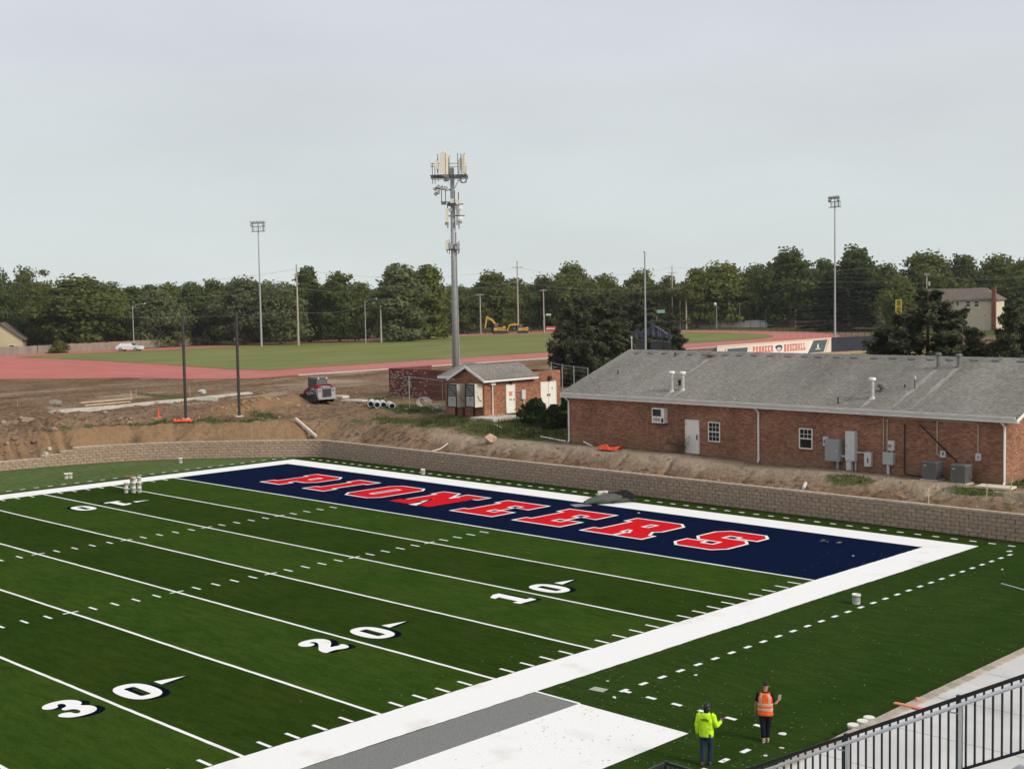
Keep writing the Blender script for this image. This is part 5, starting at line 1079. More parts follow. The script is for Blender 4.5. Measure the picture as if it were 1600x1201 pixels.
def fpoly(P, Q, pts, off, name, mat, th=.01, parent=of, **kw):
    k = len(pts); vs = [onf(P, Q, s, z, off) for s, z in pts]+[onf(P, Q, s, z, off-th) for s, z in pts]
    return MB(True).add(vs, [tuple(range(k)), tuple(range(2*k-1, k-1, -1))]+[(i, i+k, (i+1) % k+k, (i+1) % k) for i in range(k)]).build(name, mat, parent, **kw)
ban = fpoly(A_, B_, [(0, .02), (1, .02), (1, HF), (0, HF)], .03, 'banner', CRE, .02)
su = lambda u: (u-1120)/178.5
fpoly(A_, B_, [(su(1163), .02), (su(1259), .02), (su(1268), HF-.1), (su(1170), HF-.1)], .035, 'banner_panel', CRW, .004, ban)
fpoly(A_, B_, [(su(1258), .1), (su(1285), .1), (su(1292), HF-.1), (su(1268), HF-.1)], .036, 'banner_panel', TEAL, .004, ban); fpoly(A_, B_, [(su(1131), .02), (su(1160), .02), (su(1164), HF-.35), (su(1135), HF-.35)], .036, 'banner_panel', TEAL, .004, ban)
fpoly(A_, B_, [(su(1287.5), .1), (su(1289), .1), (su(1294.5), HF-.2), (su(1292.5), HF-.2)], .036, 'banner_stripe', TANF, .004, ban); fpoly(A_, B_, [(su(1127), .1), (su(1129), .1), (su(1133.5), HF-.3), (su(1131), HF-.3)], .036, 'banner_stripe', TANF, .004, ban)
Lf = np.hypot(*(B_-A_)[:2])
def ftext(word, ua, ub, z0, hh, mat):
    n = len(word); cw = (su(ub)-su(ua))/n
    for i, ch in enumerate(word):
        wd, cs = GL[ch]; s0 = su(ua)+i*cw; vs, fs = shape(cs)
        MB(True).add([onf(A_, B_, s0+v[0]/wd*cw*.84, z0+v[1]/10*hh, .041) for v in vs], fs).build('letter', mat, ban)
ftext('PIONEER', 1171, 1203, .72, .85, BRED); ftext('BASEBALL', 1219, 1255, .60, .98, BRED)
# round crest between the two words
def fdisc(u, z, ru, rzz, mat, off, n=14, a0=0, a1=360): return fpoly(A_, B_, [(su(u)+ru*math.cos(R(a0+(a1-a0)*k/n)), z+rzz*math.sin(R(a0+(a1-a0)*k/n))) for k in range(n)], off, 'crest', mat, .004, ban)
fpoly(A_, B_, [(su(1205), 1.35), (su(1208), 1.55), (su(1214), 1.56), (su(1217), 1.35), (su(1215.5), .85), (su(1212), .6), (su(1208.5), .8)], .040, 'crest', BNV, .004, ban)
fpoly(A_, B_, [(su(1207.5), 1.1), (su(1211), 1.3), (su(1215), 1.15), (su(1213.5), .8), (su(1210), .78)], .044, 'crest', M('banner_grey', (.5, .48, .45), .7), .003, ban); fpoly(A_, B_, [(su(1209.5), .78), (su(1214), .85), (su(1212), .52)], .046, 'crest', TANF, .003, ban)
fpoly(A_, B_, [(su(1273.8), .75), (su(1277), .75), (su(1276), 1.2), (su(1275.4), 1.35), (su(1274.6), 1.2)], .041, 'crest', WHITE, .003, ban); fpoly(A_, B_, [(su(1271), .55), (su(1279.5), .55), (su(1279.7), .65), (su(1271.2), .65)], .041, 'crest', WHITE, .003, ban)
fpoly(A_, B_, [(su(1144), .35), (su(1148.5), .35), (su(1146.5), 1.0)], .041, 'crest', WHITE, .003, ban)
nvy = fpoly(B_, C_, [(0.002, .02), (1, .02), (1, HF), (.002, HF)], .03, 'windscreen', NAV, .02)
for P, Q in ((A_, B_), (B_, C_)):
    Ls = np.hypot(*(Q-P)[:2]); n_ = int(Ls/3)
    MB(True).tube([onf(P, Q, 0, HF+.04), onf(P, Q, 1, HF+.04)], .09, 7).build('fence_cap', CAPY if P is A_ else NAV, of)
    for k in range(n_+1): MB(True).tube([onf(P, Q, k/n_, -.2, -.06), onf(P, Q, k/n_, HF, -.06)], .04, 6).build('post', GALV, of)
MB(True).tube([onf(B_, C_, .56, HF+.14, .02), onf(B_, C_, .66, HF+.14, .02)], .08, 6).build('fence_cap', CAPY, of)
D_ = far(1092, 551, 152)[0]; fpoly(D_, A_, [(0, .02), (1, .02), (1, HF), (0, HF*.55)], .03, 'windscreen', NAV, .02)
def gpoly(px, z, name, mat): MB().add([(*at(u, v, z)[:2], z) for u, v in px], [tuple(range(len(px)))]).build(name, mat, kind='structure')
gpoly([(1180, 562), (1262, 552), (1300, 546.5), (1420, 539), (1420, 549), (1290, 562)], 2.985, 'warning_track', M('infield_clay', (.42, .27, .15), .95, .15, .5)); gpoly([(1230, 575), (1330, 552), (1480, 546), (1480, 575)], 2.99, 'outfield_grass', INF)
# foul pole
p, zt = far(1404, 468, 232); t = thing('foul_pole', 'yellow foul pole with a mesh screen left of the large dark pine', 'foul pole', tuple(p)); h = zt-p[2]; w_ = 8*232/FPX
for x in (-w_/2, w_/2): MB().tube([(x*math.cos(-YAW), x*math.sin(-YAW), -.3 if x > 0 else h-3.6), (x*math.cos(-YAW), x*math.sin(-YAW), h)], .06, 7).build('pole', M('foul_yellow', (.70, .55, .06), .5), t)
Mx = Matrix.Rotation(-YAW, 4, 'Z'); m_ = MB()
for k in range(4): m_.box(-w_/2, w_/2, -.03, .03, h-.06-k*1.15, h-k*1.15, Mx)
for k in range(1, 5): m_.box(-w_/2+k*w_/5-.015, -w_/2+k*w_/5+.015, -.012, .012, h-3.5, h, Mx)
m_.build('screen', M('foul_yellow', (.70, .55, .06), .5), t)
# ------------------------------------------------------------------ navy tarp heap over dark bins
NVT = M('navy_tarp', (.007, .009, .028), .55, .3, 3, bump=.6, bscale=4)
TP = 188.
def bin_(u0, u1, vt, label):
    a = far(u0, 530, TP)[0]; b = far(u1, 530, TP)[0]; zt = far(u0, vt, TP)[1]; c = (a+b)/2; w_ = np.hypot(*(b-a)[:2]); t = thing('storage_bin', label, 'storage bin', tuple(c), 'dark storage bins under the navy tarp', -YAW-.12)
    h = zt-c[2]; MB().prism([(-w_/2+.1, 0), (w_/2-.1, 0), (w_/2-.03, h-.1), (-w_/2+.03, h-.1)], -.7, .7).build('body', M('charcoal_plastic', (.035, .036, .036), .6, .15), t)
    MB().box(-w_/2, w_/2, -.76, .76, h-.099, h).build('rim', M('bin_rim', (.16, .16, .155), .5), t)
    for k in range(5): x = -w_/2+.2+k*(w_-.4)/4; MB().box(x-.03, x+.03, -.74, -.701, .1, h-.12).build('rib', M('charcoal_plastic', (.035, .036, .036)), t)
bin_(991, 1008, 530, 'dark bin left of the flagpole under the navy tarp'); bin_(1016, 1036, 532, 'middle dark bin right of the flagpole under the navy tarp'); bin_(1037, 1048, 533, 'narrow dark bin at the right end under the navy tarp')
g0 = far(1019, 530, TP)[0]; tt = thing('tarp_heap', 'heap of dark navy tarpaulin piled over the dark bins by the flagpole', 'tarpaulin', (g0[0], g0[1], far(1019, 531, TP)[1]), None, -YAW-.12)
m_ = bpy.data.meshes.new('tarp'); nx, ny = 60, 14; vs = []; fs = []
for j in range(ny):
    for i in range(nx):
        s = i/(nx-1); q = j/(ny-1); x = (s-.5)*5.6; y = (q-.5)*2.4
        prof = np.interp(s, [0, .05, .25, .42, .5, .62, .8, .95, 1], [.6, 1.2, 1.5, 2.1, 2.5, 1.9, 1.3, 1.05, .3])
        z = prof*(math.sin(math.pi*min(.98, max(.02, q)))**.45)*(.72+.5*noise2(s*14, q*2, 7))-.02+.25*(noise2(s*40, q*3, 8)-.5)
        vs.append((x, y, max(0.01, float(z)))); 
        if i and j: fs.append(((j-1)*nx+i-1, (j-1)*nx+i, j*nx+i, j*nx+i-1))
m_.from_pydata(vs, [], fs); m_.materials.append(NVT); link('tarp', m_, tt); MB().tube([(.4, -1.0, 2.0), (1.0, -1.1, 1.7), (2.2, -1.1, .9)], .035, 5).build('pipe', GALV, tt)
# ------------------------------------------------------------------ houses
RF = M('house_shingles', (.10, .09, .085), .95, .2, 2); RFB = M('brown_shingles', (.15, .12, .10), .95, .2, 2)
def house(u, v0, dist, L_, Wd, hw, hr, rz, wall, roofm, label, hip=0, wins=(), chim=None, name='house', z=2.97, gar=None):
    p, _ = far(u, v0, dist, z); t = thing(name, label, 'house', tuple(p), None, rz)
    m_ = MB(); m_.box(-L_/2, L_/2, -Wd/2, Wd/2, -.5, hw)
    if not hip: m_.add([(-L_/2, -Wd/2, hw), (-L_/2, Wd/2, hw), (-L_/2, 0, hw+hr-.1), (L_/2, -Wd/2, hw), (L_/2, Wd/2, hw), (L_/2, 0, hw+hr-.1)], [(0, 2, 1), (3, 4, 5)])
    m_.build('wall', wall, t); o = .45; r = MB(); hx = hip
    e = [(-L_/2-o, -Wd/2-o, hw-.15), (L_/2+o, -Wd/2-o, hw-.15), (L_/2+o, Wd/2+o, hw-.15), (-L_/2-o, Wd/2+o, hw-.15), (-L_/2-o+hx, 0, hw+hr), (L_/2+o-hx, 0, hw+hr)]
    r.add(e+[(x, y, zz-.15) for x, y, zz in e], [(0, 1, 5, 4), (2, 3, 4, 5), (1, 2, 5), (3, 0, 4), (6, 7, 1, 0), (7, 8, 2, 1), (8, 9, 3, 2), (9, 6, 0, 3), (6, 9, 8, 7)]) if hx else r.add(e+[(x, y, zz-.15) for x, y, zz in e], [(0, 1, 5, 4), (2, 3, 4, 5), (6, 10, 11, 7), (8, 11, 10, 9), (0, 6, 7, 1), (2, 8, 9, 3), (0, 4, 10, 6), (4, 3, 9, 10), (1, 7, 11, 5), (5, 11, 8, 2)])
    r.build('roof', roofm, t)
    for side, s, zz, ww, hh in wins:
        Mx = {'f': TM((s, -Wd/2, zz)), 'l': TM((-L_/2, s, zz), R(-90)), 'r': TM((L_/2, s, zz), R(90))}[side]
        f = MB(); b_ = .09
        for a in ((-ww/2, ww/2, hh/2-b_, hh/2), (-ww/2, ww/2, -hh/2, -hh/2+b_), (-ww/2, -ww/2+b_, -hh/2+b_, hh/2-b_), (ww/2-b_, ww/2, -hh/2+b_, hh/2-b_)): f.box(a[0], a[1], -.06, .01, a[2], a[3], Mx)
        f.box(-ww/2+b_, ww/2-b_, -.055, .01, -.04, .04, Mx)
        f_ = f.build('window', WHITE, t); MB().box(-ww/2+b_, ww/2-b_, -.03, -.012, -hh/2+b_, hh/2-b_, Mx).build('pane', GLASS, f_)
    if chim: x, y, h0, h1, w_, mt = chim; MB().box(x-w_/2, x+w_/2, y-w_/2, y+w_/2, h0, h1).build('chimney', mt, t)
    if gar: d_ = MB().box(gar[0]-1.3, gar[0]+1.3, -Wd/2-.05, -Wd/2-.002, 0, 2.2).build('garage_door', WHITE, t); MB().box(gar[0]-1.2, gar[0]+1.2, -Wd/2-.07, -Wd/2-.052, 1.2, 1.9).build('pane', GLASS, d_)
    return t
YW_ = M('yellow_siding', (.50, .42, .25), .8, .06, 1); GYW = M('grey_siding', (.36, .34, .31), .8, .06, 1); TNW = M('tan_siding', (.62, .53, .40), .8, .05, 1); BGW = M('beige_siding', (.45, .39, .32), .8, .06, 1); WHW = M('white_siding', (.68, .67, .65), .8, .05)
house(6, 545, 262, 9, 7.5, 2.3, 3.0, R(150), YW_, RFB, 'pale yellow gabled house under the trees at the far left edge', wins=(('l', -1.8, .9, 1.0, .8), ('l', 1.5, 1.2, 1.0, 1.1)))
house(604, 530, 290, 8, 8, 5.6, 1.4, R(44), GYW, RF, 'grey two storey house half hidden by the tall silvery tree', wins=(('f', -.8, 4.2, 1.0, 1.7), ('f', 1.6, 4.2, 1.0, 1.7), ('f', 1.8, 1.4, 1.3, 1.6), ('f', -1.4, 1.4, 1.3, 1.6)))
house(834, 517, 340, 8.5, 7.5, 2.3, 3.6, R(25), WHW, RF, 'white gabled house with a dark grey roof behind the second excavator', chim=(-.5, .6, 4, 7.3, .9, WHW), wins=(('l', 0, 1.2, 1.0, 1.2), ('f', 1.8, 1.1, 1.2, 1.1)))
house(1135, 503, 340, 12, 8, 3.0, 2.6, R(40), BGW, RFB, 'beige house wall showing between the trunks above the white fence', wins=(('f', -2, 1.6, 1.2, 1.2), ('f', 2.5, 1.6, 1.2, 1.2)))
house(1217, 503, 345, 9, 8, 4.6, 1.8, R(36), BGW, RFB, 'beige two storey house left of the tall dark tree', wins=(('f', -2, 3.4, 1.0, 1.2), ('f', 1.8, 3.4, 1.0, 1.2)))
house(1219, 505, 332, 4.6, 4, 1.9, 1.2, R(36), FB, RFB, 'small brown shed roof in front of the beige two storey house', name='garden_shed')
house(1270, 505, 340, 13, 8, 2.9, 2.4, R(25), GYW, RF, 'grey bungalow with a white garage door by the tall dark tree', wins=(('l', 0, 1.4, 1.2, 1.3), ('f', -4, 1.4, 1.2, 1.3)), gar=(2.6,))
house(1530, 495, 290, 8.2, 8, 6.4, 2.3, R(12), TNW, RFB, 'tan two storey house with a dark hip roof and a red brick chimney', hip=3.2, wins=(('f', -1.3, 5.4, 1.0, 1.25), ('f', .4, 5.4, 1.0, 1.25), ('f', -3.4, 5.5, .8, .9), ('f', 2.1, 3.0, .5, .6)), chim=(3.9, -4.45, 0, 8.9, .8, brickmat('chimney_brick', (.25, .08, .05), (.18, .06, .04), (.25, .18, .13))))
house(1488, 495, 297, 9, 7, 6.0, 2.6, R(20), TNW, RFB, 'dark roofed wing of the tan house behind the large pine')
# green road sign on the far street
p, zt = far(1033, 484, 315); t = thing('street_sign', 'small green street sign hanging beside the tall thin pole', 'street sign', tuple(p), None, -YAW); MB().box(-.9, .9, -.03, .03, zt-p[2]-.75, zt-p[2]).build('sign_plate', M('sign_green', (.20, .38, .30), .5, .05), t); MB().tube([(-1.0, .05, -.3), (-1.0, .05, zt-p[2])], .06, 6).build('pole', GALV, t); MB().tube([(-1.0, .05, zt-p[2]-.3), (.9, .05, zt-p[2]-.3)], .03, 5).build('arm', GALV, t)
p, zt = far(857, 490, 305); t = thing('street_sign', 'pale green street sign right of the short wooden pole', 'street sign', tuple(p), None, -YAW); MB().box(-.6, .6, -.03, .03, zt-p[2]-.45, zt-p[2]).build('sign_plate', M('sign_pale', (.45, .5, .45), .5, .05), t); MB().tube([(-.9, .05, zt-p[2]-.3), (.6, .05, zt-p[2]-.3)], .03, 5).build('arm', GALV, t); MB().tube([(-.9, .05, -.3), (-.9, .05, zt-p[2]-.2)], .05, 5).build('pole', GALV, t)
# ------------------------------------------------------------------ vehicles
CARW = M('white_car_paint', (.74, .74, .74), .25, .03, spec=.5); TYRE = RUBBER
def car(u, v, dist, rz, label):
    p, _ = far(u, v, dist, 2.97); t = thing('parked_car', label, 'car', tuple(p), None, rz)
    MB().prism([(-2.25, .35), (2.25, .35), (2.3, .75), (2.1, .88), (1.0, .98), (-2.0, 1.02), (-2.3, .85)], -.88, .88).build('body', CARW, t)
    c = MB(); a = [(-1.95, -.84, 1.0), (1.05, -.84, .98), (.35, -.66, 1.45), (-1.35, -.66, 1.47)]; c.add(a+[(x, -y, z) for x, y, z in a], [(0, 1, 2, 3), (4, 7, 6, 5), (3, 2, 6, 7), (0, 4, 5, 1), (1, 5, 6, 2), (0, 3, 7, 4)]); cab = c.build('cabin', CARW, t)
    for y in (-.80, .80): MB().add([(-1.6, y*1.01, 1.06), (.75, y*1.01, 1.05), (.28, y*.86, 1.38), (-1.2, y*.86, 1.40)], [(0, 1, 2, 3)]).build('side_window', GLASS, cab)
    MB().add([(1.0, -.7, 1.05), (1.0, .7, 1.05), (.42, .58, 1.42), (.42, -.58, 1.42)], [(0, 1, 2, 3)]).build('windscreen', GLASS, cab)
    for x in (-1.4, 1.4):
        for y in (-.8, .8):
            w_ = MB().lathe([(.2, -.11), (.33, -.1), (.33, .1), (.2, .11)], (x, y, .33), 14, Matrix.Rotation(R(90), 4, 'X')).build('wheel', TYRE, t); MB().lathe([(.2, -.115), (.2, .115)], (x, y, .33), 10, Matrix.Rotation(R(90), 4, 'X')).build('rim', GALV, w_)
    for y in (-.65, .65): MB().box(2.2, 2.31, y-.18, y+.18, .66, .8).build('headlight', LTBOX, t); MB().box(-2.31, -2.2, y-.16, y+.16, .72, .86).build('tail_light', M('tail_light', (.4, .02, .02), .3), t)
car(203, 543, 243, R(35), 'white car passing before the far board fence at left'); car(384, 533, 280, R(40), 'white car behind the track just left of the left floodlight pole')
RED = M('machine_red', (.26, .012, .022), .4, .1); MGR = M('machine_pale_grey', (.33, .33, .34), .5, .08); MDK = M('machine_dark', (.035, .035, .036), .6, .2)
def skidsteer():
    p = gp(498, 629); t = thing('skid_steer', 'red and pale grey tracked skid steer loader seen from behind on the dirt', 'loader', (p[0], p[1], p[2]-.02), None, R(84))
    for s in (-1, 1):
        x0, x1 = (s*.5, s*.88) if s > 0 else (-.88, -.5)
        prof = [(-.95, .02), (.95, .02), (1.2, .16), (1.22, .34), (.5, .56), (-.75, .74), (-1.1, .68), (-1.22, .4), (-1.18, .16)]
        tr = MB().prism(prof, x0, x1, Matrix.Rotation(R(90), 4, 'Z') @ Matrix.Scale(-1, 4, (0, 1, 0))).build('track', RUBBER, t)
        lug = MB()
        for k in range(16):
            y = -1.0+k*.13; lug.box(x0-.01, x1+.01, y, y+.06, -.015, .03)
        lug.build('track_lugs', RUBBER, tr)
        for y in (-.75, -.25, .25, .75): MB().lathe([(.0, -.02), (.15, -.02), (.15, .02), (0, .02)], (s*.89, y, .2), 12, Matrix.Rotation(R(90), 4, 'Y')).build('wheel', MDK, tr)
        MB().lathe([(.0, -.03), (.22, -.03), (.22, .03), (0, .03)], (s*.89, -.95, .45), 14, Matrix.Rotation(R(90), 4, 'Y')).build('wheel', MDK, tr)
        MB().prism([(-1.3, .75), (-1.25, 1.35), (-1.05, 1.5), (.2, 1.35), (1.25, .95), (1.55, .35), (1.4, .3), (1.1, .8), (.1, 1.15), (-1.0, 1.2), (-1.1, .75)], s*.62-.07, s*.62+.07, Matrix.Rotation(R(90), 4, 'Z') @ Matrix.Scale(-1, 4, (0, 1, 0))).build('lift_arm', RED, t)
        MB().tube([(s*.78, -.9, .8), (s*.74, .6, 1.15)], .045, 7).build('lift_cylinder', MDK, t)
        MB().box(s*.45-.0 if s > 0 else -.86, .86 if s > 0 else -.45, -1.36, -1.02, .42, 1.22).build('rear_fender', MGR, t)
        MB().box(s*.66-.06, s*.66+.06, -1.385, -1.362, .95, 1.1).build('tail_light', M('tail_light', (.4, .02, .02), .3), t)
    MB().box(-.49, .49, -1.2, 1.05, .35, 1.02).build('body', MGR, t)
    d_ = MB().box(-.44, .44, -1.42, -1.21, .5, 1.3).build('engine_door', M('machine_mid_grey', (.19, .19, .195), .5, .15), t); MB().box(-.40, .40, -1.445, -1.421, .54, 1.14).build('grille', MDK, d_)
    g_ = MB()
    for k in range(7): g_.box(-.32, .32, -1.458, -1.446, .6+k*.07, .62+k*.07)
    g_.build('grille_bars', M('grille_bar', (.06, .06, .06), .5), d_)
    MB().box(-.85, .85, -1.5, -1.2, .28, .44).build('counterweight', MGR, t)
    MB().box(-.47, .47, -1.2, -.3, 1.03, 1.36).build('engine_cover', MGR, t)
    cb = MB()
    for x in (-.48, .48):
        for y in (-.62, .78): cb.box(x-.04, x+.04, y-.04, y+.04, 1.0, 2.0)
    cb.box(-.53, .53, -.7, .85, 2.0, 2.1); cb.box(-.5, .5, -.66, -.62, 1.02, 1.42); cab = cb.build('cab', M('cab_frame', (.12, .125, .125), .5, .15), t)
    GL2 = M('cab_glass_glint', (.12, .14, .145), .15, .1, spec=.6)  # rear glass paler than the sides: reflected light put into its colour
    MB().box(-.44, .44, -.63, -.615, 1.43, 1.98).build('window', GL2, cab); MB().box(-.49, -.475, -.56, .72, 1.3, 1.96).build('window', M('cab_side_glass', (.06, .075, .075), .15), cab); MB().box(.475, .49, -.56, .72, 1.3, 1.96).build('window', M('cab_side_glass', (.06, .075, .075), .15), cab)
    MB().box(-.25, .25, -.2, .25, 1.05, 1.7).build('seat', MDK, cab)
    MB().box(-.62, .62, -.74, -.62, 1.44, 1.54).build('cross_tube', RED, t)
    MB().prism([(1.5, .05), (2.3, .03), (2.32, .08), (1.75, .15), (1.6, .62), (1.5, .62)], -.92, .92, Matrix.Rotation(R(90), 4, 'Z') @ Matrix.Scale(-1, 4, (0, 1, 0))).build('bucket', MDK, t)
    for x in (-.40, .40): MB().lathe([(0, -.05), (.07, -.05), (.08, .03), (0, .03)], (x, -.7, 2.03), 8, Matrix.Rotation(R(90), 4, 'X')).build('work_light', LTBOX, t)
skidsteer()
def bar(m, pts, w_, th):
    """thick plate-like limb in the local xz plane"""
    for (x0, z0), (x1, z1) in zip(pts[:-1], pts[1:]):
        d = Vector((x1-x0, 0, z1-z0)); L_ = d.length; a = math.atan2(-(z1-z0), x1-x0); m.box(-.05, L_+.05, -w_/2, w_/2, -th/2, th/2, TM((x0, 0, z0), 0, 0, a))
def excavator(u, v, dist, label, sc, flat_=False):
    p, _ = far(u, v, dist, 2.97); t = thing('excavator', label, 'excavator', tuple(p), 'yellow excavators beyond the track', -YAW); t.scale = (sc, sc, sc)
    for y in (-1.0, 1.0): MB().prism([(-1.6, .05), (1.6, .05), (1.8, .4), (1.5, .75), (-1.5, .75), (-1.8, .4)], y-.25, y+.25).build('track', MDK, t)
    b = MB().box(-1.4, 1.7, -1.1, 1.1, .95, 1.75).build('body', YEL, t); MB().box(-.4, 1.65, -1.12, -1.101, 1.2, 1.45).build('body_stripe', M('machine_brown', (.30, .16, .02), .6), b); MB().box(1.0, 1.75, -1.12, 1.12, .9, 2.05).build('counterweight', YEL, t); MB().box(-.6, .6, -.6, .6, .6, .95).build('turntable', MDK, t)
    c = MB().box(-1.35, -.1, -1.05, -.1, 1.76, 2.75).build('cab', MDK, t); MB().box(-1.2, -.25, -1.07, -1.051, 1.95, 2.6).build('window', M('excavator_glass', (.14, .15, .15), .2), c); MB().box(-1.4, -.05, -1.08, -.07, 2.751, 2.83).build('cab_roof', YEL, c)
    m_ = MB(); bar(m_, [(-.5, 1.6), (-1.5, 3.5), (-3.3, 4.6)] if not flat_ else [(-.5, 1.6), (-2.0, 2.9), (-4.2, 2.7)], .4, .48); bm_ = m_.build('boom', YEL, t); m_ = MB(); bar(m_, [(-3.2, 4.75), (-3.75, 1.5)] if not flat_ else [(-4.2, 2.8), (-5.1, .6)], .32, .36); m_.build('stick', YEL, t)
    q = (-3.75, 1.4) if not flat_ else (-5.1, .6)
    MB().prism([(q[0]-.1, q[1]+.2), (q[0]+.5, q[1]), (q[0]+.6, q[1]-.9), (q[0], q[1]-1.1), (q[0]-.3, q[1]-.5)], -.5, .5).build('bucket', MDK, t); MB().tube([(-1.0, -.1, 2.2), (-1.9, -.1, 3.6)] if not flat_ else [(-.9, -.1, 1.8), (-2.2, -.1, 2.7)], .09, 6).build('hydraulic_cylinder', GALV, t)
excavator(780, 521, 300, 'yellow excavator with its arm raised upright beside the short wooden pole', .85); excavator(817, 519.5, 302, 'low yellow excavator with a drooping arm in front of the white house', .72, True)
# orange barrier by the excavators
p, _ = far(863, 518, 300, 2.97); t = thing('construction_barrier', 'orange and white construction barrier right of the low excavator', 'barrier', tuple(p), None, -YAW)
for k in range(3): MB().box(-1.4, 1.4, -.04, .04, .5+k*.4, .75+k*.4).build('board', ORANGE if k != 1 else WHITE, t)
for x in (-1.1, 1.1): MB().box(x-.05, x+.05, .045, .12, -.1, 1.6).build('leg', GALV, t)
# ------------------------------------------------------------------ things lying about on the turf
def bucket(loc, label, group, lid=False, tilt=None, handle=True, s=1.):
    t = thing('white_bucket', label, 'bucket', loc, group, rnd.uniform(0, 6)); t.scale = (s, s, s)
    MB().lathe([(.128, 0), (.135, .02), (.15, .30), (.158, .30), (.158, .33), (.155, .36), (.145, .365)]+([] if lid else [(.138, .36), (.125, .06), (0, .05)]), (0, 0, 0), 18).build('body', BUCKETW, t, smooth=True)
    if lid: MB().lathe([(.16, .345), (.163, .375), (.15, .385), (0, .38)], (0, 0, 0), 18).build('lid', BUCKETW, t)
    if handle: MB().tube([(.158*math.cos(q), .158*math.sin(q)*.9, .32-.16*math.sin(q)) for q in np.linspace(0, math.pi, 9)], .005, 4).build('handle', GALV, t)
    MB().add([(.152*math.cos(q), .152*math.sin(q), z) for q in np.linspace(3.6, 5.4, 8) for z in (.1, .25)], [(2*i, 2*i+2, 2*i+3, 2*i+1) for i in range(7)]).build('print', M('bucket_print', (.36, .36, .36), .6, .5, 40), t)
    return t
p = at(1338, 943); bucket((p[0], p[1], 0), 'lone white bucket on the turf outside the near sideline, by the dashes', None, s=1.05)
for i, (dx, dy, lab) in enumerate(((-.35, -.2, 'white bucket at the left of the three beside the kerb and railing'), (0., .15, 'middle white bucket of the three beside the kerb and railing'), (-.2, .75, 'farthest white bucket of the three beside the kerb, behind the others'))):
    p = at(*((1333, 1131), (1348, 1125), (1358, 1119.5))[i], .36); bucket((p[0], p[1], 0), lab, 'buckets beside the kerb', lid=True, s=.95)
for (u, v), lab in zip(((103.5, 747.5), (110, 747)), ('left white bucket of the pair beyond the far sideline', 'right white bucket of the pair beyond the far sideline')): p = at(u, v); bucket((p[0], p[1], 0), lab, 'pair of buckets beyond the far sideline')
p = at(282, 723); bucket((p[0], p[1], 0), 'single white bucket near the wall beyond the far corner of the end zone', None)
p = at(661, 741); bucket((p[0], p[1], 0), 'single white bucket on the end line between the letters and the wall', None)
for (u, v), lab in zip(((938, 777.5), (946, 777)), ('left white bucket behind the dark turf roll', 'right white bucket behind the dark turf roll, lid and handle up')): p = at(u, v); bucket((p[0], p[1], 0), lab, 'buckets behind the dark turf roll', lid=True)
cx, cy = at(208, 769.5)[:2]; rt = np.array([CM[0][0], CM[0][1]]); fwd = np.array([-rt[1], rt[0]]); fwd = fwd if fwd @ (np.array([cx, cy])-CP[:2]) > 0 else -fwd
col_names = {0: 'left column', 1: 'back middle column', 2: 'front middle column', 3: 'right column'}
for c, (a, b, n) in enumerate(((-.42, 0, 2), (-.13, .28, 3), (.06, -.02, 3), (.38, .05, 3))):
    for k in range(n):
        q = np.array([cx, cy])+rt*a+fwd*b; tier = ('bottom', 'second', 'top')[k] if n == 3 else ('bottom', 'top')[k]
        bucket((q[0], q[1], k*.325), '%s white bucket, %s of the bucket stack on the five yard line' % (tier, col_names[c]), 'stacked buckets on the five yard line', lid=True, handle=False, s=.86)
q = np.array([cx, cy])-rt*.05+fwd*.1; t = tag(MB().box(-.42, .2, -.16, .16, 0, .05).build('wooden_board', M('red_brown_board', (.30, .12, .07), .8, .1)), 'red-brown board lying on top of the bucket stack', 'board'); t.location = (q[0], q[1], .99); t.rotation_euler.z = math.atan2(rt[1], rt[0])
# dark turf roll with a black heap on it
a = at(913, 788.5); b = at(991, 783); a[2] = b[2] = 0; dv = b-a; Ln = np.hypot(*dv[:2]); t = thing('turf_roll', 'dark grey-green roll of turf lying across the white end line', 'turf roll', (a[0], a[1], 0), None, math.atan2(dv[1], dv[0]))
vs = []; fs = []; n1, n2 = 26, 16
for i in range(n1):
    s = i/(n1-1); rr = np.interp(s, [0, .12, .3, .55, .8, .95, 1], [.13, .22, .30, .34, .29, .17, .08]); zc = rr*.82
    for k in range(n2): q = 2*math.pi*k/n2; vs.append((s*Ln, rr*1.25*math.cos(q), max(.004, zc+rr*.82*math.sin(q)+.03*(noise2(s*9, k*.7, 3)-.5))))
    if i: fs += [((i-1)*n2+k, (i-1)*n2+(k+1) % n2, i*n2+(k+1) % n2, i*n2+k) for k in range(n2)]
fs += [tuple(range(n2)), tuple(range(len(vs)-1, len(vs)-1-n2, -1))]
MB().add(vs, fs).build('roll', M('turf_backing', (.085, .092, .078), .85, .2, 2, bump=.4, bscale=8), t, smooth=True)
MB().prism([(-.75, .006), (.25, .006), (.25, .03), (-.75, .03)], -.5, .3).build('flap', M('turf_backing_flap', (.22, .22, .24), .8, .1), t)
hp = thing('black_cloth', 'crumpled black cloth thrown on the far end of the turf roll', 'cloth', (a[0]+dv[0]*.76, a[1]+dv[1]*.76, .44), None, math.atan2(dv[1], dv[0])); vs = []; fs = []
for j in range(10):
    for i in range(18):
        x, y = (i/17-.5)*1.5, (j/9-.5)*.8; r2 = (x/.75)**2+(y/.4)**2; vs.append((x, y, float(.24*(1-r2)*(.5+noise2(i*.6, j*.6, 4))-.12*abs(y)/.4-.02)))
        if i and j: fs.append(((j-1)*18+i-1, (j-1)*18+i, j*18+i, j*18+i-1))
MB().add(vs, fs).build('cloth', M('black_cloth', (.006, .006, .006), .9, .3), hp)
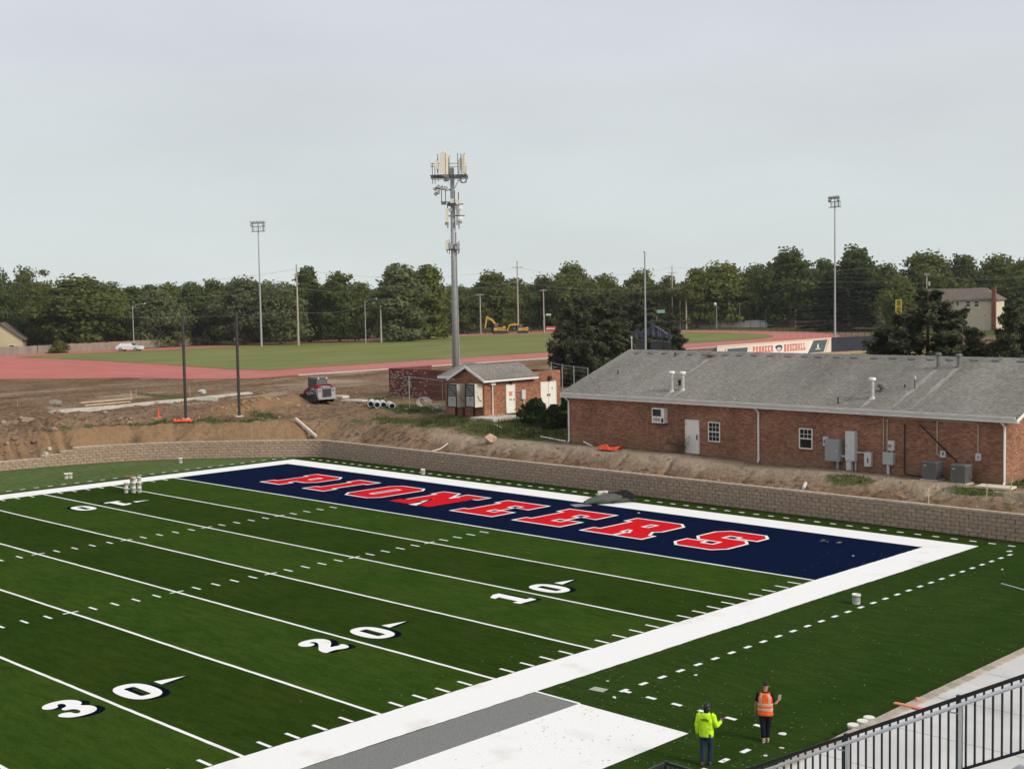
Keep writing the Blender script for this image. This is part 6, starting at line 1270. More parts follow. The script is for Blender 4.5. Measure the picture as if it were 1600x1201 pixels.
# loose scraps
SCR = M('turf_scrap', (.75, .76, .70), .9, .08)
def scrap(u, v, wd, dp, label, mat=SCR, group=None, rz=None, n=7, name='turf_scrap', cat='turf scrap', h=.02):
    p = at(u, v); t = MB(); poly = []
    for k in range(n): q = 2*math.pi*k/n+.3; poly.append((wd/2*math.cos(q)*rnd.uniform(.75, 1.1), dp/2*math.sin(q)*rnd.uniform(.75, 1.1)))
    t.add([(x, y, z) for z in (0, h) for x, y in poly], [tuple(range(n-1, -1, -1)), tuple(range(n, 2*n))]+[(i, (i+1) % n, (i+1) % n+n, i+n) for i in range(n)])
    o = t.build(name, mat); o.location = (p[0], p[1], .013); o.rotation_euler.z = rz if rz is not None else rnd.uniform(0, 3); return tag(o, label, cat, group)
g_ = 'white turf scraps near the two workers'
scrap(1223, 1147, .26, .2, 'largest white turf scrap, right of the worker in the orange vest', group=g_); scrap(1221, 1169, .14, .07, 'pair-like white scrap between the orange-vested worker and the railing', group=g_); scrap(1196, 1181, .13, .07, 'small white scrap just above the railing, below the orange-vested worker', group=g_)
scrap(960, 1090, .18, .1, 'white scrap beside the dashed line, just off the corner of the coaching box', group=g_); scrap(1087, 1055, .14, .08, 'small white scrap above the dashed line, left of the orange-vested worker', group=g_); scrap(949, 1064.5, .1, .06, 'tiny white scrap above the square turf sample', group=g_)
o = MB().box(-.24, .24, -.17, .17, 0, .012).build('turf_sample', M('pale_turf_sample', (.36, .38, .30), .9, .15, 30)); o.location = (*at(935, 1077.5)[:2], .014); o.rotation_euler.z = R(8); tag(o, 'pale grey square turf sample on the grass by the white border', 'turf sample')
p = at(1297, 847); o = MB()
for k in range(9): o.rock((rnd.uniform(-.5, .5), rnd.uniform(-.25, .25), .03), rnd.uniform(.05, .14), rnd, .5)
o = o.build('turf_clippings', M('grey_clippings', (.09, .095, .085), .9, .2)); o.location = (p[0], p[1], .01); tag(o, 'small grey pile of turf clippings on the navy end zone near the right corner', 'clippings')
scrap(998, 801.5, .16, .12, 'small white scrap on the navy end zone below the turf roll'); scrap(1333, 868.5, .1, .08, 'tiny white scrap near the right corner of the navy end zone')
p = at(1583, 918); o = MB().tube([(-.02, -.9, .03), (0, 0, .05), (.1, .7, .03)], .02, 5).build('turf_strip', SCR); o.location = (p[0], p[1], .0); o.rotation_euler.z = R(70); tag(o, 'thin pale strip of turf lying on the grass at the right edge', 'turf strip')
p = at(1577, 861.5); scrap(1577, 861.5, .35, .14, 'white turf offcuts at the corner of the dashed lines, far right'); scrap(1566, 890, .3, .1, 'pale turf offcut right of the dashes near the right edge', M('pale_turf_sample', (.36, .38, .30)))
cr = MB()
for k in range(420):
    x = rnd.uniform(46, 59); y = rnd.uniform(-24, 11); s = rnd.uniform(.012, .032)
    if 48.7 < x < 50.6 and rnd.random() < .8: continue
    cr.add([(x-s, y-s*.7, .02), (x+s, y-s*.5, .022), (x+s*.3, y+s, .024)], [(0, 1, 2)])
for k in range(260):
    x = rnd.uniform(50.8, 59); y = rnd.uniform(-22, -15); s = rnd.uniform(.012, .03); cr.add([(x-s, y-s*.7, .02), (x+s, y-s*.5, .022), (x+s*.3, y+s, .024)], [(0, 1, 2)])
o = cr.build('turf_crumbs', M('pale_crumbs', (.22, .27, .15), .9, .2)); o['kind'] = 'stuff'
# orange things on the kerb
o = MB().box(-.42, .42, -.07, .07, 0, .03).build('orange_plank', M('faded_orange', (.72, .25, .16), .7, .1)); o.location = (*at(1420, 1102.5, .46)[:2], .452); o.rotation_euler.z = R(2); tag(o, 'faded orange plank lying across the stone kerb', 'plank')
o = MB().lathe([(.05, 0), (.055, .05), (.04, .10), (0, .11)], (0, 0, 0), 10).build('orange_cup', M('faded_orange', (.72, .25, .16))); o.location = (*at(1433, 1094, .46)[:2], .452); tag(o, 'small orange cup standing on the stone kerb past the plank', 'cup')
# ------------------------------------------------------------------ things on the building site
def onground(name, mb, mat, u, v, label, cat, rz=0., dz=0., group=None, smooth=False):
    p = gp(u, v); o = mb.build(name, mat, smooth=smooth); o.location = (p[0], p[1], p[2]+dz); o.rotation_euler.z = rz; return tag(o, label, cat, group)
# broken concrete strip
P_ = [gp(u, v) for u, v in ((82, 645), (130, 640), (185, 636), (240, 630), (290, 625), (340, 620), (392, 615))]
for k, (a, b) in enumerate(zip(P_[:-1], P_[1:])):
    d = b-a; L_ = np.hypot(*d[:2]); c = (a+b)/2; m_ = MB().box(-L_/2+.04, L_/2-.04, -.55, .5, -.2, .16); o = m_.build('concrete_slab', M('dusty_concrete', (.50, .46, .39), .95, .18, 1.5, bump=.3)); o.location = tuple(c); o.rotation_euler = (0, -math.atan2(d[2], L_)*1., math.atan2(d[1], d[0])); tag(o, ('first', 'second', 'third', 'fourth', 'fifth', 'sixth')[k]+' slab from the left in the pale concrete strip across the dirt', 'concrete slab', 'slabs of the concrete strip')
for u, v, l_, lab in ((165, 629.5, 5.2, 'upper long plank lying beside the concrete strip'), (168, 634, 4.6, 'lower long plank lying on the concrete strip')): onground('wooden_plank', MB().box(-l_/2, l_/2, -.13, .13, 0, .09), LUM, u, v, lab, 'plank', math.atan2(*(P_[2]-P_[1])[:2][::-1])+.06, .17, 'planks by the concrete strip')
def slab(u, v, w_, d_, h_, lab, rz=.5, rx=.1, mat=CONCD, dz=0.):
    m_ = MB(); bm = [(-w_/2, -d_/2), (w_*.4, -d_/2*1.1), (w_/2, d_*.2), (w_*.1, d_/2), (-w_*.45, d_*.4)]; n = 5; m_.add([(x, y, z) for z in (0, h_) for x, y in bm], [tuple(range(n-1, -1, -1)), tuple(range(n, 2*n))]+[(i, (i+1) % n, (i+1) % n+n, i+n) for i in range(n)]); o = onground('concrete_chunk', m_, mat, u, v, lab, 'concrete chunk', rz, dz); o.rotation_euler.x = rx
slab(87, 634, 1.1, .9, .22, 'flat grey slab propped on a lump at the left end of the concrete strip', 1.2, .3, M('dark_stone', (.22, .20, .155), .95, .3, 3), .2); slab(325, 627, 1.8, .9, .35, 'grey broken slab just left of the second dark post', .6, .3, M('grey_stone', (.36, .34, .28))); slab(317, 614, .8, .5, .3, 'small pale broken chunk above the concrete strip', .2, .4); onground('concrete_chunk', MB().rock((0, 0, .22), .5, rnd, .7), M('pink_concrete', (.48, .33, .25), .95, .15), 766, 697, 'pinkish concrete chunk on the bank edge below the shed', 'concrete chunk'); slab(533, 622, 1.6, 1.0, .2, 'flat pale slab right of the skid steer', .2, 0); slab(555, 626, 2.2, 1., .16, 'pale slab between the skid steer and the white pipes', .5, 0)
slab(72, 708, .35, .3, .22, 'left loose pale cap block on the wall steps', .4, .1, dz=.05); slab(78, 707.5, .3, .3, .2, 'right loose pale cap block on the wall steps', .2, .1, dz=.05)
onground('concrete_pad', MB().box(-1.1, 1.3, -1.6, 1.6, -.3, .06), CONCD, 775, 652, 'pale concrete pad before the shed corner', 'concrete pad', 0, .02)
# cone, netting, stakes
t = thing('traffic_cone', 'tall orange marker cone on the dirt left of the first dark post', 'cone', tuple(gp(247.5, 652))); MB().box(-.2, .2, -.2, .2, 0, .05).build('base', ORANGE, t); MB().lathe([(.1, .051), (.05, .6), (.04, .75), (0, .76)], (0, 0, 0), 10).build('body', ORANGE, t)
def netting(u, v, L_, W_, label, rz, seed, hh=.3):
    vs = []; fs = []; nx, ny = 22, 8
    for j in range(ny):
        for i in range(nx):
            x, y = (i/(nx-1)-.5)*L_, (j/(ny-1)-.5)*W_; vs.append((x, y, float(hh*noise2(i*.45, j*.6, seed)*(1-abs(2*j/(ny-1)-1)**2)+.02)))
            if i and j: fs.append(((j-1)*nx+i-1, (j-1)*nx+i, j*nx+i, j*nx+i-1))
    onground('orange_netting', MB().add(vs, fs), M('orange_netting', (.72, .085, .03), .8, .3, 8), u, v, label, 'netting', rz, .02)
netting(287, 659, 1.4, .7, 'orange netting heaped at the foot of the first dark post', R(45), 5, .25); netting(953, 703, 1.6, .6, 'orange netting bundle against the long brick wall', R(0), 6, .36)
for u, v, lab in ((27, 641, 'survey stake at far left in the dirt'), (206, 625, 'leaning survey stake on the green patch above the planks'), (213, 622, 'second survey stake on the green patch above the planks'), (297, 618, 'thin stake just right of the first dark post'), (1541, 783, 'thin stake before the white board at far right'), (1578, 772, 'thin stake right of the white board at the building corner'), (1451, 789, 'short stake behind the retaining wall at right')):
    t = onground('survey_stake', MB().box(-.022, .022, -.012, .012, -.2, .85), LUM, u, v, lab, 'stake', rnd.uniform(0, 3)); t.rotation_euler.x = rnd.uniform(-.12, .12); t.rotation_euler.y = rnd.uniform(-.1, .1); t['group'] = 'survey stakes in the dirt'
def lying(name, u0, v0, u1, v1, r, mat, lab, cat, n=8, dz=0.):
    a, b = gp(u0, v0), gp(u1, v1); m_ = MB(); m_.tube([(0, 0, .12), tuple(b-a+np.array([0, 0, .05]))] if n == 4 else [(0, 0, 0)]+[tuple((b-a)*s+np.array([0, 0, hz1(*(a+(b-a)*s)[:2])-a[2]-(b-a)[2]*s])) for s in (.25, .5, .75)]+[tuple(b-a)], r, n); o = m_.build(name, mat); o.location = (a[0], a[1], a[2]+r+dz); return tag(o, lab, cat)
lying('white_board', 462, 659, 494, 687, .13, M('pale_board', (.58, .50, .42), .85, .1), 'pale board lying down the bank above the wall corner', 'board', 4); lying('white_pipe', 845, 683, 884, 690, .05, WHITE, 'thin white pipe in the grass left of the long building', 'pipe'); lying('white_pipe', 772, 663, 784, 668, .04, WHITE, 'short white pipe in the grass below the shed', 'pipe'); lying('plastic_pipe', 700, 702, 675, 706, .05, M('pale_board', (.58, .50, .42)), 'pale stick on the bank behind the wall', 'stick'); lying('orange_hose', 866, 715, 915, 727, .04, M('rusty_hose', (.30, .12, .05), .8), 'rust coloured hose on the bank at its left part', 'hose'); lying('orange_hose', 930, 727, 975, 739, .04, M('rusty_hose', (.30, .12, .05)), 'rust coloured hose on the bank at its right part, by the wall', 'hose')
lying('wall_pipe', 1255, 765, 1259, 757, .09, LTBOX, 'pale pipe stub poking out of the bank behind the wall', 'pipe stub'); lying('concrete_edge', 590, 634, 640, 642, .07, CONCD, 'pale edging strip right of the white pipes', 'edging', 4)
a = fpt(912, 691, YF-.25); b = fpt(938, 701, YF-.5); o = MB(True).tube([a+[0, 0, .05], a*.65+b*.35, b], .05, 7).build('drain_pipe', WHITE); tag(o, 'white drain pipe running to the orange netting by the brick wall', 'pipe')
onground('white_slab', MB().box(-.85, .85, -.5, .5, 0, .1), M('pale_slab', (.62, .55, .42), .9, .08), 1556, 763, 'pale flat board on the grass at the right corner of the building', 'board', .1, .03)
# dead stems by the wall
p = gp(1043, 710); t = thing('dead_shrub', 'dead leafless shrub against the brick wall left of the door', 'shrub', (p[0], YF-.5, hz1(p[0], YF-.5))); m_ = MB()
for k in range(36): a_ = rnd.uniform(0, 6.28); m_.tube([(rnd.uniform(-.5, .5), rnd.uniform(-.1, .1), 0), (rnd.uniform(-.8, .8), rnd.uniform(-.25, .25), rnd.uniform(.3, .95)), (rnd.uniform(-1, 1), rnd.uniform(-.3, .3), rnd.uniform(.4, 1.15))], [.012, .01, .005], 4)
m_.build('twig', M('dead_twig', (.14, .10, .07), .9), t)
# white corrugated pipes
for k, (u, v) in enumerate(((581, 633), (589, 634), (597, 634), (608, 636))):
    p = gp(u, v); t = thing('corrugated_pipe', ('leftmost', 'second', 'third', 'rightmost')[k]+' short length of white corrugated pipe in the row below the brick screen wall', 'pipe', (p[0], p[1], p[2]+.24), 'white pipes in a row on the dirt', R(48+k*3))
    Mx = Matrix.Rotation(R(90), 4, 'X'); pr = []
    for q in range(14): z = -1.0+q*.15; pr += [(.25, z), (.28, z+.04), (.25, z+.08)]
    MB().lathe(pr+[(.21, 1.03), (.2, -.9), (.21, -1.0)], (0, -1, 0), 14, Mx).build('body', M('white_pipe_plastic', (.46, .47, .47), .55, .2, 6), t); MB().lathe([(.07, -1.02), (.08, -.95), (0, -.94)], (0, -1, 0), 10, Mx).build('bore_shade', M('pipe_shadow', (.12, .12, .12), .8), t)  # dark grey disc on the closed end paints the shade inside the pipe
a, b = far(628, 571, 150)[0], far(659, 572.5, 148)[0]; d = b-a; o = MB().tube([(0, 0, 0), tuple(d)], .32, 12).build('tarp_roll', M('white_tarp', (.68, .64, .58), .7, .08)); o.location = (a[0], a[1], 3.3); tag(o, 'white rolled tarp lying by the track behind the screen wall', 'tarp roll')
p = gp(662, 634); t = thing('wire_coil', 'loose coil of pale wire lying against the screen wall', 'wire coil', (p[0], p[1], p[2]+.35)); m_ = MB()
for k in range(5): m_.tube([((.55+k*.05)*math.cos(q), k*.12-.3, .38*math.sin(q)+.05) for q in np.linspace(0, 6.283, 17)], .018, 4)
m_.build('wire', LTBOX, t)
m_ = MB()
for k in range(45): m_.rock((rnd.uniform(-1.1, 1.1), rnd.uniform(-.5, .5), rnd.uniform(0, .45)), rnd.uniform(.1, .2), rnd)
onground('stone_pile', m_, M('pale_stone', (.42, .37, .28), .9, .25, 3), 689, 642, 'pile of pale stones at the left corner of the shed', 'stone pile', 0, .05)['kind'] = 'stuff'
# dirt clods and stones, scattered: nobody could count them
m_ = MB(True); k = 0
def scatter(n, fx, rlo, rhi):
    xs = np.array([fx() for _ in range(n)]); zz = hz(xs[:, 0], xs[:, 1])
    for (x, y), z in zip(xs, zz): r = rnd.uniform(rlo, rhi)*rnd.random()**1.5+rlo*.5; m_.rock((x, y, z+r*.1), r, rnd)
scatter(420, lambda: (rnd.uniform(-26, -14), rnd.uniform(-8, 8)), .05, .34); scatter(260, lambda: (rnd.uniform(-30, -8), rnd.uniform(8, 32)), .03, .2); scatter(160, lambda: (rnd.uniform(-8, 8), rnd.uniform(13.8, 24)), .03, .16); scatter(420, lambda: (rnd.uniform(8, 56), rnd.uniform(13.6, 17.8)), .02, .12)
o = m_.build('dirt_clods', M('dirt_clod', (.19, .125, .078), .95, .3, 2, col2=(.30, .22, .15))); o['kind'] = 'stuff'
m_ = MB(True); scatter(260, lambda: (MOUNDS[0][0][0]+rnd.gauss(0, .9), MOUNDS[0][0][1]+rnd.gauss(0, 1.6)), .05, .24); scatter(80, lambda: (MOUNDS[2][0][0]+rnd.gauss(0, .8), MOUNDS[2][0][1]+rnd.gauss(0, 1.2)), .05, .2)
o = m_.build('clay_clods', M('clay_clod', (.33, .215, .10), .95, .3, 2)); o['kind'] = 'stuff'
# grass blades
gb = MB(True); vs = []; fs = []
cand = np.c_[rng.uniform(-24, 56, 60000), rng.uniform(-6, 44, 60000)]
dd_, wx_, wy_ = wdist(cand[:, 0], cand[:, 1]); gmk = gmask(cand[:, 0], cand[:, 1])*(.4+1.1*fbm(cand[:, 0]*.6, cand[:, 1]*.6, 3, 123))
inb = (cand[:, 0] > 19) & (cand[:, 0] < 48.8) & (cand[:, 1] > 17.9) & (cand[:, 1] < 31.6) | (cand[:, 0] > SXL-2) & (cand[:, 0] < SX+.1) & (cand[:, 1] > SY) & (cand[:, 1] < YS1+.2)
kk = (gmk > .42) & (dd_ > .6) & ~inb & (rng.uniform(0, 1, len(cand)) < np.clip(gmk*1.1, 0, 1)); cand = cand[kk]; gh = np.clip(gmk[kk], .4, 1.3); zz = hz(cand[:, 0], cand[:, 1])
an = rng.uniform(0, 6.28, (len(cand), 4)); hh = rng.uniform(.12, .42, (len(cand), 4))
for (x, y), z, g0, a_, h_ in zip(cand, zz, gh, an, hh):
    for q, h1 in zip(a_, h_):
        c, s = math.cos(q), math.sin(q); h1 *= g0; n = len(vs); ox, oy = s*.12, -c*.12; vs += [(x+ox-.03*s, y+oy+.03*c, z-.03), (x+ox+.03*s, y+oy-.03*c, z-.03), (x+ox+c*h1*.5, y+oy+s*h1*.5, z+h1)]; fs.append((n, n+1, n+2))
gb.add(vs, fs); o = gb.build('rough_grass', leafmat('grass_blade', (.058, .082, .022), (.120, .125, .045))); o['kind'] = 'stuff'
# ------------------------------------------------------------------ railing of the stands
YR_ = -30.3; pa = atY(1600, 1052, YR_); pb = atY(1203, 1187, YR_); slp = (pa[2]-pb[2])/(pa[0]-pb[0]); sp_ = (pa[0]-pb[0])/31.3
def rzx(x): return pb[2]+(x-pb[0])*slp
xa_, xb_ = 59.9, 73.6
rl = thing('stair_railing', 'black steel picket railing with an aluminium handrail descending along the stands', 'railing', (66, YR_, 4)); RB = M('railing_black', (.012, .012, .013), .35, .1, spec=.4)
def sbar(name, z0, z1, y0, y1, mat, x0=xa_, x1=xb_): 
    return MB(True).add([(x, y, rzx(x)+z) for x in (x0, x1) for y in (y0, y1) for z in (z0, z1)], [(0, 1, 3, 2), (4, 6, 7, 5), (0, 4, 5, 1), (2, 3, 7, 6), (1, 5, 7, 3), (0, 2, 6, 4)]).build(name, mat, rl)
sbar('top_rail', -.055, 0, YR_-.03, YR_+.03, RB); sbar('bottom_rail', -1.0, -.96, YR_-.022, YR_+.022, RB)
pk_ = MB(True); n = int((xb_-xa_)/sp_); pme = MB().add([(x, y, z) for x in (-.011, .011) for y in (-.011, .011) for z in (-.965, -.05)], [(0, 1, 3, 2), (4, 6, 7, 5), (0, 4, 5, 1), (2, 3, 7, 6)]).mesh('picket', RB)
x = pb[0]
while x < xb_: link('picket', pme, rl, (x-66, 0, rzx(x)-4)); x += sp_
x = pb[0]-sp_
while x > xa_: link('picket', pme, rl, (x-66, 0, rzx(x)-4)); x -= sp_
xp1 = atY(1322, 1150, YR_)[0]; xp2 = atY(1498, 1090, YR_)[0]; dp = xp2-xp1
pst = MB().box(-.025, .025, -.025, .025, -1.3, .012).mesh('post', RB); pst2 = MB().box(.028, .075, -.07, -.03, -1.3, -.09).mesh('post', ALU)
hr_ = MB(True); hr_.tube([(x, YR_-.12, rzx(x)-.115) for x in (xa_, xb_)], .024, 10); hr_.build('handrail', ALU, rl, smooth=True)
x = xp1-3*dp
while x < xb_:
    if x > xa_: link('post', pst, rl, (x-66, 0, rzx(x)-4)); link('post', pst2, rl, (x-66, 0, rzx(x)-4), label='grey aluminium post beside the black one'); MB(True).tube([(x-.06, YR_-.12, rzx(x)-.14), (x-.06, YR_-.11, rzx(x)-.2), (x, YR_-.03, rzx(x)-.22)], .012, 5).build('handrail_bracket', ALU, rl)
    x += dp
# stair treads on the near side of the railing
st = thing('aluminium_stairs', 'aluminium stair treads beside the railing in the bottom right corner', 'stairs', (66, YR_-.8, 3)); run = .3; rise = run*slp
for k in range(46):
    x = xa_+k*run; z = rzx(x)-1.12
    if z < .45: continue
    MB(True).box(x, x+run+.02, YR_-1.5, YR_-.06, z-.04, z).build('tread', ALU, st); MB(True).box(x, x+.02, YR_-1.5, YR_-.06, z-rise+.002, z-.042).build('riser', GALV, st)
MB(True).add([(x, y, max(.0, rzx(x)-1.35+z)) for x in (xa_, xb_) for y in (YR_-.05, YR_-.0) for z in (-.3, 0)], [(0, 1, 3, 2), (4, 6, 7, 5), (0, 4, 5, 1), (2, 3, 7, 6), (1, 5, 7, 3), (0, 2, 6, 4)]).build('stringer', ALU, st)
# small corner railing at the foot of the stands
zc_ = 1.12; pc = at(1041, 1189, 1.48); cr_ = thing('corner_railing', 'black picket railing corner just entering the bottom edge left of the lime worker', 'railing', (pc[0], pc[1], .42))
for dx, dy in ((0, -1), (1, 0)):
    L_ = 4.0; m_ = MB(); m_.box(*( (-.03, .03, -L_, 0) if dy else (.031, L_, -.03, .03)), zc_-.06-.055, zc_-.06); m_.build('top_rail', RB, cr_); m_ = MB(); m_.box(*((-.02, .02, -L_, -.03) if dy else (.03, L_, -.02, .02)), .1, .14); m_.build('bottom_rail', RB, cr_)
    pm2 = MB().box(-.011, .011, -.011, .011, .14, zc_-.115).mesh('picket', RB)
    for k in range(1, 33): link('picket', pm2, cr_, (dx*k*.12, dy*k*.12, 0))
MB().box(-.035, .035, -.035, .035, -.2, zc_-.045).build('post', RB, cr_)
# ------------------------------------------------------------------ the two workers
SKIN = M('skin', (.33, .17, .11), .6, .08, 6); HAIR = M('dark_hair', (.012, .010, .009), .8, .3, 40)
def skinbody(P, E, Rr):
    me = bpy.data.meshes.new('body'); names = list(P); ix = {n: i for i, n in enumerate(names)}
    me.from_pydata([P[n] for n in names], [(ix[a], ix[b]) for a, b in E], []); o = bpy.data.objects.new('body', me); COL.objects.link(o)
    m = o.modifiers.new('s', 'SKIN'); sv = me.skin_vertices[0].data
    for n in names:
        r = Rr.get(n, .009); sv[ix[n]].radius = r if isinstance(r, tuple) else (r, r)
    sv[ix['pelvis']].use_root = True; sb = o.modifiers.new('d', 'SUBSURF'); sb.levels = 2; sb.render_levels = 2
    dg = bpy.context.evaluated_depsgraph_get(); r = bpy.data.meshes.new_from_object(o.evaluated_get(dg)); bpy.data.objects.remove(o); r.materials.clear(); r.materials.append(SKIN); r.shade_smooth(); r.name = 'body'; return r
def loft(rings, n=24, a0=0., a1=360., wr=0., seed=1, cap=True, M_=None, closed=True):
    """rings: (cx, cy, z, rx, ry); angle 0 = +x"""
    vs = []; fs = []; full = abs(a1-a0-360) < 1e-3; m = n if full else n+1
    for i, (cx, cy, z, rx, ry) in enumerate(rings):
        for k in range(m):
            q = R(a0+(a1-a0)*k/n); d = 1+wr*(float(noise2(math.cos(q)*2.2+5, math.sin(q)*2.2+z*9, seed))-.5)
            vs.append((cx+rx*d*math.copysign(abs(math.cos(q))**.85, math.cos(q)), cy+ry*d*math.copysign(abs(math.sin(q))**.85, math.sin(q)), z))
    for i in range(len(rings)-1):
        for k in range(n): k2 = (k+1) % n if full else k+1; fs.append((i*m+k, i*m+k2, (i+1)*m+k2, (i+1)*m+k))
    if cap and full: fs += [tuple(reversed(range(m))), tuple((len(rings)-1)*m+k for k in range(m))]
    return vs, fs
def limb(m, pts, rs, n=12, wr=.0, seed=3):
    """a sleeve or trouser leg: interpolated tube with slight folds"""
    P = [np.array(p, float) for p in pts]; out = []; rr = []
    for i in range(len(P)-1):
        for s in np.linspace(0, 1, 6)[:-1]: out.append(P[i]*(1-s)+P[i+1]*s); rr.append((rs[i]*(1-s)+rs[i+1]*s)*(1+wr*(rnd.random()-.5)))
    out.append(P[-1]); rr.append(rs[-1]); m.tube([tuple(p) for p in out], rr, n); return m
def person(loc, rz, label, arm_r, arm_l, feet, head_tilt, look, kind):
    t = thing('person', label, 'person', loc, None, rz); t.scale = (.9, .9, .9)
    P = {'pelvis': (0, 0, .93), 'waist': (0, .0, 1.08), 'chest': (0, .0, 1.28), 'neckb': (0, -.01, 1.46), 'neck': (0, .0, 1.52)}
    hx, hy = math.sin(look)*head_tilt, math.cos(look)*head_tilt
    P['head1'] = (hx*.5, .01+hy*.5, 1.60); P['head2'] = (hx*1., .015+hy, 1.68); P['head3'] = (hx*1.1, .01+hy*1.1, 1.735)
    P['nose'] = (P['head1'][0]+.105*math.sin(look), P['head1'][1]+.105*math.cos(look), 1.625-head_tilt*.4)
    E = [('pelvis', 'waist'), ('waist', 'chest'), ('chest', 'neckb'), ('neckb', 'neck'), ('neck', 'head1'), ('head1', 'head2'), ('head2', 'head3'), ('head1', 'nose')]
    Rr = {'pelvis': (.15, .11), 'waist': (.135, .10), 'chest': (.165, .11), 'neckb': (.085, .07), 'neck': .056, 'head1': (.072, .085), 'head2': (.08, .098), 'head3': (.055, .07), 'nose': .014}
    for s, arm in ((1, arm_r), (-1, arm_l)):
        k = 'r' if s > 0 else 'l'; sh_ = (.18*s, -.01, 1.41); P['sh'+k] = sh_; P['el'+k], P['wr'+k], hd, th = arm['el'], arm['wr'], np.array(arm['hd'], float), np.array(arm['th'], float)
        Rr['sh'+k] = .062; Rr['el'+k] = .042; Rr['wr'+k] = .029; E += [('chest', 'sh'+k), ('sh'+k, 'el'+k), ('el'+k, 'wr'+k)]
        w = np.array(P['wr'+k]); hd /= np.linalg.norm(hd); th -= hd*(th @ hd); th /= np.linalg.norm(th); nm = np.cross(hd, th)*s
        P['palm'+k] = tuple(w+hd*.05); Rr['palm'+k] = (.038, .018); E.append(('wr'+k, 'palm'+k))
        for f, (off, ln) in enumerate(((.028, .068), (.010, .078), (-.009, .073), (-.027, .058))):
            a = w+hd*.088+th*off; c_ = arm.get('curl', .35); b = a+(hd*math.cos(c_)+nm*math.sin(c_))*ln*.55; c = b+(hd*math.cos(2.2*c_)+nm*math.sin(2.2*c_))*ln*.5
            for nme, q in (('a', a), ('b', b), ('c', c)): P['f%d%s%s' % (f, nme, k)] = tuple(q); Rr['f%d%s%s' % (f, nme, k)] = .0095 if nme != 'c' else .0075
            E += [('palm'+k, 'f%da%s' % (f, k)), ('f%da%s' % (f, k), 'f%db%s' % (f, k)), ('f%db%s' % (f, k), 'f%dc%s' % (f, k))]
        a = w+hd*.035+th*.035; b = a+(th*.7+hd*.6)*.04; c = b+(th*.25+hd*.8+nm*.3)*.033
        for nme, q in (('a', a), ('b', b), ('c', c)): P['t%s%s' % (nme, k)] = tuple(q); Rr['t%s%s' % (nme, k)] = .0105
        E += [('palm'+k, 'ta'+k), ('ta'+k, 'tb'+k), ('tb'+k, 'tc'+k)]
        ft = feet[k]; hp_ = (.095*s, 0, .88); kn = (.5*(hp_[0]+ft[0])+.005*s, .5*ft[1]+.035, .49); an = (ft[0], ft[1], .09)
        P['hp'+k], P['kn'+k], P['an'+k], P['to'+k] = hp_, kn, an, (ft[0]+math.sin(ft[2])*.15, ft[1]+math.cos(ft[2])*.15, .035)
        Rr['hp'+k] = .088; Rr['kn'+k] = .056; Rr['an'+k] = .038; Rr['to'+k] = (.04, .025); E += [('pelvis', 'hp'+k), ('hp'+k, 'kn'+k), ('kn'+k, 'an'+k), ('an'+k, 'to'+k)]
    body = link('body', skinbody(P, E, Rr), t)
    h1 = Vector(P['head1'])*.45+Vector(P['head2'])*.55; F = Vector((math.sin(look), math.cos(look), -head_tilt*2)).normalized(); Rt = Vector((math.cos(look), -math.sin(look), 0)); Up = Rt.cross(F)
    for s in (-1, 1):
        MB().lathe([(0, -.006), (.012, -.003), (.012, .003), (0, .006)], tuple(h1+F*.098+Rt*.032*s-Up*.0), 8).build('eye', BLACK, body)
        e = MB(); e.lathe([(0, -.03), (.014, -.02), (.016, .015), (0, .03)], tuple(h1+Rt*.088*s-Up*.02), 7); e.build('ear', SKIN, body)
    m_ = MB(); m_.tube([tuple(h1+F*.097-Up*.065-Rt*.022), tuple(h1+F*.103-Up*.066), tuple(h1+F*.097-Up*.065+Rt*.022)], .005, 5); m_.build('mouth', M('lips', (.25, .09, .07), .6), body)
    # hair: a cap over the skull, built from an ellipsoid cut below the brow
    def skullcap(r, zlo, mat, name, par, back=.0):
        vs = []; fs = []; nu, nv = 18, 8
        for j in range(nv+1):
            v_ = R(90-(90-zlo)*j/nv)
            for i in range(nu):
                q = 2*math.pi*i/nu; d = Rt*math.cos(q)*math.cos(v_)*r*.92+F*(math.sin(q)*math.cos(v_)*r*1.12-.01)+Up*(math.sin(v_)*r*1.02+(-.02*max(0, -math.sin(q))*j/nv*back)); vs.append(tuple(h1+Up*.015+d))
            if j: fs += [((j-1)*nu+i, (j-1)*nu+(i+1) % nu, j*nu+(i+1) % nu, j*nu+i) for i in range(nu)]
        return MB().add(vs, fs).build(name, mat, par, smooth=True)
    def shoe(k, mat, sole):
        ft = feet[k]; Mx = TM((ft[0], ft[1], 0), -ft[2]); o = MB(); v, f = loft([(0, .045, .022, .046, .135), (0, .045, .055, .047, .132), (0, .025, .085, .042, .10), (0, -.02, .12, .042, .06)], 16); o.add([Mx @ Vector(p) for p in v], f); o = o.build('shoe', mat, t, smooth=True)
        q = MB(); v, f = loft([(0, .045, .0, .043, .130), (0, .045, .021, .046, .135)], 16); q.add([Mx @ Vector(p) for p in v], f); q.build('sole', sole, o)
    if kind == 'lime':
        LIME = M('lime_fabric', (.50, .80, .015), .85, .16, 6, bump=1.4, bscale=9)
        rings = [(0, 0, .83, .200, .150), (0, 0, .86, .208, .156), (0, 0, .95, .205, .152), (0, 0, 1.06, .203, .148), (0, -.005, 1.18, .212, .148), (0, -.01, 1.30, .218, .146), (0, -.012, 1.38, .212, .132), (0, -.012, 1.43, .175, .115), (0, -.008, 1.47, .115, .095), (0, -.004, 1.495, .083, .082)]
        v, f = loft(rings, 32, wr=.10, seed=5); sw_ = MB().add(v, f).build('sweatshirt', LIME, t, smooth=True)
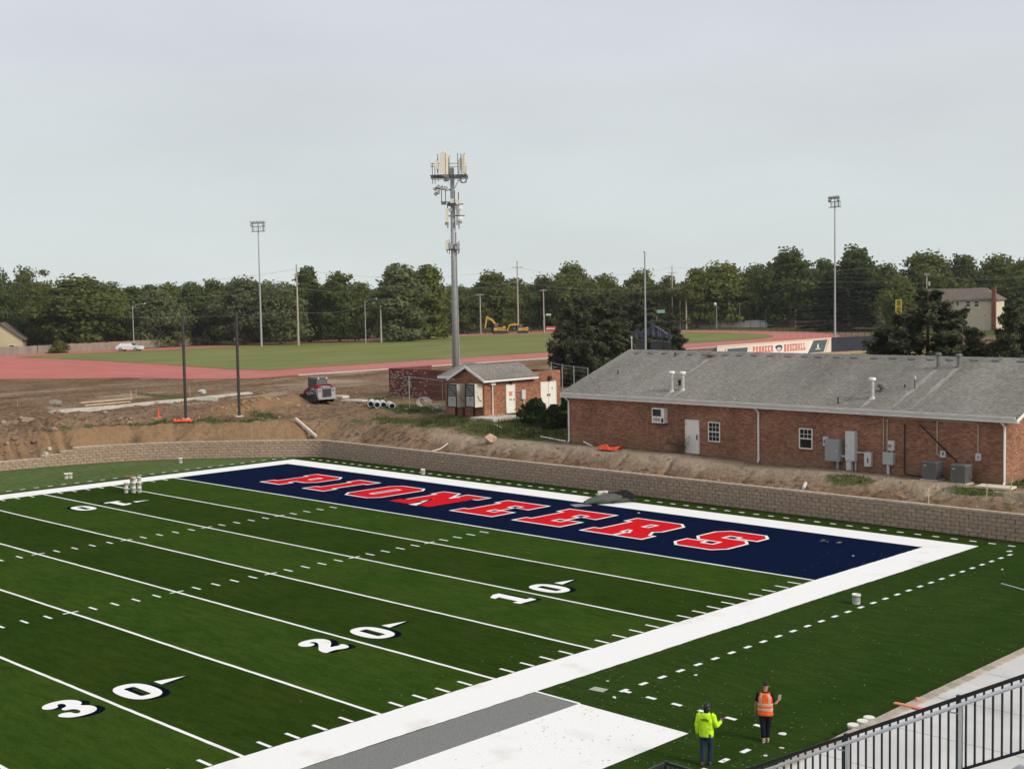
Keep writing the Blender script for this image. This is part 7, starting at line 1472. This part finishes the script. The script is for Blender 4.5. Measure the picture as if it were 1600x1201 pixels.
        for k in 'rl': m_ = MB(); w_ = np.array(P['wr'+k]); limb(m_, [np.array(P['sh'+k])+[(-.02 if k == 'r' else .02), 0, .0], P['sh'+k], P['el'+k], w_], [.085, .092, .068, .050], 14, .10); m_.build('sleeve', LIME, sw_, smooth=True)
        for i in range(6):                                   # dark print across the shoulders, too small to read
            x = -.115+i*.040; z = 1.315+.006*(2.5-abs(i-2.5)); b = MB(); y = -.012-.150*(1-(abs(x)/.32)**2)
            for a in ((-.013, -.006, -.03, .03), (.006, .013, -.03, .03)) if i % 2 else ((-.013, .013, .018, .03), (-.013, -.005, -.03, .018), (-.005, .013, -.03, -.018)): b.box(x+a[0], x+a[1], y-.006, y+.02, z+a[2], z+a[3])
            b.build('back_print', M('print_ink', (.03, .05, .02), .8), sw_)
        JEAN = M('dark_jeans', (.018, .030, .062), .9, .3, 7)
        v, f = loft([(0, 0, .78, .165, .125), (0, 0, .9, .172, .128), (0, 0, 1.0, .165, .12)], 20); je = MB().add(v, f).build('jeans', JEAN, t, smooth=True)
        for k in 'rl': m_ = MB(); an = np.array(P['an'+k]); limb(m_, [P['hp'+k], P['kn'+k], an, an-[0, 0, .05]], [.105, .080, .068, .072], 14, .08); m_.build('leg', JEAN, je, smooth=True)
        skullcap(.108, -18, BLACK, 'beanie_cap', t, 1); m_ = MB(); v, f = loft([(P['neck'][0], P['neck'][1], 1.49, .075, .078), (P['neck'][0], P['neck'][1]+.0, 1.55, .07, .075), (P['head1'][0], P['head1'][1], 1.60, .078, .088)], 16); m_.add(v, f).build('neck_gaiter', M('black_cloth', (.006, .006, .006)), t, smooth=True)
        b = MB(); q = h1+F*.10+Up*.03; b.add([tuple(q+Rt*x+F*y+Up*z) for x, y, z in ((-.07, 0, 0), (.07, 0, 0), (.055, .08, -.02), (-.055, .08, -.02), (-.07, 0, .012), (.07, 0, .012), (.055, .08, -.01), (-.055, .08, -.01))], [(0, 3, 2, 1), (4, 5, 6, 7), (0, 1, 5, 4), (1, 2, 6, 5), (2, 3, 7, 6), (3, 0, 4, 7)]).build('cap_peak', BLACK, t)
        MB().rock(tuple(h1-F*.085-Rt*.05+Up*.03), .035, rnd, 1.).build('cap_print', M('cap_print', (.35, .30, .28), .8, .3, 30), t)
        shoe('r', M('brown_boot', (.16, .07, .045), .8), RUBBER); shoe('l', M('brown_boot', (.16, .07, .045), .8), RUBBER)
        m_ = MB().box(.10, .155, -.15, -.09, .84, .93); m_.build('tool_pouch', M('worn_tool_pouch', (.10, .10, .09), .8, .4, 20), t)
    else:
        TEE = M('black_cloth', (.006, .006, .006)); VST = M('orange_vest', (.88, .125, .022), .8, .16, 6, bump=1.2, bscale=9); REF = M('reflective_tape', (.42, .39, .33), .5, .1, 20); LTP = M('lime_tape', (.72, .58, .30), .7, .1)
        body_r = [(0, 0, .90, .170, .126), (0, 0, 1.06, .170, .122), (0, -.005, 1.2, .185, .124), (0, -.01, 1.32, .192, .122), (0, -.012, 1.39, .186, .110), (0, -.012, 1.43, .15, .095), (0, -.008, 1.475, .085, .075), (0, -.004, 1.495, .066, .066)]
        v, f = loft(body_r, 28); tee = MB().add(v, f).build('tee_shirt', TEE, t, smooth=True)
        for k in 'rl': m_ = MB(); s_ = np.array(P['sh'+k]); e_ = np.array(P['el'+k]); limb(m_, [s_+[(-.02 if k == 'r' else .02), 0, 0], s_, s_*.25+e_*.75], [.075, .082, .068], 14, .05); m_.build('sleeve', TEE, tee, smooth=True)
        def vr(z, o=0.):
            zs = [.80, .95, 1.10, 1.22, 1.33, 1.39, 1.43, 1.46]; rx = [.222, .220, .220, .224, .220, .202, .165, .115]; ry = [.160, .157, .154, .152, .148, .136, .116, .094]
            return (0, -.008, z, float(np.interp(z, zs, rx))+o, float(np.interp(z, zs, ry))+o)
        v, f = loft([vr(z) for z in np.linspace(.80, 1.46, 14)], 36, wr=.05, seed=8); ve = MB().add(v, f).build('safety_vest', VST, t, smooth=True)
        for z0, z1, mt, o in ((.955, 1.025, LTP, .006), (.970, 1.010, REF, .009), (1.095, 1.165, LTP, .006), (1.11, 1.15, REF, .009)):
            v, f = loft([vr(z, o) for z in np.linspace(z0, z1, 3)], 36, wr=.05, seed=8, cap=False); MB().add(v, f).build('reflective_band', mt, ve, smooth=True)
        for a0 in (-128, -66):
            for da, mt, o in ((17, LTP, .006), (10, REF, .009)):
                c_ = a0+7; v, f = loft([vr(z, o) for z in np.linspace(1.17, 1.445, 8)], 4, c_-da/2, c_+da/2, wr=.05, seed=8); MB().add(v, f).build('reflective_band', mt, ve, smooth=True)
        for a0 in (150, 30):
            v, f = loft([vr(z, .005) for z in np.linspace(1.17, 1.445, 8)], 4, a0-6, a0+6, wr=.05, seed=8); MB().add(v, f).build('vest_edge', LTP, ve, smooth=True)
        DK = M('navy_trousers', (.007, .008, .016), .9, .3, 7)
        v, f = loft([(0, 0, .78, .165, .122), (0, 0, .9, .174, .128), (0, 0, 1.0, .168, .12)], 20); je = MB().add(v, f).build('trousers', DK, t, smooth=True)
        for k in 'rl': m_ = MB(); an = np.array(P['an'+k]); limb(m_, [P['hp'+k], P['kn'+k], an+[0, 0, .04]], [.108, .085, .062], 14, .08); m_.build('leg', DK, je, smooth=True)
        skullcap(.102, 8, HAIR, 'hair', t, 2)
        sk_ = M('tan_trainers', (.42, .28, .20), .8, .2, 20); so_ = M('pale_sole', (.72, .66, .58), .7); shoe('r', sk_, so_); shoe('l', sk_, so_)
    return t, P
p = at(1104, 1195); tA, PA = person((p[0], p[1], 0), R(24), 'worker in a lime green sweatshirt, jeans and black cap, looking at a phone', {'el': (.285, -.03, 1.15), 'wr': (.36, .20, 1.20), 'hd': (.25, .9, .35), 'th': (-.4, .1, .9), 'curl': .55}, {'el': (-.25, -.04, 1.14), 'wr': (-.245, .0, .88), 'hd': (.05, .12, -1), 'th': (.1, 1, .1), 'curl': .3}, {'r': (.09, .06, -.1), 'l': (-.10, -.05, .15)}, .035, R(28), 'lime')
p = at(1196, 1158); tB, PB = person((p[0], p[1], 0), R(30), 'worker in an orange safety vest and dark trousers, holding a phone in the right hand', {'el': (.275, -.01, 1.13), 'wr': (.355, .20, 1.17), 'hd': (.30, .80, .45), 'th': (-.3, -.1, .95), 'curl': .5}, {'el': (-.265, -.04, 1.13), 'wr': (-.285, .03, .88), 'hd': (.0, .2, -1), 'th': (.2, 1, .1), 'curl': .4}, {'r': (.06, .04, -.25), 'l': (-.05, -.04, .15)}, .085, R(10), 'vest')
for (t, P, lab) in ((tA, PA, 'dark phone in the hand of the lime green worker'), (tB, PB, 'pale phone in the raised hand of the orange-vested worker')):
    w = (Vector(P['palmr'])+Vector((.02, .05, .05)))*.9; q = Matrix.Rotation(t.rotation_euler.z, 4, 'Z') @ w; o = MB().box(-.036, .036, -.005, .005, -.075, .075).build('phone', M('phone_dark', (.03, .03, .035), .3) if 'dark' in lab else M('phone_pale', (.45, .42, .40), .4)); o.location = tuple(Vector(t.location)+q); o.rotation_euler = (R(-35), 0, t.rotation_euler.z-R(20)); tag(o, lab, 'phone')
# ------------------------------------------------------------------ the hazy air
hv = bpy.data.materials.new('hazy_air'); hv.use_nodes = True; n_ = hv.node_tree.nodes; n_.remove(n_['Principled BSDF'])
pv = n_.new('ShaderNodeVolumePrincipled'); pv.inputs['Color'].default_value = (.92, .94, .95, 1); pv.inputs['Density'].default_value = .0001; pv.inputs['Anisotropy'].default_value = 0
hv.node_tree.links.new(pv.outputs[0], n_['Material Output'].inputs['Volume'])
hz_ = MB().box(-1300, 1300, -1300, 1300, -2., 42.).build('haze', hv); hz_['kind'] = 'stuff'
